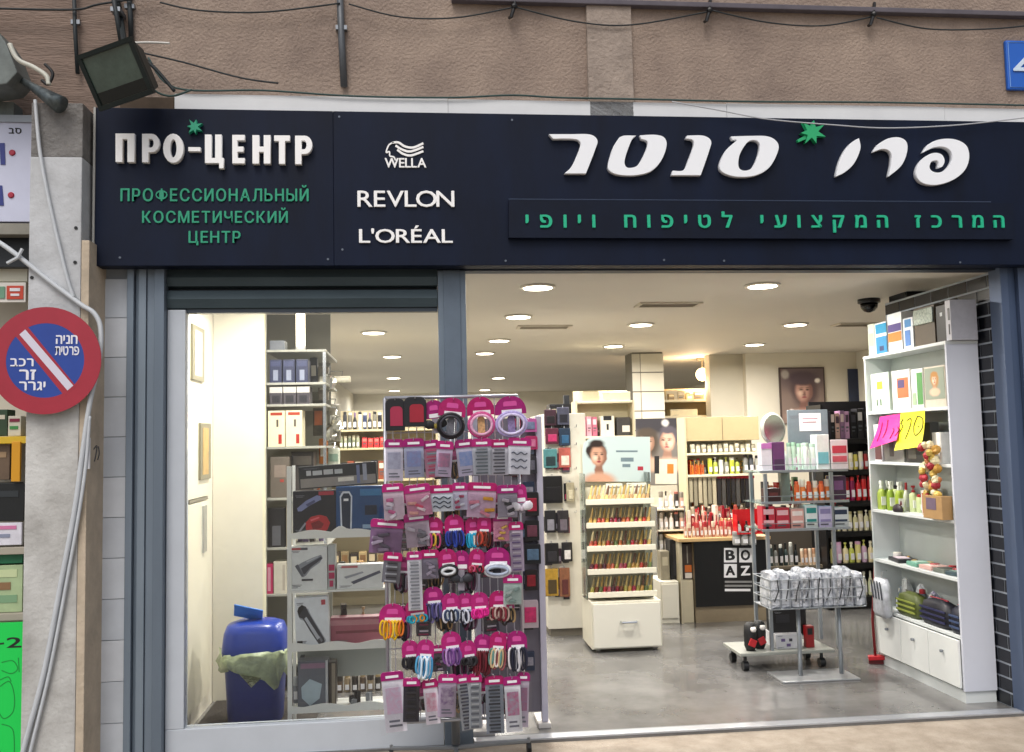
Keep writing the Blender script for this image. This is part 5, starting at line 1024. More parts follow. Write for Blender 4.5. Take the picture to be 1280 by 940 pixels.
# ================================================================== MIDDLE OF THE SHOP
# peg panel with black hanging goods
YO = 2.6
ox0, ox1 = PY(682, 620, YO).x, PY(734, 620, YO).x
gp_ = thing('gondola_end', 'cream gondola end panel with pegs of black goods', 'display panel', ((ox0+ox1)/2, YO, 0))
bx(ox0, ox1, YO, YO+.9, .06, PY(700, 517, YO).z).build('panel', mat('#d2cec2', .6, var=.06), gp_, bevel=.004)
bx(ox0+.02, ox1-.02, YO+.02, YO+.88, 0, .06).build('plinth', mat('#6b655a', .6), gp_)
for i, v in enumerate((534, 556, 586, 612, 640)): 
    q = PY(718, v, YO); MB().tube([(q.x, YO, q.z), (q.x, YO-.09, q.z), (q.x, YO-.1, q.z+.02)], .004, 5).build('peg', CHROME, gp_)
zt_ = PY(700, 517, YO).z
pbox(687, 714, 505, 517, YO+.02, .2, 'flat black box on top of the gondola end', 'box', '#1b1b1e', [(.1, .9, .5, .9, '#a8a48c')], None, zt_)
pbox(705, 712, 494, 505, YO+.1, .06, 'small dark figure box standing at the top of the gondola end', 'box', '#24262a', (), None, PY(705, 505, YO+.1).z)
gr = 'dark goods pegged on the gondola end'
for i, (u, v, w_, h_, c, c2, d) in enumerate(((688, 522, 15, 20, '#3a1c2c', '#1a161c', 'wine dark brush set'), (704, 520, 15, 22, '#4a4c60', '#22222c', 'grey violet pack'), (690, 545, 16, 20, '#5a1c34', '#b83468', 'pink and black pack'), (706, 546, 14, 22, '#1c3048', '#2c5a80', 'navy pack'), (688, 573, 17, 24, '#4a8084', '#203438', 'teal pack'), (706, 572, 15, 25, '#a8544c', '#e0d0c4', 'salmon and white pack'), (691, 612, 24, 34, '#0c0b0e', '#141318', 'large black comb bag'), (713, 615, 10, 24, '#a8a088', '#cfc8b0', 'beige tag'),
     (688, 652, 14, 28, '#1a191e', '#8a8894', 'black brush pack'), (704, 652, 14, 28, '#2a262c', '#6c6470', 'charcoal brush pack'), (690, 692, 17, 26, '#100f13', '#2c2a30', 'black mirror pack'), (709, 690, 13, 24, '#1c1a1e', '#dcd8d8', 'black pack with white label'), (690, 728, 16, 34, '#b08a30', '#4a3c20', 'amber pack'), (706, 728, 13, 36, '#8a5a40', '#5c2c2c', 'brown pack'))):
    q = rect(u-w_/2, u+w_/2, v-h_/2, v+h_/2, YO-.05)
    t = thing('pegged_pack', f'{d} hanging in row {"one two three four five six seven".split()[i//2]} of the gondola end', 'pack', ((q[0]+q[1])/2, YO-.04, q[2]), gr)
    bx(q[0], q[1], YO-.052, YO-.02, q[2], q[3]).build('pack', mat(c, .4, var=.3, scale=30), t, bevel=.006); bx(q[0]+.02, q[1]-.015, YO-.058, YO-.051, q[2]+.02, q[3]-(q[3]-q[2])*.4).build('product', mat(c2, .35, var=.2, scale=40), t, bevel=.004)
    MB().tube([((q[0]+q[1])/2, YO-.03, q[3]-.004), ((q[0]+q[1])/2, YO-.03, q[3]+.012), ((q[0]+q[1])/2, YO+.002, q[3]+.012)], .004, 5).build('peg', CHROME, t)

for i in range(18):
    r_i, c_i = i//3, i % 3; u = 686+c_i*11+rnd.uniform(-2, 2); v = 534+r_i*40+rnd.uniform(-3, 3); w_ = rnd.uniform(7, 10); h_ = rnd.uniform(18, 28)
    q = rect(u-w_/2, u+w_/2, v-h_/2, v+h_/2, YO-.02); c = ['#17161a', '#2c2a33', '#3a2230', '#22242c', '#4a4450', '#101014', '#7a3048'][i*5 % 7]
    t = thing('pegged_pack', f'narrow dark pack, {ORD[c_i]} from left in the {ORD[r_i]} back layer of the gondola end', 'pack', ((q[0]+q[1])/2, YO-.01, q[2]), gr)
    bx(q[0], q[1], YO-.018, YO-.001, q[2], q[3]).build('pack', mat(c, .35, var=.4, scale=40), t, bevel=.004); bx(q[0]+.006, q[1]-.006, YO-.0195, YO-.0175, q[2]+.02, q[2]+.06).build('label_strip', pm(['#c8c4c8', '#8a8490', '#b0305c'][i % 3]), t)

# wheeled nail colour display
YM = 1.94; DM = .42
nx0, nx1 = PY(740, 780, YM).x, PY(828, 780, YM).x
nzb, nzt = PY(784, 811, YM).z, PY(784, 752, YM).z
nd = thing('nail_colour_display', 'white wheeled cosmetics display with trays and a drawer', 'display stand', ((nx0+nx1)/2, YM+.2, 0))
cr_m = mat('#d6d2c2', .4, var=.04)
bx(nx0, nx1, YM+.018, YM+DM, nzb, nzt).build('cabinet', cr_m, nd, bevel=.004)
dr = bx(nx0+.012, nx1-.012, YM, YM+.017, nzb+.012, nzt-.014).build('drawer_front', mat('#dcd9cc', .35), nd, bevel=.004)
q = PY(787, 778, YM-.03); MB().tube([(q.x-.06, YM, q.z), (q.x-.055, YM-.03, q.z), (q.x+.055, YM-.03, q.z), (q.x+.06, YM, q.z)], .009, 8).build('handle', CHROME, dr)
for x in (nx0+.05, nx1-.05):
    for y in (YM+.05, YM+DM-.05):
        cs = MB().tube([(x, y, nzb), (x, y, .04)], .012, 8).build('caster', CHROME, nd); MB().tube([(x-.014, y, .031), (x+.014, y, .031)], .03, 14).build('wheel', mat('#8d8a84', .4), cs)
nh = PY(780, 548, YM+.2).z
px_ = (PY(735, 650, YM).x, PY(820, 650, YM).x)
for x in (px_[0], px_[1]-.012): bx(x, x+.012, YM+.15, YM+.34, nzt, PY(780, 600, YM).z+.05).build('side_panel', ACRYL, nd)
bx(px_[0]+.013, px_[1]-.013, YM+.325, YM+.34, nzt, nh-.04).build('back_board', mat('#c9c4b0', .5), nd)
TZ = [PY(778, v, YM+.05).z for v in (627, 656, 685, 714, 743)]
gname = 'nail colour testers on the wheeled display'
pal = ['#b02838', '#b86a3a', '#8a1c30', '#c89a50', '#b85a68', '#7a4a30', '#c86048', '#a83048', '#c8a860', '#6a7a48', '#b89038', '#5c2838', '#a8a050', '#c84838']
body_t = mesh_only(MB().lathe([(.8, 0), (1, .05), (1, .34), (.5, .4)], (0, 0, 0), 8), WHITE, True); cap_t = mesh_only(MB().lathe([(.6, .401), (.66, .44), (.5, 1)], (0, 0, 0), 8), WHITE, True)
rowname = ['top', 'second', 'third', 'fourth', 'bottom']
for k, z in enumerate(TZ):
    tr = MB().box(px_[0]+.013, px_[1]-.013, YM+.06, YM+.32, z-.012, z).build('tray', cr_m, nd); bx(px_[0]-.004, px_[1]+.004, YM+.045, YM+.059, z-.02, z+.022).build('tray_lip', mat('#e2ddca', .35), tr, bevel=.003)
    n = 15; rr_ = (px_[1]-px_[0]-.03)/n/2*.82
    for i in range(n):
        x = px_[0]+.02+(px_[1]-px_[0]-.04)*(i+.5)/n; c = pal[(i*5+k*3+int(rnd.random()*3)) % len(pal)]
        if k == 0: c = ['#d8b878', '#c8a070', '#b09068', '#e0c890'][i % 4]
        t = thing('nail_colour_tester', f'slanted colour tester, {ORD[i]} from left in the {rowname[k]} tray of the wheeled display', 'nail colour', (x, YM+.12, z), gname)
        sc = (rr_*1.1, rr_*1.1, .125); rot = (R(-12), R(14), 0)
        t.rotation_euler = rot
        b = bpy.data.objects.new('body', body_t); C.objects.link(b); b.parent = t; b.scale = sc; b.material_slots[0].link = 'OBJECT'; b.material_slots[0].material = mat(c, .2)
        b.location.z = .004
        b = bpy.data.objects.new('cap', cap_t); C.objects.link(b); b.parent = t; b.scale = sc; b.location.z = .004; b.material_slots[0].link = 'OBJECT'; b.material_slots[0].material = mat(['#c8b070', '#b89a58', '#d8c898', '#a88a48', '#8a7a50', '#6a4a38', '#c0a868'][(i*3+k) % 7], .3)
# header poster of the display
YH = YM+.3
hd_ = thing('display_header', 'pale blue header poster with a woman on the cosmetics display', 'poster', PY(772, 603, YH))
lp = cr([(729, 602, 'c'), (728, 565), (733, 551), (748, 546), (790, 546), (812, 546, 'c'), (813, 602, 'c')], 5)
MB().prism([(PY(u, v, YH).x, PY(u, v, YH).z) for u, v in lp][::-1], YH-.012, YH).build('board', soft_print('#bccccb', face_spots(748, 569, 13, (728, 813, 546, 602), '#c89a80', '#8a6250', '#2c201c', '#8c3038', 1, False)+[]), hd_)
for u0_, u1_, v, hpx in ((770, 797, 563, 2.2), (776, 792, 572, 5), (778, 788, 580, 4)): shape_px('print_line', [[(u0_, v), (u1_, v), (u1_, v+hpx), (u0_, v+hpx)]], YH-.012, .0006, pm('#6d8088'), hd_)
shape_px('red_print', [[(797, 583), (804, 583), (804, 588), (797, 588)]], YH-.012, .0006, pm('#a83040'), hd_)
for i, (u0_, u1_) in enumerate(((757, 778), (783, 808))):
    pbox(u0_, u1_, 592, 605, YM+.14, .005, f'{["left", "right"][i]} small pale card standing in the top tray', 'card', '#dcdcc8', [(.1, .9, .3, .45, '#8a8a80')], None, TZ[0]+.055+.001, 'small_card')

# poster of two faces in front of the column
YQ = YC-.03
q = rect(796, 847, 523, 606, YQ)
fp = thing('face_poster', 'tall poster of two faces in front of the pale column', 'poster', ((q[0]+q[1])/2, YQ, q[2]))
FB = (796, 847, 523, 606)
bx(q[0], q[1], YQ, YQ+.02, q[2], q[3]).build('board', soft_print('#77726e', [(.5, .95, .8, .18, .3, '#35333a')]+face_spots(809, 553, 12, FB, '#c8a48e', '#94705e', '#4a4038', '#8c4a48')+face_spots(834, 552, 13, FB, '#d4b09c', '#9c7868', '#55505a', '#a04c50', -1, False)+[(.72, .93, .08, .05, .5, '#d8d4d0')]), fp)
shape_px('white_print', [[(819, 574), (846, 574), (846, 605), (819, 605)]], YQ-.0004, .0006, pm('#d8d2c0'), fp)
shape_px('bottle_print', [[(818, 570), (824, 570), (824, 592), (818, 592)]], YQ-.0012, .0006, INK, fp); shape_px('amber_print', [[(834, 580), (842, 580), (842, 592), (834, 592)]], YQ-.0012, .0006, pm('#b8742c'), fp)
# portrait poster on the back wall
YV = 6.17
q = rect(975, 1032, 459, 530, YV)
pp = thing('portrait_poster', 'dark framed portrait poster high on the back wall', 'poster', ((q[0]+q[1])/2, YV, q[2]))
bx(q[0], q[1], YV, YV+.028, q[2], q[3]).build('frame', mat('#4a3c38', .4), pp, bevel=.006)
PB = (977, 1030, 461, 529)
nbox(977, 1030, 461, 529, YV-.001, .0009, 'portrait_print', soft_print('#8d7a72', [(.5, .9, .7, .3, .5, '#6a5a5c')]+face_spots(1005, 489, 14, PB, '#c4988a', '#8a645c', '#5c4a4c', '#9a5458')+[(.52, .84, .34, .12, .4, '#55464e'), (.1, .9, .09, .08, .4, '#a8a098'), (.22, .2, .06, .06, .6, '#e8dcd4'), (.86, .78, .06, .04, .5, '#efe6dc')]), pp, 0)
t = thing('dark_poster', 'narrow dark blue poster beside the white cabinet on the back wall', 'poster', PY(1066, 510, YV))
nbox(1061, 1085, 461, 505, YV, .02, 'board', mat('#2a3450', .4, var=.3, scale=5), t)

# ================================================================== COUNTER
YT = 2.9
kx0, kx1 = PY(868, 720, YT).x, PY(960, 720, YT).x
ct = thing('sales_counter', 'black fronted sales counter with a pale wooden top', 'counter', ((kx0+kx1)/2, YT+.25, 0))
zt2, zp2 = PY(905, 671, YT).z, PY(905, 757, YT).z
bx(kx0, kx1, YT, YT+.5, .0, zt2-.03).build('carcass', mat('#8d7f68', .5, var=.12), ct)
bx(kx0, kx1, YT-.02, YT-.001, zp2, zt2-.031).build('black_front', mat('#0b0b0c', .35), ct)
tx0_ = PY(846, 668, YT).x
bx(tx0_, kx1+.02, YT-.05, YT+.5, zt2-.03, zt2).build('top', mat('#c9a877', .35, var=.15, scale=5), ct, bevel=.005)
bx(tx0_+.02, tx0_+.04, YT, YT+.48, 0, zt2-.031).build('side_panel', mat('#bcb39c', .4), ct)
YZ = YT-.024
bz = thing('brand_poster', 'black and white lettered poster on the counter front', 'poster', PY(922, 742, YZ))
nbox(903, 943, 683, 743, YZ, .003, 'sheet', mat('#0d0d0e', .5), bz, 0)
for (ch, u0_, u1_, v0_, v1_, inv) in (('B', 905, 921, 685, 703, 0), ('O', 924, 940, 685, 703, 0), ('A', 905, 921, 705, 722, 0), ('Z', 924, 940, 705, 722, 1)):
    if not inv: shape_px('letter_tile', [[(u0_, v0_), (u1_, v0_), (u1_, v1_), (u0_, v1_)]], YZ, .001, PAPER, bz)
    write(ch, u0_+2, u1_-2, v0_+2.5, v1_-2.5, YZ-.001, INK if not inv else PAPER, bz, .001, 'H', .1, .05)
for v in (726, 731): shape_px('print_line', [[(906, v), (940, v), (940, v+2.5), (906, v+2.5)]], YZ, .001, pm('#8a8a8a'), bz)
shape_px('print_line', [[(906, 736), (938, 736), (938, 739), (906, 739)]], YZ, .001, PAPER, bz)
# white cupboard and black tall boxes left of the counter
YQ2 = YT+.02
wcx = thing('low_white_cupboard', 'low cream cupboard between display and counter', 'cupboard', PY(835, 781, YQ2))
wcx.location.z = 0
q = rect(826, 849, 727, 781, YQ2); bx(q[0], q[1], YQ2, YQ2+.4, 0, q[3]).build('body', mat('#dcd8ca', .45), wcx, bevel=.004)
bx(q[0]+.01, q[1]-.01, YQ2-.016, YQ2-.001, .05, q[3]-.02).build('door', mat('#e0dccf', .4), wcx, bevel=.003)
g = 'dark packs on the low cream cupboard'
pbox(838, 850, 676, 726, YQ2+.1, .15, 'tall black pack left of the counter', 'box', '#121214', [(.3, .6, .1, .9, '#2c2c32')], g, q[3])
pbox(826, 837, 690, 726, YQ2+.1, .12, 'silver grey pack beside the tall black pack', 'box', '#8d8674', [(.2, .8, .2, .5, '#b9b29c')], g, q[3])
pbox(853, 867, 680, 724, YT+.05, .1, 'brown and orange pack beside the counter front', 'box', '#3a302a', [(.2, .8, .6, .8, '#c86a2c'), (.2, .8, .82, .97, '#e0d8cc'), (.4, .5, .05, .55, '#8a8478')], None, PY(860, 724, YT+.05).z)
bx_t = thing('counter_side_stand', 'cream stand between the cupboard and the black counter front', 'stand', (PY(860, 780, YT).x, YT+.1, 0))
q = rect(852, 867, 725, 779, YT+.02); bx(q[0], q[1], YT+.02, YT+.2, 0, q[3]-.001).build('body', mat('#c2b9a0', .35), bx_t, bevel=.003)
# goods on the counter
g = 'red lacquer bottles on the counter'
brow(866, 916, 641, 668, YT+.12, 11, ['flask'], ['#b0303c', '#a83848', '#c04a50'], ['#8a1c28', '#2a1c1c'], '{} small red bottle from left on the counter', g, zt2, mt=None)
brow(854, 914, 650, 670, YT+.03, 12, ['flask', 'jar'], ['#c8a08c', '#b87a68', '#d8b8a0'], ['#c84a48', '#e0d0b8', '#a83038'], '{} small clear pink bottle from left at the counter edge', 'pink bottles at the counter edge', zt2)
pbox(904, 920, 650, 669, YT+.2, .1, 'tan card box on the counter', 'box', '#c89a6c', [(.2, .8, .2, .5, '#e0c8a0')], None, zt2)
rs = thing('red_display_rack', 'red acrylic rack of grey cups at the right counter end', 'rack', PY(935, 668, YT-.06))
q = rect(919, 951, 637, 664, YT-.08)
bx(q[0], q[1], YT-.02, YT-.012, q[2]-.02, q[3]).build('back', mat('#c0141c', .25), rs); bx(q[0], q[1], YT-.12, YT-.021, q[2]-.022, q[2]-.01).build('ledge', mat('#c0141c', .25), rs)
bx(q[0], q[0]+.01, YT-.12, YT-.021, q[2]-.009, q[3]-.04).build('side', mat('#c0141c', .25), rs); bx(q[1]-.01, q[1], YT-.12, YT-.021, q[2]-.009, q[3]-.04).build('side', mat('#c0141c', .25), rs)
for i, u in enumerate((921.5, 931.5, 941.5)):
    p = PY(u, 680, YT-.1); t = bottle(p.x, YT-.08, PY(u, 681, YT-.08).z, .034, .115, 'jar', '#9a9a98', '#8a8a8a', f'{["left", "middle", "right"][i]} grey cup under the red rack', 'grey cups under the red rack', 'cup', 'grey_cup')
    t = bottle(PY(u+2, 655, YT-.08).x, YT-.07, q[2]-.0095, .022, .1, 'flask', ['#d8d4cc', '#20181a', '#d8d4cc'][i], '#17171a', f'{["left", "middle", "right"][i]} bottle standing in the red rack', 'bottles in the red rack')
# narrow tower of small accessories between display and counter
YTW = YT+.35
wx0_, wx1_ = PY(822, 660, YTW).x, PY(856, 660, YTW).x
tw_ = thing('accessory_tower', 'narrow pale tower of small accessories left of the counter', 'rack', ((wx0_+wx1_)/2, YTW+.1, 0))
bx(wx0_, wx1_, YTW+.2, YTW+.215, 0, PY(838, 608, YTW).z).build('back_panel', mat('#c4beac', .5), tw_)
WZ = [PY(838, v, YTW).z for v in (636, 662, 690, 720)]
for z in WZ: bx(wx0_, wx1_, YTW, YTW+.199, z-.014, z).build('shelf', mat('#dcd6c4', .4), tw_)
for x in (wx0_-.012, wx1_): bx(x, x+.0118, YTW, YTW+.215, 0, WZ[0]+.02).build('post', CHROME, tw_)
for k, z in enumerate(WZ):
    v = (636, 662, 690, 720)[k]
    brow(823, 855, v-22, v, YTW+.05, 5, ['jar', 'flask', 'pump', 'tube'], ['#d8d4cc', '#b8b0a8', '#e8e4dc', '#3a3634', '#c8a090'], ['#8a8478', '#1c1a1a', '#d8d4cc', '#a86a5c'], '{} small pale jar from left, '+ORD[k]+' shelf of the accessory tower', 'jars on the accessory tower', z)
brow(870, 948, 655, 669, YT+.28, 16, ['jar', 'can'], ['#a83040', '#c85a50', '#8a2030', '#d8a090'], ['#e0d0b8', '#7a1820', '#33211c'], '{} small red pot from left, back row on the counter', 'red pots on the counter', zt2, jit=.4)
# shelf wall behind the counter
YJ = 4.2
jx0, jx1 = PY(860, 600, YJ).x, PY(952, 600, YJ).x
bwl = thing('counter_shelf_wall', 'cream shelf wall with a cupboard behind the counter', 'shelf unit', ((jx0+jx1)/2, YJ+.15, 0))
zc1, zc0 = PY(890, 521, YJ).z, PY(890, 551, YJ).z
bx(jx0, jx1, YJ+.25, YJ+.27, 0, zc1).build('back_panel', mat('#cdc7b6', .5), bwl); bx(jx0-.02, jx0-.001, YJ, YJ+.27, 0, zc1).build('upright', mat('#c6bd9c', .5), bwl)
bx(jx0, jx1, YJ+.02, YJ+.249, zc0, zc1).build('cupboard', mat('#bfae86', .45, var=.06), bwl, bevel=.004)
bx((jx0+jx1)/2-.002, (jx0+jx1)/2+.002, YJ+.017, YJ+.021, zc0+.01, zc1-.01).build('door_gap', mat('#6a5c40', .6), bwl)
JZ = [PY(890, v, YJ).z for v in (566, 593, 650)]
for z in JZ: bx(jx0, jx1, YJ, YJ+.249, z-.022, z).build('shelf', mat('#e6dfc4', .4), bwl, bevel=.003)
brow(862, 945, 554, 565, YJ+.06, 12, ['jar', 'can'], ['#b8b29a', '#cfc9b4', '#a09a84'], ['#d8d2bc', '#8a846c'], '{} pale jar from left on the upper counter shelf', 'jars on the upper counter shelf', JZ[0])
brow(862, 880, 574, 592, YJ+.05, 7, ['flask', 'pump'], ['#c8642c', '#d07a30', '#b8542c'], ['#e0a040', '#33261c'], '{} orange bottle from left on the counter shelf', 'orange bottles on the counter shelf', JZ[1])
brow(884, 925, 570, 592, YJ+.06, 6, ['tube', 'pump'], ['#c8d048', '#b0bc50', '#dcdcd0', '#9a9a8c'], ['#d8dc60', '#f0f0e8', '#5c6030'], '{} yellow green bottle from left on the counter shelf', 'yellow green bottles on the counter shelf', JZ[1])
brow(928, 950, 568, 592, YJ+.06, 3, ['can'], ['#8a8a84', '#55585c', '#a8a8a0'], ['#2a2c30'], '{} grey bottle from left at the end of the counter shelf', 'grey bottles on the counter shelf', JZ[1])
g = 'long tools hanging under the counter shelf'
for i in range(14):
    u = 864+i*5.9; c = (['#a8a088', '#8f8874', '#b8ae94'] if i < 6 else ['#2c2a2c', '#4a4846', '#1c1a1c', '#8a8478'])[i % 3]
    q = rect(u-2.2, u+2.2, 598, 628+(i*5 % 9), YJ+.03); t = thing('hanging_tool', f'{"pale" if i < 6 else "dark red topped"} long tool hanging under the counter shelf, {ORD[i]} from left', 'tool', ((q[0]+q[1])/2, YJ+.03, q[2]), g)
    bx(q[0], q[1], YJ+.03, YJ+.06, q[2], q[3]).build('handle', pm(c), t, bevel=.005); bx(q[0]-.004, q[1]+.004, YJ+.026, YJ+.064, q[3]+.0005, JZ[1]-.0222).build('hanger', pm('#a82430' if i > 5 else '#cfc6ac'), t)
brow(862, 950, 632, 650, YJ+.06, 13, ['tube', 'flask', 'jar'], ['#b8a890', '#8a7a68', '#c8b8a0', '#6a5a50'], ['#e0d4bc', '#33302c', '#a84a3c'], '{} beige bottle from left on the low counter shelf', 'bottles on the low counter shelf', JZ[2])
# high shelves at the back
YHS = 6.6
hx0, hx1 = PY(830, 500, YHS).x, PY(934, 500, YHS).x
hsx = thing('high_back_shelf', 'high cream shelf with a blue box above the counter', 'shelf', ((hx0+hx1)/2, YHS+.15, PY(880, 520, YHS).z))
for v in (499, 519): z = PY(880, v, YHS).z; bx(hx0, hx1, YHS, YHS+.3, z-.03, z).build('board', mat('#ddd2b4', .45), hsx, bevel=.003)
bx(hx0, hx1, YHS+.301, YHS+.33, PY(880, 560, YHS).z, PY(880, 484, YHS).z).build('back_panel', mat('#a4906c', .6), hsx)
for x in (hx0-.03, hx1): bx(x, x+.03, YHS, YHS+.33, 0, PY(880, 484, YHS).z).build('upright', mat('#cfc4a6', .5), hsx)
z = PY(880, 519, YHS).z; pbox(910, 932, 504, 519, YHS+.04, .2, 'blue box on the high back shelf', 'box', '#22386c', (), None, z); pbox(890, 908, 510, 519, YHS+.04, .2, 'dark brown box beside the blue box on the high shelf', 'box', '#3a2c24', (), None, z); pbox(838, 872, 511, 519, YHS+.04, .2, 'cream flat box on the high back shelf', 'box', '#e4d8b4', (), None, z)
z = PY(880, 499, YHS).z; pbox(832, 852, 487, 499, YHS+.04, .2, 'grey cream box left on the top back shelf', 'box', '#b9b29c', (), None, z); pbox(858, 925, 492, 499, YHS+.04, .2, 'long pale carton on the top back shelf', 'box', '#cfc09a', (), None, z)
YH2 = 5.0
hx0, hx1 = PY(722, 520, YH2).x, PY(791, 520, YH2).x
hs2 = thing('cream_wall_unit', 'cream wall unit with two shelves left of the pale column', 'shelf unit', ((hx0+hx1)/2, YH2+.15, 0))
bx(hx0, hx1, YH2+.25, YH2+.28, 0, PY(755, 487, YH2).z).build('back_panel', mat('#cabf9c', .55), hs2)
for v in (501, 545): z = PY(755, v, YH2).z; bx(hx0, hx1, YH2, YH2+.249, z-.025, z).build('shelf', mat('#ece4c8', .4), hs2, bevel=.003)
for x in (hx0-.02, hx1): bx(x, x+.02, YH2+.0, YH2+.28, 0, PY(755, 501, YH2).z+.001).build('upright', mat('#cfc4a6', .5), hs2)
z = PY(755, 501, YH2).z; pbox(728, 749, 488, 501, YH2+.03, .18, 'cream carton on the top shelf of the wall unit', 'box', '#d4c9a8', [(.05, .95, 0, .12, '#b8ac88')], None, z)
pbox(753, 788, 490, 501, YH2+.03, .18, 'wide white carton on the top shelf of the wall unit', 'box', '#efe8cc', (), None, z)
z = PY(755, 545, YH2).z; xrow(726, 747, 519, 545, YH2+.03, .1, 3, ['#c87a90', '#d89aa8', '#c06880'], ['#e8c8d0'], '{} pink pack from left on the cream wall unit', 'pink packs on the cream wall unit', z, 'pack')
pbox(751, 768, 520, 545, YH2+.03, .12, 'white gift box with a black bow on the cream wall unit', 'box', '#e8e4d4', [(.2, .8, 0, .22, '#1c1c20'), (.42, .58, .4, .7, '#2c2c30')], None, z); pbox(771, 788, 522, 545, YH2+.03, .12, 'dark and white box on the cream wall unit', 'box', '#3c3a38', [(.4, .95, .45, .8, '#e0dcd0')], None, z)

# fuller shelves at the back
MIX = ['#b8322c', '#e0dccf', '#2a2a2e', '#c8a050', '#6a8a5a', '#8a5a80', '#d8d4cc', '#c86a3a', '#4a5a78', '#e8d8b0']; CAPS = ['#e8e4d8', '#1c1c20', '#c8a050', '#b02c34']
clutter(862, 946, 571, 592, YJ+.14, JZ[1], 18, '{} mixed bottle from left, back row of the counter shelf', 'mixed goods on the counter shelf', MIX, CAPS, .03)
clutter(862, 948, 628, 650, YJ+.14, JZ[2], 18, '{} mixed product from left, back row of the low counter shelf', 'mixed goods on the low counter shelf', MIX, CAPS, .03)
clutter(856, 916, 636, 670, YT+.38, zt2, 14, '{} tall red product from left at the back of the counter', 'tall goods on the counter', ['#b02c34', '#c85a50', '#8a2030', '#d8a090', '#e0d0c0'], CAPS, .03)
clutter(726, 790, 530, 545, YH2+.14, PY(755, 545, YH2).z, 9, '{} small product from left, back row of the cream wall unit', 'small goods on the cream wall unit', MIX, CAPS, .03)
z = PY(755, 590, YH2).z; bx(hx0, hx1, YH2, YH2+.249, z-.025, z).build('shelf', mat('#ece4c8', .4), hs2, bevel=.003)
clutter(724, 790, 560, 590, YH2+.05, z, 10, '{} mixed product from left, lowest shelf of the cream wall unit', 'mixed goods on the cream wall unit', MIX, CAPS, .08)
z = PY(880, 499, YHS).z; clutter(834, 930, 488, 499, YHS+.02, z, 8, '{} small carton from left in front on the top back shelf', 'cartons on the top back shelf', ['#d8ccac', '#b8a888', '#e8e0c8', '#8a7a60'], ['#e8e4d8'], .0)
# ================================================================== GLASS SHELF TROLLEY
YG2 = 1.2; DG = .34
gx0_, gx1_ = PY(953, 640, YG2).x, PY(1060, 640, YG2).x
tr_ = thing('glass_shelf_trolley', 'steel trolley with glass shelves of hair products', 'trolley', ((gx0_+gx1_)/2, YG2+.15, 0))
zb_ = PY(975, 813, YG2+.02).z; bx0 = PY(924, 815, YG2).x; bx1 = PY(1034, 815, YG2).x
stl = mat('#9aa0a6', .35, .6)
bx(bx0, bx1+.05, YG2-.02, YG2+DG, zb_-.022, zb_).build('base_board', mat('#94968f', .4), tr_, bevel=.005)
for x in (bx0+.05, bx1-.03):
    for y in (YG2+.03, YG2+DG-.06):
        cs = MB().tube([(x, y, zb_-.022), (x, y, .04)], .012, 8).build('caster', BLACK, tr_); MB().tube([(x-.018, y, .033), (x+.018, y, .033)], .032, 14).build('wheel', BLACK, cs)
zt3 = PY(1000, 590, YG2).z
for x in (gx0_+.03, gx1_-.11):
    for y in (YG2+.02, YG2+DG-.04): bx(x, x+.022, y, y+.022, zb_, zt3-.008).build('post', stl, tr_)
GZ = [PY(1005, v, YG2).z for v in (588, 627, 661)]
for z in GZ:
    s_ = bx(gx0_-.01, gx1_+.01, YG2, YG2+DG, z-.008, z).build('glass_shelf', clear('#d8ecec', 1.2, .06, .04), tr_)
    bx(gx0_-.01, gx1_+.01, YG2-.012, YG2-.001, z-.012, z+.006).build('edge_rail', stl, tr_, bevel=.002)
    bx(gx0_-.01, gx1_+.01, YG2-.012, YG2-.004, z+.04, z+.044).build('guard_rail', stl, tr_)
g = 'products on the top glass shelf'
z = GZ[0]; y = YG2+.04
pbox(952, 965, 553, 588, y, .08, 'white pack with a pink band on the top glass shelf', 'pack', '#e2dce6', [(0, 1, 0, .2, '#c878c0')], g, z); pbox(966, 981, 552, 588, y, .08, 'purple pack on the top glass shelf', 'pack', '#6a3a6c', [(.1, .9, .6, .95, '#4a3050')], g, z)
brow(983, 1002, 551, 588, y+.03, 3, ['tube'], ['#dcece0', '#c8e4d0'], ['#a8d4b8'], '{} pale green tube from left on the top glass shelf', g, z); brow(1003, 1020, 552, 588, y+.03, 2, ['tube'], ['#e4eee8'], ['#c0dccc'], '{} white tube beside the pale green tubes', g, z)
pbox(1021, 1037, 544, 588, y, .1, 'tall white and turquoise box on the top glass shelf', 'box', '#e6eeee', [(.1, .9, .5, .85, '#78c0cc')], g, z); pbox(1039, 1060, 551, 588, y, .1, 'white box with a red print at the right end of the top glass shelf', 'box', '#dcd4d8', [(.08, .92, .2, .45, '#c03c50'), (.08, .92, .55, .75, '#c85a68')], g, z)
z = GZ[1]; g = 'products on the middle glass shelf'
pbox(958, 976, 610, 627, y, .1, 'dark brown pack on the middle glass shelf', 'pack', '#3c1c1c', [(.2, .8, .3, .6, '#6a3030')], g, z); pbox(977, 988, 592, 627, y+.12, .06, 'grey mirror card on the middle glass shelf', 'card', '#8a9088', (), g, z)
brow(992, 1038, 600, 627, y+.03, 6, ['can', 'jar'], ['#d8602c', '#e07a38', '#c8502c', '#e8a070'], ['#d8562c', '#f0e0d0'], '{} orange bottle from left on the middle glass shelf', 'orange bottles on the middle glass shelf', z)
pbox(1039, 1058, 598, 627, y+.1, .08, 'plum box on the middle glass shelf', 'box', '#4a2c50', [(.2, .8, .2, .6, '#8a5a90')], g, z)
z = GZ[2]; g = 'boxes on the lowest glass shelf'
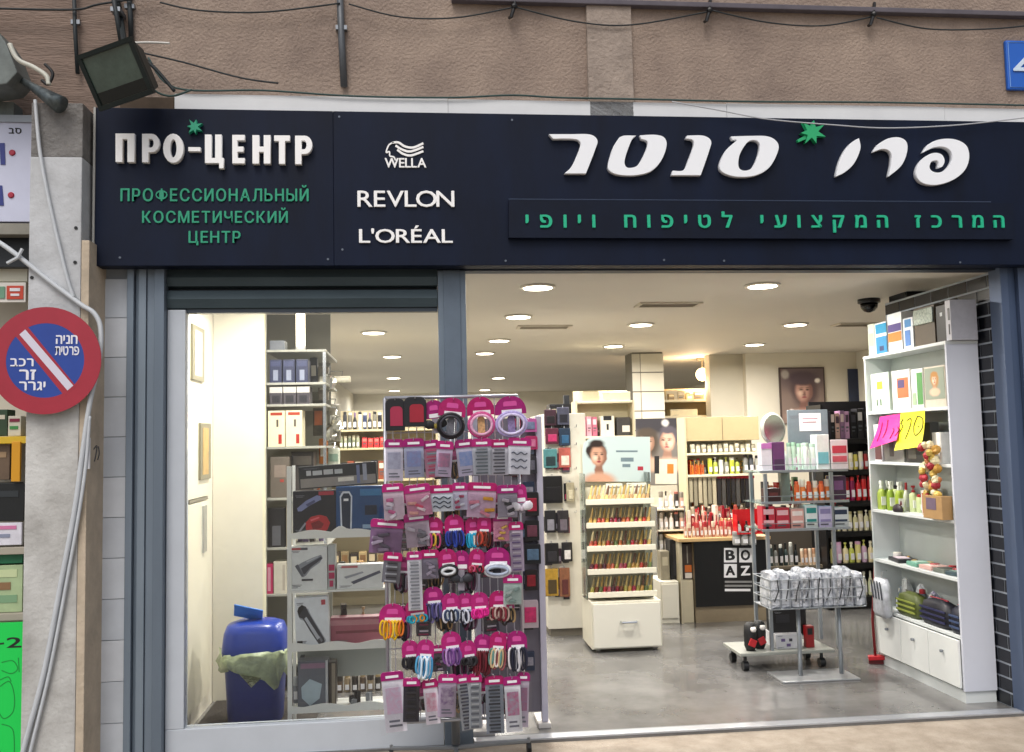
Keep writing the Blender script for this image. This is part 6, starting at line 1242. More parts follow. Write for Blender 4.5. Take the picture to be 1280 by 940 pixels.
for i, (u0_, u1_, c, c2, d) in enumerate(((953, 969, '#c02c40', '#e0b0b8', 'first red box'), (970, 987, '#b8283c', '#e0b0b8', 'second red box'), (989, 1005, '#d8a098', '#e8dcd8', 'salmon box'), (1007, 1022, '#dce4e4', '#2c8a88', 'white and teal box'), (1024, 1040, '#c4bcdc', '#8a80b0', 'lilac box'), (1042, 1061, '#cfd4d8', '#22304c', 'white and navy box'))):
    pbox(u0_, u1_, 632+(i % 3)*2, 661, y-.02, .1, f'{d} on the lowest glass shelf', 'box', c, [(.1, .9, .12, .35, c2), (.1, .9, .6, .72, c2), (.1, .7, .8, .86, '#555860')], g, z)
# round mirror, grey board
z = GZ[0]
q = PY(966, 536, YG2+.2)
mr = thing('round_mirror', 'round vanity mirror behind the top glass shelf', 'mirror', (q.x, YG2+.25, z))
rm = (PY(986, 536, YG2+.2).x-PY(947, 536, YG2+.2).x)/2
MR = Matrix.Translation(q) @ Matrix.Rotation(R(24), 4, 'Z') @ Matrix.Rotation(R(88), 4, 'X')
MB().lathe([(rm*.98, -.012), (rm*1.02, 0), (rm*.98, .012)], (0, 0, 0), 32).xf(MR).build('rim', mat('#c4c6bc', .3, .3), mr, True); MB().lathe([(rm*.86, .0125), (rm*.86, .0155)], (0, 0, 0), 32).xf(MR).build('glass', mat('#8f8e86', .22, 1), mr)
MB().tube([(q.x, q.y, q.z-rm*.98), (q.x, q.y, z+.012)], .012, 8).build('stem', CHROME, mr); MB().lathe([(.07, 0), (.07, .008), (.02, .014)], (q.x, q.y, z+.0005), 20).build('foot', CHROME, mr)
t = pbox(986, 1036, 514, 588, YG2+.26, .02, 'grey board with a white paper label above the glass shelves', 'board', '#6d7880', [(.28, .82, .06, .36, '#e8e8ea'), (.36, .74, .14, .16, '#b09098'), (.36, .7, .2, .22, '#b09098')], None, z, 'grey_board')
# things on the trolley base
g = 'shoes and packs on the trolley base'
t = thing('paw_slippers', 'black and white slippers with red trim on the trolley base', 'slippers', (PY(945, 815, YG2).x, YG2+.06, zb_))
for i, (u, s_) in enumerate(((938, 1), (953, -1))):
    p = PY(u, 790, YG2+.05)
    o = MB().lathe([(.03, 0), (.042, .03), (.045, .12), (.04, .17), (.02, .19)], (p.x, YG2+.06+i*.05, zb_+.001), 12).build('sole', mat('#1a1a1c', .6, var=.4, scale=20), t, True)
    MB().lathe([(.016, -.016), (.022, 0), (.016, .016)], (p.x+.01, YG2+.02+i*.05, zb_+.15), 10).build('white_puff', mat('#e4e0dc', .8), t, True); MB().obox((p.x, YG2+.012+i*.05, zb_+.06), (.05, .012, .05), (0, R(25*s_), 0)).build('red_trim', mat('#b01c24', .5), t, bevel=.004)
pbox(966, 1008, 764, 797, YG2+.12, .12, 'black bag on a white pack on the trolley base', 'bag', '#101014', [(.1, .5, .2, .5, '#26262c')], g, zb_+.075, 'black_bag')
pbox(970, 1003, 795, 813, YG2+.06, .2, 'white printed pack on the trolley base', 'pack', '#d8d8dc', [(.2, .35, .3, .5, '#6a5a8a'), (.5, .62, .3, .5, '#3a3a44'), (.4, .55, .65, .85, '#6a5a8a')], g, zb_)
pbox(1008, 1018, 786, 813, YG2+.06, .05, 'small red pack at the right of the trolley base', 'pack', '#a01c20', [(.2, .8, .1, .4, '#18181a')], g, zb_)

# ================================================================== BASKET STAND
YBK = .95
qb = rect(957, 1074, 714, 757, YBK)
bs = thing('basket_stand', 'grey wire basket on two posts with a flat steel base', 'basket stand', ((qb[0]+qb[1])/2, YBK+.12, 0))
p0, p1 = PY(972, 846, YBK).x, PY(1068, 846, YBK).x
bx(p0, p1, YBK-.09, YBK+.19, .0, .012).build('base_plate', mat('#a2a4a6', .35, .5, var=.1), bs, bevel=.004)
for u in (999, 1050): x = PY(u, 800, YBK+.05).x; MB().tube([(x, YBK+.05, .0125), (x, YBK+.05, qb[2]-.003)], .014, 12).build('post', stl, bs, True)
bx(qb[0]+.01, qb[1]-.01, YBK-.08, YBK+.22, qb[2]-.006, qb[2]).build('basket_floor', stl, bs)
hw2 = mesh_only(MB().tube([(qb[0], 0, 0), (qb[1], 0, 0)], .0035, 5), stl)
for k in range(4):
    for y in (YBK-.085, YBK+.225): piece('basket_wire', hw2, bs, (0, y, qb[2]+(qb[3]-qb[2])*k/3.6))
hw3 = mesh_only(MB().tube([(0, YBK-.085, 0), (0, YBK+.225, 0)], .0035, 5), stl)
for k in range(4):
    for x in (qb[0], qb[1]): piece('basket_wire', hw3, bs, (x, 0, qb[2]+(qb[3]-qb[2])*k/3.6))
vw3 = mesh_only(MB().tube([(0, 0, qb[2]), (0, 0, qb[2]+(qb[3]-qb[2])*.84)], .003, 5), stl)
for k in range(11): piece('basket_wire', vw3, bs, (qb[0]+(qb[1]-qb[0])*k/10, YBK-.085, 0))
g = 'clear packs in the wire basket'
nrr = random.Random(11)
for i in range(9):
    u = 958+i*13; q = rect(u, u+12.2, 708+nrr.random()*8, 757, YBK)
    dpt = .2; zz0 = qb[2]+.001; y0_ = YBK-.075+(i % 2)*.012
    t = thing('clear_pack', f'clear pack of white goods in the wire basket, {ORD[i]} from left', 'pack', ((q[0]+q[1])/2, y0_+dpt/2, zz0), g)
    hh_ = q[3]-q[2]
    nn = [nrr.uniform(.86, 1.08) for _ in range(80)]
    MB().lathe([(.5, 0), (.54, .06), (.54, .5), (.5, .8), (.44, .95), (.2, 1)], (0, 0, 0), 12, 1, 1, 7, lambda a_, b_: ((nn[a_*12+b_]-1)*.3, (nn[a_*12+b_+7]-1)*.25)).xf(Matrix.Translation(((q[0]+q[1])/2, y0_+dpt/2, zz0)) @ Matrix.Diagonal((q[1]-q[0], dpt, hh_, 1))).build('bag', mat('#cdd1d8', .18, scale=24, col2='#6d727c'), t)
    MB().obox(((q[0]+q[1])/2, y0_-.004, zz0+hh_*.45), ((q[1]-q[0])*.72, .003, hh_*.66), (0, nrr.uniform(-.1, .1), 0)).build('print', mat(['#e8eaee', '#c8ccd2', '#e0e2e6', '#d4d6da'][i % 4], .3, scale=45, col2=['#8a8e96', '#b8bcc2', '#3c4048', '#26282e'][i % 4]), t)
    MB().tube([((q[0]+q[1])/2+.01*nrr.uniform(-1, 1)+dx, y0_-.012, zz0+hh_*(.2+.6*kk)) for kk, dx in ((0, -.012), (.5, .008), (1, .014))], .0035, 5).build('black_cord', BLACK, t)

# ================================================================== BLACK SHELF UNIT AT THE RIGHT
YX = 3.2
ax0, ax1 = PY(1034, 640, YX).x, PY(1120, 640, YX).x
bsu = thing('black_shelf_unit', 'black shelf unit of red and pale bottles right of the glass trolley', 'shelf unit', ((ax0+ax1)/2, YX+.2, 0))
bk_ = mat('#121214', .4)
bx(ax0, ax1, YX+.3, YX+.32, 0, PY(1070, 500, YX).z).build('back_panel', bk_, bsu)
for x in (ax0-.02, ax1): bx(x, x+.019, YX, YX+.32, 0, PY(1070, 505, YX).z).build('upright', bk_, bsu)
AZ = [PY(1070, v, YX).z for v in (548, 587, 626, 664, 704, 746)]
for z in AZ: bx(ax0, ax1, YX, YX+.299, z-.05, z).build('shelf', bk_, bsu, bevel=.003)
bx(ax0, ax1, YX+.02, YX+.299, 0, .1).build('plinth', bk_, bsu)
sides = 'on the black shelf unit'
xrow(1038, 1062, 513, 548, YX+.04, .12, 4, ['#1c1a1e', '#c8a498', '#8a6a88', '#b890b0'], ['#d8c8c0', '#4a3a48'], '{} dark and pink box from left, top of the black shelf unit', 'boxes on the black shelf unit', AZ[0])
xrow(1063, 1096, 510, 548, YX+.04, .12, 4, ['#16161a', '#242428', '#1a1a20'], ['#3c3c44', '#c8c8c8'], '{} black box from left, top right of the black shelf unit', 'boxes on the black shelf unit', AZ[0])
brow(1060, 1098, 564, 587, YX+.06, 6, ['jar', 'can'], ['#e0d8bc', '#d8cc60', '#e8e4d0', '#a82c30'], ['#efe8cc', '#22222a'], '{} white and yellow jar from left, second black shelf', 'jars on the second black shelf', AZ[1])
brow(1040, 1098, 594, 626, YX+.06, 8, ['can', 'pump', 'tube'], ['#c01c28', '#d0282c', '#a81824', '#8a1c50'], ['#d83038', '#e04040', '#5c1018'], '{} red bottle from left, third black shelf', 'red bottles on the third black shelf', AZ[2])
brow(1038, 1100, 638, 664, YX+.06, 9, ['pump', 'tube'], ['#d8d4b0', '#c8c498', '#e0d8c0'], ['#e8e4cc', '#b8b080'], '{} pale bottle from left, fourth black shelf', 'pale bottles on the fourth black shelf', AZ[3])
brow(1004, 1036, 684, 704, YX+.0, 7, ['tube', 'can'], ['#e0c8b0', '#d8b8a8'], ['#f0e4cc'], '{} cream bottle from left behind the wire basket', 'cream bottles behind the basket', AZ[4]+.0) if False else None
brow(1037, 1100, 676, 704, YX+.06, 8, ['spray', 'tube', 'pump'], ['#dcd48a', '#d0b0cc', '#e8dcb0', '#c8d060'], ['#f0ecd0', '#d8a8c8', '#d8dc70'], '{} pastel bottle from left, fifth black shelf', 'pastel bottles on the fifth black shelf', AZ[4])
brow(1037, 1100, 714, 746, YX+.06, 8, ['flask', 'spray'], ['#cfd4b0', '#b8c0a0', '#dcdcc8'], ['#ece8d4'], '{} pale green bottle from left, sixth black shelf', 'pale green bottles on the sixth black shelf', AZ[5])
# low counter goods visible between trolley posts
YX2 = 3.3
ax0, ax1 = PY(958, 700, YX2).x, PY(1032, 700, YX2).x
lcu = thing('low_goods_shelf', 'low dark shelf of peach bottles behind the glass trolley', 'shelf unit', ((ax0+ax1)/2, YX2+.15, 0))
bx(ax0, ax1, YX2+.24, YX2+.26, 0, PY(1000, 662, YX2).z).build('back_panel', mat('#4a443c', .6), lcu)
z = PY(1000, 707, YX2).z
for zz_ in (z, PY(1000, 757, YX2).z): bx(ax0, ax1, YX2, YX2+.239, zz_-.03, zz_).build('shelf', mat('#7a705f', .5), lcu)
for x in (ax0-.02, ax1): bx(x, x+.019, YX2, YX2+.26, 0, PY(1000, 662, YX2).z).build('upright', mat('#5c564c', .5), lcu)
brow(1000, 1030, 686, 707, YX2+.05, 6, ['tube', 'jar'], ['#e0c0a0', '#d8b090', '#ecd8c0'], ['#f4ead4', '#c89878'], '{} peach bottle from left behind the glass trolley', 'peach bottles behind the trolley', z)
brow(960, 998, 678, 707, YX2+.05, 6, ['can', 'spray'], ['#3a4a48', '#8a8c88', '#222a2c'], ['#cfd0c8', '#17191a'], '{} dark green bottle from left behind the glass trolley', 'dark bottles behind the trolley', z)

# ================================================================== BROOM
p = PZ(1096, 830, .0)
sq = thing('red_broom', 'red floor squeegee leaning beside the white cabinet', 'squeegee', (p.x, p.y, 0))
MB().obox((p.x, p.y, .045), (.11, .05, .03), (0, R(-4), R(-20))).build('head', mat('#b41420', .4), sq, bevel=.006); MB().obox((p.x, p.y, .016), (.105, .014, .03), (0, 0, R(-20))).build('blade', mat('#5c0c12', .5), sq)
pt_ = PY(1097, 745, p.y+.15)
MB().tube([(p.x-.008, p.y, .055), (p.x+.0, p.y+.03, .3), (pt_.x, p.y+.1, 1.0)], .010, 8).build('handle', mat('#7a1018', .4), sq, True)

# ================================================================== WHITE CABINET AT THE RIGHT
XC, XCB, YC0, YC1 = 3.2, 3.405, .235, 1.275
cb = thing('white_shelf_cabinet', 'tall white open shelf cabinet at the right of the doorway', 'cabinet', ((XC+XCB)/2, (YC0+YC1)/2, 0))
wc_ = mat('#d3d8d8', .45, var=.04, scale=3)
CT = 2.14
bx(XC, XCB, YC0, YC0+.018, .07, CT).build('end_panel', mat('#c9cdd8', .45, var=.04, scale=3), cb, bevel=.002); bx(XC, XCB, YC1-.018, YC1, .07, CT).build('end_panel', wc_, cb, bevel=.002)
bx(XCB-.012, XCB-.001, YC0+.0185, YC1-.0185, .07, CT).build('back_panel', mat('#b9c0bd', .5, var=.04), cb)
bx(XC-.004, XCB, YC0-.003, YC1+.003, CT+.0005, CT+.02).build('top_board', wc_, cb, bevel=.002)
bx(XC+.012, XCB, YC0+.015, YC1-.01, .0, .069).build('plinth', wc_, cb)
SZ = [1.762, 1.412, 1.075, .73, .39]
for z in SZ: bx(XC+.001, XCB-.013, YC0+.019, YC1-.019, z-.02, z).build('shelf', wc_, cb, bevel=.002)
bx(XC+.02, XC+.022, (YC0+YC1)/2, (YC0+YC1)/2+.001, .1, .2)
yy_ = [YC0+.02+(YC1-YC0-.04)*k/3 for k in range(4)]
for k in range(3):
    dd_ = bx(XC-.016, XC-.0005, yy_[k]+.002, yy_[k+1]-.002, .085, .365).build('door', mat('#d9dcda', .4, var=.03), cb, bevel=.003)
    yk = (yy_[k]+yy_[k+1])/2; MB().lathe([(.010, -.008), (.012, 0), (.010, .008)], (XC-.026, yk, .27), 10).build('knob', GREYM, dd_)
def cyz(u0, u1, v0, v1): 
    a = PX(u0, (v0+v1)/2, XC+.02); b = PX(u1, (v0+v1)/2, XC+.02); um = (u0+u1)/2
    return max(YC0+.02, min(a.y, b.y)), min(YC1-.02, max(a.y, b.y)), PX(um, v1, XC+.02).z, PX(um, v0, XC+.02).z
def cbox(u0, u1, v0, v1, z, label, cat, col, prints=(), depth=.1, group=None, name='product_box', xo=.03):
    y0_, y1_, a, b = cyz(u0, u1, v0, v1); h_ = b-a; x = XC+xo
    t = thing(name, label, cat, (x+depth/2, (y0_+y1_)/2, z), group)
    bx(x, x+depth, y0_+.003, y1_-.003, z+.0005, z+h_).build('carton', pm(col), t, bevel=.003)
    for i, (f0, f1, g0, g1, c) in enumerate(prints):
        yb_, ya_ = y1_-(y1_-y0_)*f0, y1_-(y1_-y0_)*f1
        bx(x-.001-.0006*(i+1), x+.0005, ya_, yb_, z+h_*(1-g1), z+h_*(1-g0)).build('print', pm(c), t)
    return t, x, y0_, y1_, h_
zt4 = CT+.0205; g = 'boxes on top of the white cabinet'
cbox(1079, 1092, 412, 452, zt4, 'pale green box, farthest on top of the white cabinet', 'box', '#c8d2c0', [(.2, .8, .3, .7, '#a8b8a0')], .12, g)
cbox(1092, 1107, 408, 448, zt4, 'blue and white box on top of the white cabinet', 'box', '#d4dee4', [(.12, 1, .05, .35, '#1c86b0'), (.12, 1, .45, .98, '#1c7cac'), (.4, .75, .75, .9, '#20305c')], .12, g)
cbox(1108, 1126, 395, 443, zt4, 'white box with violet and orange bands on top of the cabinet', 'box', '#dadcdc', [(.05, .95, .28, .48, '#4a3c78'), (.05, .95, .5, .74, '#c8762c')], .12, g)
cbox(1127, 1140, 397, 436, zt4, 'narrow white and blue box on top of the cabinet', 'box', '#d0d6da', [(.2, .8, .05, .3, '#3c7ab0'), (.2, .7, .4, .9, '#4a78b8')], .12, g)
t, x, y0_, y1_, h_ = cbox(1141, 1167, 385, 434, zt4, 'brown handbag with a silver sequin flap on top of the cabinet', 'handbag', '#4c4030', [], .13, g, 'handbag')
bx(x-.012, x+.02, y0_+.01, y1_-.01, zt4+h_*.55, zt4+h_*.95).build('sequin_flap', mat('#a9b4ac', .25, .6, var=.6, scale=60), t, bevel=.005)
t, x, y0_, y1_, h_ = cbox(1168, 1187, 381, 428, zt4, 'black shiny handbag on top of the cabinet', 'handbag', '#08080b', [(.4, .6, .2, .3, '#c8ccd0')], .12, g, 'handbag')
t, x, y0_, y1_, h_ = cbox(1188, 1207, 374, 426, zt4, 'grey gift bag with a green plant print nearest on the cabinet top', 'gift bag', '#b4b4bc', [(.1, .5, .2, .5, '#3a3a40'), (.2, .4, .6, .85, '#26282c')], .17, g, 'gift_bag', .02)
pmz = PY(1213, 415, y0_)
for k in range(7):
    a = R(-60+20*k); MB().add([(x+.08, y0_-.001, zt4+.05), (x+.08+.012*math.cos(a)+.05*math.sin(a), y0_-.002, zt4+.05+.055*math.cos(a)), (x+.08+.085*math.sin(a), y0_-.003, zt4+.05+.1*math.cos(a)), (x+.08-.012*math.cos(a)+.05*math.sin(a), y0_-.002, zt4+.05+.05*math.cos(a))], [[0, 1, 2, 3]]).build('leaf_print', mat('#146c3c', .4), t)
bx(x+.06, x+.1, y0_-.003, y0_+.001, zt4+.01, zt4+.05).build('pot_print', pm('#e4e4e8'), t)
z = SZ[0]; g = 'products on the top shelf of the white cabinet'
cbox(1087, 1110, 466, 514, z, 'white box with a yellow dot on the top cabinet shelf', 'box', '#cfdcd0', [(.35, .65, .22, .42, '#d8c030'), (.3, .36, .68, .85, '#3a5c3a'), (.5, .56, .68, .85, '#3a5c3a')], .1, g)
cbox(1113, 1136, 458, 508, z, 'white pack with an orange and violet photo on the top cabinet shelf', 'pack', '#dcdcd8', [(.3, .9, .2, .7, '#b8683c'), (.35, .7, .25, .45, '#4a3c6c')], .08, g)
cbox(1137, 1152, 455, 505, z, 'white pack with green leaves on the top cabinet shelf', 'pack', '#e2e6e0', [(.5, .95, .1, .9, '#4c8a48'), (.1, .4, .6, .9, '#9ab090')], .08, g)
t, x, y0_, y1_, h_ = cbox(1153, 1180, 448, 500, z, 'framed portrait print of a blonde woman on the top cabinet shelf', 'picture', '#c9bfae', [], .03, g, 'framed_picture')
bx(x-.002, x-.0002, y0_+.012, y1_-.012, z+h_*.2, z+h_*.96).build('portrait_print', soft_print('#8a9484', face_spots(50, 38, 17, (0, 100, 0, 100), '#e0b89c', '#b88864', '#b07a34', '#a04848'), side=True), t)
z = SZ[1]; g = 'products on the second shelf of the white cabinet'
cbox(1091, 1101, 534, 580, z, 'white pack with dark red picture on the second cabinet shelf', 'pack', '#dcdce0', [(.1, .9, .55, .95, '#5c3838')], .06, g)
cbox(1103, 1128, 545, 579, z, 'grey picture box behind the pink price note', 'box', '#8a8a84', [(.3, .5, .2, .8, '#55554f')], .06, g)
cbox(1130, 1162, 528, 578, z, 'dark grey box behind the yellow price note', 'box', '#4a4a46', [(.1, .4, .6, .9, '#77776f')], .06, g)
cbox(1163, 1175, 536, 575, z, 'white box beside the yellow price note', 'box', '#d4d4d0', [(.5, .9, .0, 1, '#e8e6e2')], .06, g)
z = SZ[2]; g = 'products on the third shelf of the white cabinet'
for i in range(7):
    p = PX(1094+i*5.4, 636, XC+.06); bottle(XC+.05+.05*(i % 2), min(YC1-.06, p.y), z, .026, .2, 'spray', ['#9ab03c', '#8aa438', '#a4b850'][i % 3], '#dfe4d8', f'{ORD[i]} green spray bottle from left on the third cabinet shelf', 'green spray bottles in the white cabinet')
t = thing('dark_purse', 'small dark purse lying in front of the green bottles', 'purse', (XC+.03, PX(1124, 636, XC+.03).y, z), g)
p = PX(1124, 634, XC+.03); MB().lathe([(.05, 0), (.06, .015), (.045, .04), (.01, .055)], (XC+.02, p.y, z+.001), 14, .4, 1).build('purse', mat('#2a2028', .5), t, True); MB().tube([(XC+.02, p.y-.03, z+.04), (XC+.02, p.y-.045, z+.075), (XC+.02, p.y-.05, z+.05)], .004, 5).build('strap', mat('#6a2030', .5), t)
cbox(1149, 1156, 608, 639, z, 'narrow red and white box on the third cabinet shelf', 'box', '#d4d0c8', [(.3, .9, .1, .9, '#a83428')], .06, g); cbox(1157, 1166, 606, 640, z, 'narrow white box on the third cabinet shelf', 'box', '#e4e6e6', [(.3, .8, .15, .9, '#c4ccd0')], .06, g)
brow_ = [('#c8c48a', '#2c8a58'), ('#2c7a50', '#a8c8a8')]
cbox(1167, 1192, 612, 641, z, 'brown kraft gift bag with flowers on the third cabinet shelf', 'gift bag', '#a8865a', [(.2, .7, .1, .6, '#6a5a6c')], .07, g, 'gift_bag', -.055)
ffy = PX(1180, 600, XC+.06).y
fb = thing('flower_bunch', 'bunch of red and yellow artificial flowers in the kraft bag', 'flowers', (XC+.06, ffy, z+.12), None)
for i in range(40):
    zq = z+.14+.33*(i/40); w2 = .018+.014*rnd.random(); q = Vector((XC-.034+rnd.uniform(-.03, .024), ffy+rnd.uniform(-.085, .085)*(1-.35*i/40), zq+rnd.uniform(-.02, .02)))
    k_ = [rnd.uniform(.7, 1.3) for _ in range(40)]
    MB().lathe([(w2*math.sin(math.pi*(j+.3)/5.6), -w2*math.cos(math.pi*(j+.3)/5.6)) for j in range(6)], q, 6, wob=lambda i_, j_: ((k_[i_*6+j_]-1)*w2*.6, 0)).build('flower', mat(['#a82434', '#c8a850', '#d8ccb0', '#b88a38', '#9a2430', '#dcd0a8', '#c07a48'][(i//2) % 7], .6), fb)
    if i % 6 == 0: MB().tube([(XC-.03, ffy, z+.1), q], .002, 4).build('stem', mat('#4a7a38', .6), fb)
z = SZ[3]; g = 'flat packs on the fourth shelf of the white cabinet'
for i, (u0_, u1_, c, c2, d) in enumerate(((1110, 1131, '#22242a', '#d8c8d0', 'dark and pink'), (1134, 1150, '#6aa08c', '#a8c8b8', 'teal'), (1150, 1167, '#d0a8a0', '#e8d8d0', 'salmon'), (1168, 1182, '#6a7068', '#4a4c48', 'grey'), (1183, 1197, '#3a4c54', '#7a9088', 'dark teal'))):
    y0_ = PX(u1_, 706, XC+.04).y; y1_ = PX(u0_, 706, XC+.04).y; y0_ = max(YC0+.03, y0_)
    t = thing('flat_pack', f'{d} flat pack lying on the fourth cabinet shelf', 'pack', (XC+.09, (y0_+y1_)/2, z), g)
    MB().obox((XC+.09, (y0_+y1_)/2, z+.014), (.13, (y1_-y0_)*.9, .026), (0, 0, .08*(i-2))).build('pack', pm(c), t, bevel=.006); MB().obox((XC+.08, (y0_+y1_)/2, z+.0285), (.08, (y1_-y0_)*.5, .003), (0, 0, .08*(i-2))).build('print', pm(c2), t)
z = SZ[4]; g = 'clutch bags at the bottom of the white cabinet'
def clutch(u0, u1, v0, v1, lb, cols, xo=.0):
    y0_ = max(YC0+.022, PX(u1, (v0+v1)/2, XC+.03).y); y1_ = PX(u0, (v0+v1)/2, XC+.03).y; h_ = PX((u0+u1)/2, v0, XC+.03).z-PX((u0+u1)/2, v1, XC+.03).z
    t = thing('clutch_bag', lb, 'clutch bag', (XC+.06, (y0_+y1_)/2, z), g); yc_ = (y0_+y1_)/2; W_ = (y1_-y0_)/2
    MB().lathe([(.85, 0), (1, .12), (1, .55), (.85, .85), (.3, 1)], (0, 0, 0), 16, 1, 1, 4).xf(Matrix.Translation((XC+.065+xo, yc_, z+.001)) @ Matrix.Diagonal((.055, W_, h_, 1))).build('pouch', mat(cols[0], .5, var=.2, scale=30), t, True)
    for k in range(3): bx(XC+.006+xo, XC+.012+xo, yc_-W_*.85, yc_+W_*.85, z+h_*(.2+.2*k), z+h_*(.27+.2*k)).build('stripe', mat(cols[1], .5), t)
    MB().tube([(XC+.065+xo, yc_-W_*.6, z+h_*1.0), (XC+.065+xo, yc_+W_*.6, z+h_*1.0)], .005, 6).build('zip', mat(cols[2], .4), t)
clutch(1122, 1149, 742, 772, 'green striped clutch bag at the bottom of the cabinet', ['#4c5622', '#8a9440', '#2a3010'])
clutch(1151, 1187, 745, 778, 'black clutch bag with red piping at the bottom of the cabinet', ['#121320', '#2a2c50', '#a83040'])
clutch(1189, 1203, 748, 782, 'small navy clutch bag nearest in the cabinet', ['#14182a', '#3a4a6c', '#b02838'])
g = 'crumpled clear packs at the bottom of the white cabinet'
for i, (u, v, s_, c) in enumerate(((1130, 741, .06, '#d8dcdc'), (1148, 738, .06, '#e0e4e8'), (1164, 742, .055, '#b8b4cc'), (1125, 730, .05, '#8a98a4'), (1180, 738, .055, '#55606a'))):
    p = PX(u, v, XC+.12); nn = [rnd.uniform(.7, 1.2) for _ in range(90)]
    y_ = max(YC0+.09, p.y)
    t = thing('crumpled_pack', f'{["white", "bright white", "lilac", "blue grey", "dark grey"][i]} crumpled pack behind the clutch bags', 'pack', (XC+.135, y_, z), g)
    MB().lathe([(.7, 0), (1, .2), (.95, .6), (.6, .9), (.15, 1)], (0, 0, 0), 12, wob=lambda a_, b_: ((nn[a_*12+b_]-1)*.8, (nn[a_*12+b_+9]-1)*.2)).xf(Matrix.Translation((XC+.14, y_, z+.001)) @ Matrix.Diagonal((.04, .05, .22-.02*i, 1))).build('film', mat(c, .2, var=.3, scale=30), t)
# clear bag hanging outside
p = PX(1106, 745, XC-.02); t = thing('hanging_clear_bag', 'clear bag of tools hanging at the far corner of the cabinet', 'bag', (XC-.04, min(p.y, YC1-.08), PX(1106, 770, XC-.02).z))
zz0 = t.location.z; yq = t.location.y
MB().lathe([(.8, 0), (1, .1), (.95, .8), (.7, 1)], (0, 0, 0), 12, 1, 1, 4).xf(Matrix.Translation((XC-.04, yq, zz0)) @ Matrix.Diagonal((.03, .1, .26, 1))).build('bag', mat('#b8bcc4', .2, var=.25, scale=20), t, True)
for k in range(4): MB().tube([(XC-.072, yq-.06+.04*k, zz0+.12), (XC-.074, yq-.04+.04*k, zz0+.24)], .005, 5).build('tool', mat('#3c4048', .4), t)
MB().tube([(XC-.04, yq, zz0+.25), (XC-.03, yq, zz0+.3), (XC+.004, yq, zz0+.31)], .003, 5).build('hanger', CHROME, t)
# price notes
def note(quad, lb, col, strokes):
    P = [PX(u, v, XC-.012) for u, v in quad]       # top left, top right, bottom right, bottom left
    t = thing('price_note', lb, 'price note', P[3]); n = 6; m = MB(); N_ = 7
    def S(a, b, off=0):
        top = P[0].lerp(P[1], a); bot = P[3].lerp(P[2], a); q = top.lerp(bot, b); return q+Vector((-.035*b*b-.0008-off, 0, 0))
    for j in range(N_):
        for i in range(N_): m.v.append(S(i/(N_-1), j/(N_-1)))
    for j in range(N_):
        for i in range(N_): m.v.append(S(i/(N_-1), j/(N_-1))+Vector((.0006, 0, 0)))
    for off in (0, N_*N_):
        for j in range(N_-1):
            for i in range(N_-1): a = off+j*N_+i; f = [a, a+N_, a+N_+1, a+1]; m.f.append(f if off == 0 else f[::-1])
    m.build('paper', mat(col, .5), t)
    for s_ in strokes: MB().tube([S(a, b, .0008) for a, b in cr([tuple(x) for x in s_], 5, False)], .004, 5).build('ink_stroke', mat('#4a4208', .6) if 'yellow' in lb else mat('#8a0c4c', .6), t)
note([(1100, 521), (1125, 517), (1127, 550), (1093, 561)], 'pink handwritten price note on the cabinet shelf edge', '#f0208c', [[(.2, .2), (.22, .6), (.2, .8)], [(.45, .15), (.46, .5), (.4, .75)], [(.75, .5), (.8, .6), (.72, .85)], [(.95, .5), (1.0, .65), (.9, .8)]])
note([(1126, 516), (1156, 513), (1158, 558), (1124, 563)], 'yellow handwritten price note on the cabinet shelf edge', '#f2ee18', [[(.12, .18), (.06, .28), (.14, .36), (.08, .5)], [(.3, .22), (.45, .18), (.46, .35), (.34, .72)], [(.72, .14), (.6, .4), (.7, .66), (.92, .5), (.92, .22), (.72, .14)], [(.76, .42), (.8, .44)]])

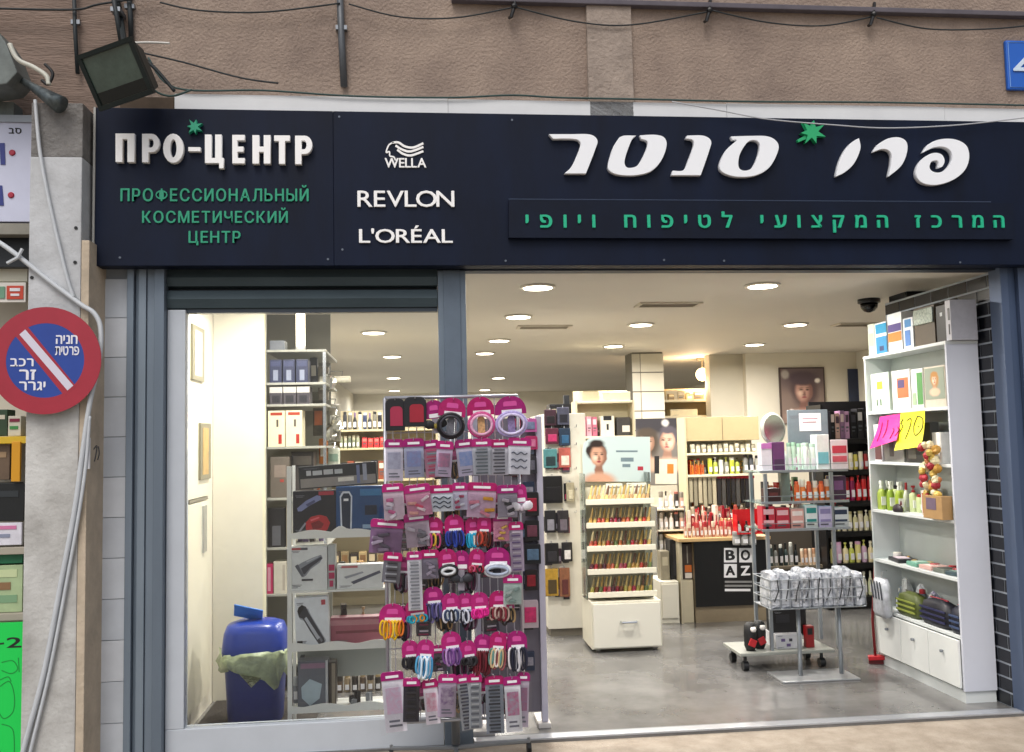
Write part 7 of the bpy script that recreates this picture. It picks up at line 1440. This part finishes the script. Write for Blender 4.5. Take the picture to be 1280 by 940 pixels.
# fuller trolley and cabinet shelves
clutter(955, 1060, 598, 627, YG2+.18, GZ[1], 13, '{} mixed product from left, back row of the middle glass shelf', 'back row of the middle glass shelf', MIX, CAPS, .06)
clutter(955, 1060, 630, 661, YG2+.16, GZ[2], 13, '{} mixed product from left, back row of the lowest glass shelf', 'back row of the lowest glass shelf', ['#c02c40', '#d8a098', '#c4bcdc', '#2c8a88', '#e0dcd8', '#22304c'], CAPS, .06)
clutter(955, 1060, 552, 588, YG2+.14, GZ[0], 11, '{} pale product from left, back row of the top glass shelf', 'back row of the top glass shelf', ['#dce8e0', '#c8dcd0', '#e8e4ec', '#b8c8d8', '#c878a0'], ['#e8f0ea', '#a8d4b8', '#8a60a0'], .04)
def cclut(u0, u1, z, n, hmax, fmt, group, cols):
    ya, yb = PX(u1, 600, XC+.1).y, PX(u0, 600, XC+.1).y; ya = max(YC0+.05, ya); yb = min(YC1-.05, yb)
    for i in range(n):
        y = yb-(yb-ya)*(i+.5)/n; bottle(XC+.12+rnd.uniform(-.02, .03), y, z, .022+.012*rnd.random(), hmax*rnd.uniform(.5, 1), rnd.choice(['can', 'tube', 'pump', 'jar', 'flask']), rnd.choice(cols), rnd.choice(CAPS), fmt.format(ORD[i]), group, 'product', 'product')
cclut(1088, 1180, SZ[0], 9, .2, '{} small product from left, back of the top cabinet shelf', 'back row of the top cabinet shelf', ['#e0e4e0', '#c8d4c0', '#d8a060', '#5a8a58'])
cclut(1092, 1180, SZ[1], 9, .18, '{} small product from left, back of the second cabinet shelf', 'back row of the second cabinet shelf', ['#8a8a84', '#c8c4c0', '#4a4a46', '#a86a50'])
cclut(1098, 1166, SZ[2], 9, .2, '{} small product from left, back of the third cabinet shelf', 'back row of the third cabinet shelf', ['#9ab03c', '#c8d4a0', '#8aa438', '#dce0d0'])
cclut(1108, 1198, SZ[3], 7, .05, '{} small pot from left, back of the fourth cabinet shelf', 'pots on the fourth cabinet shelf', ['#6aa08c', '#d0a8a0', '#4a4c48', '#d8d4d0'])
cclut(1108, 1198, SZ[4], 8, .2, '{} clear wrapped tool from left behind the clutch bags', 'tools behind the clutch bags', ['#5c6670', '#8a949c', '#c4c8d0', '#2c3038'])
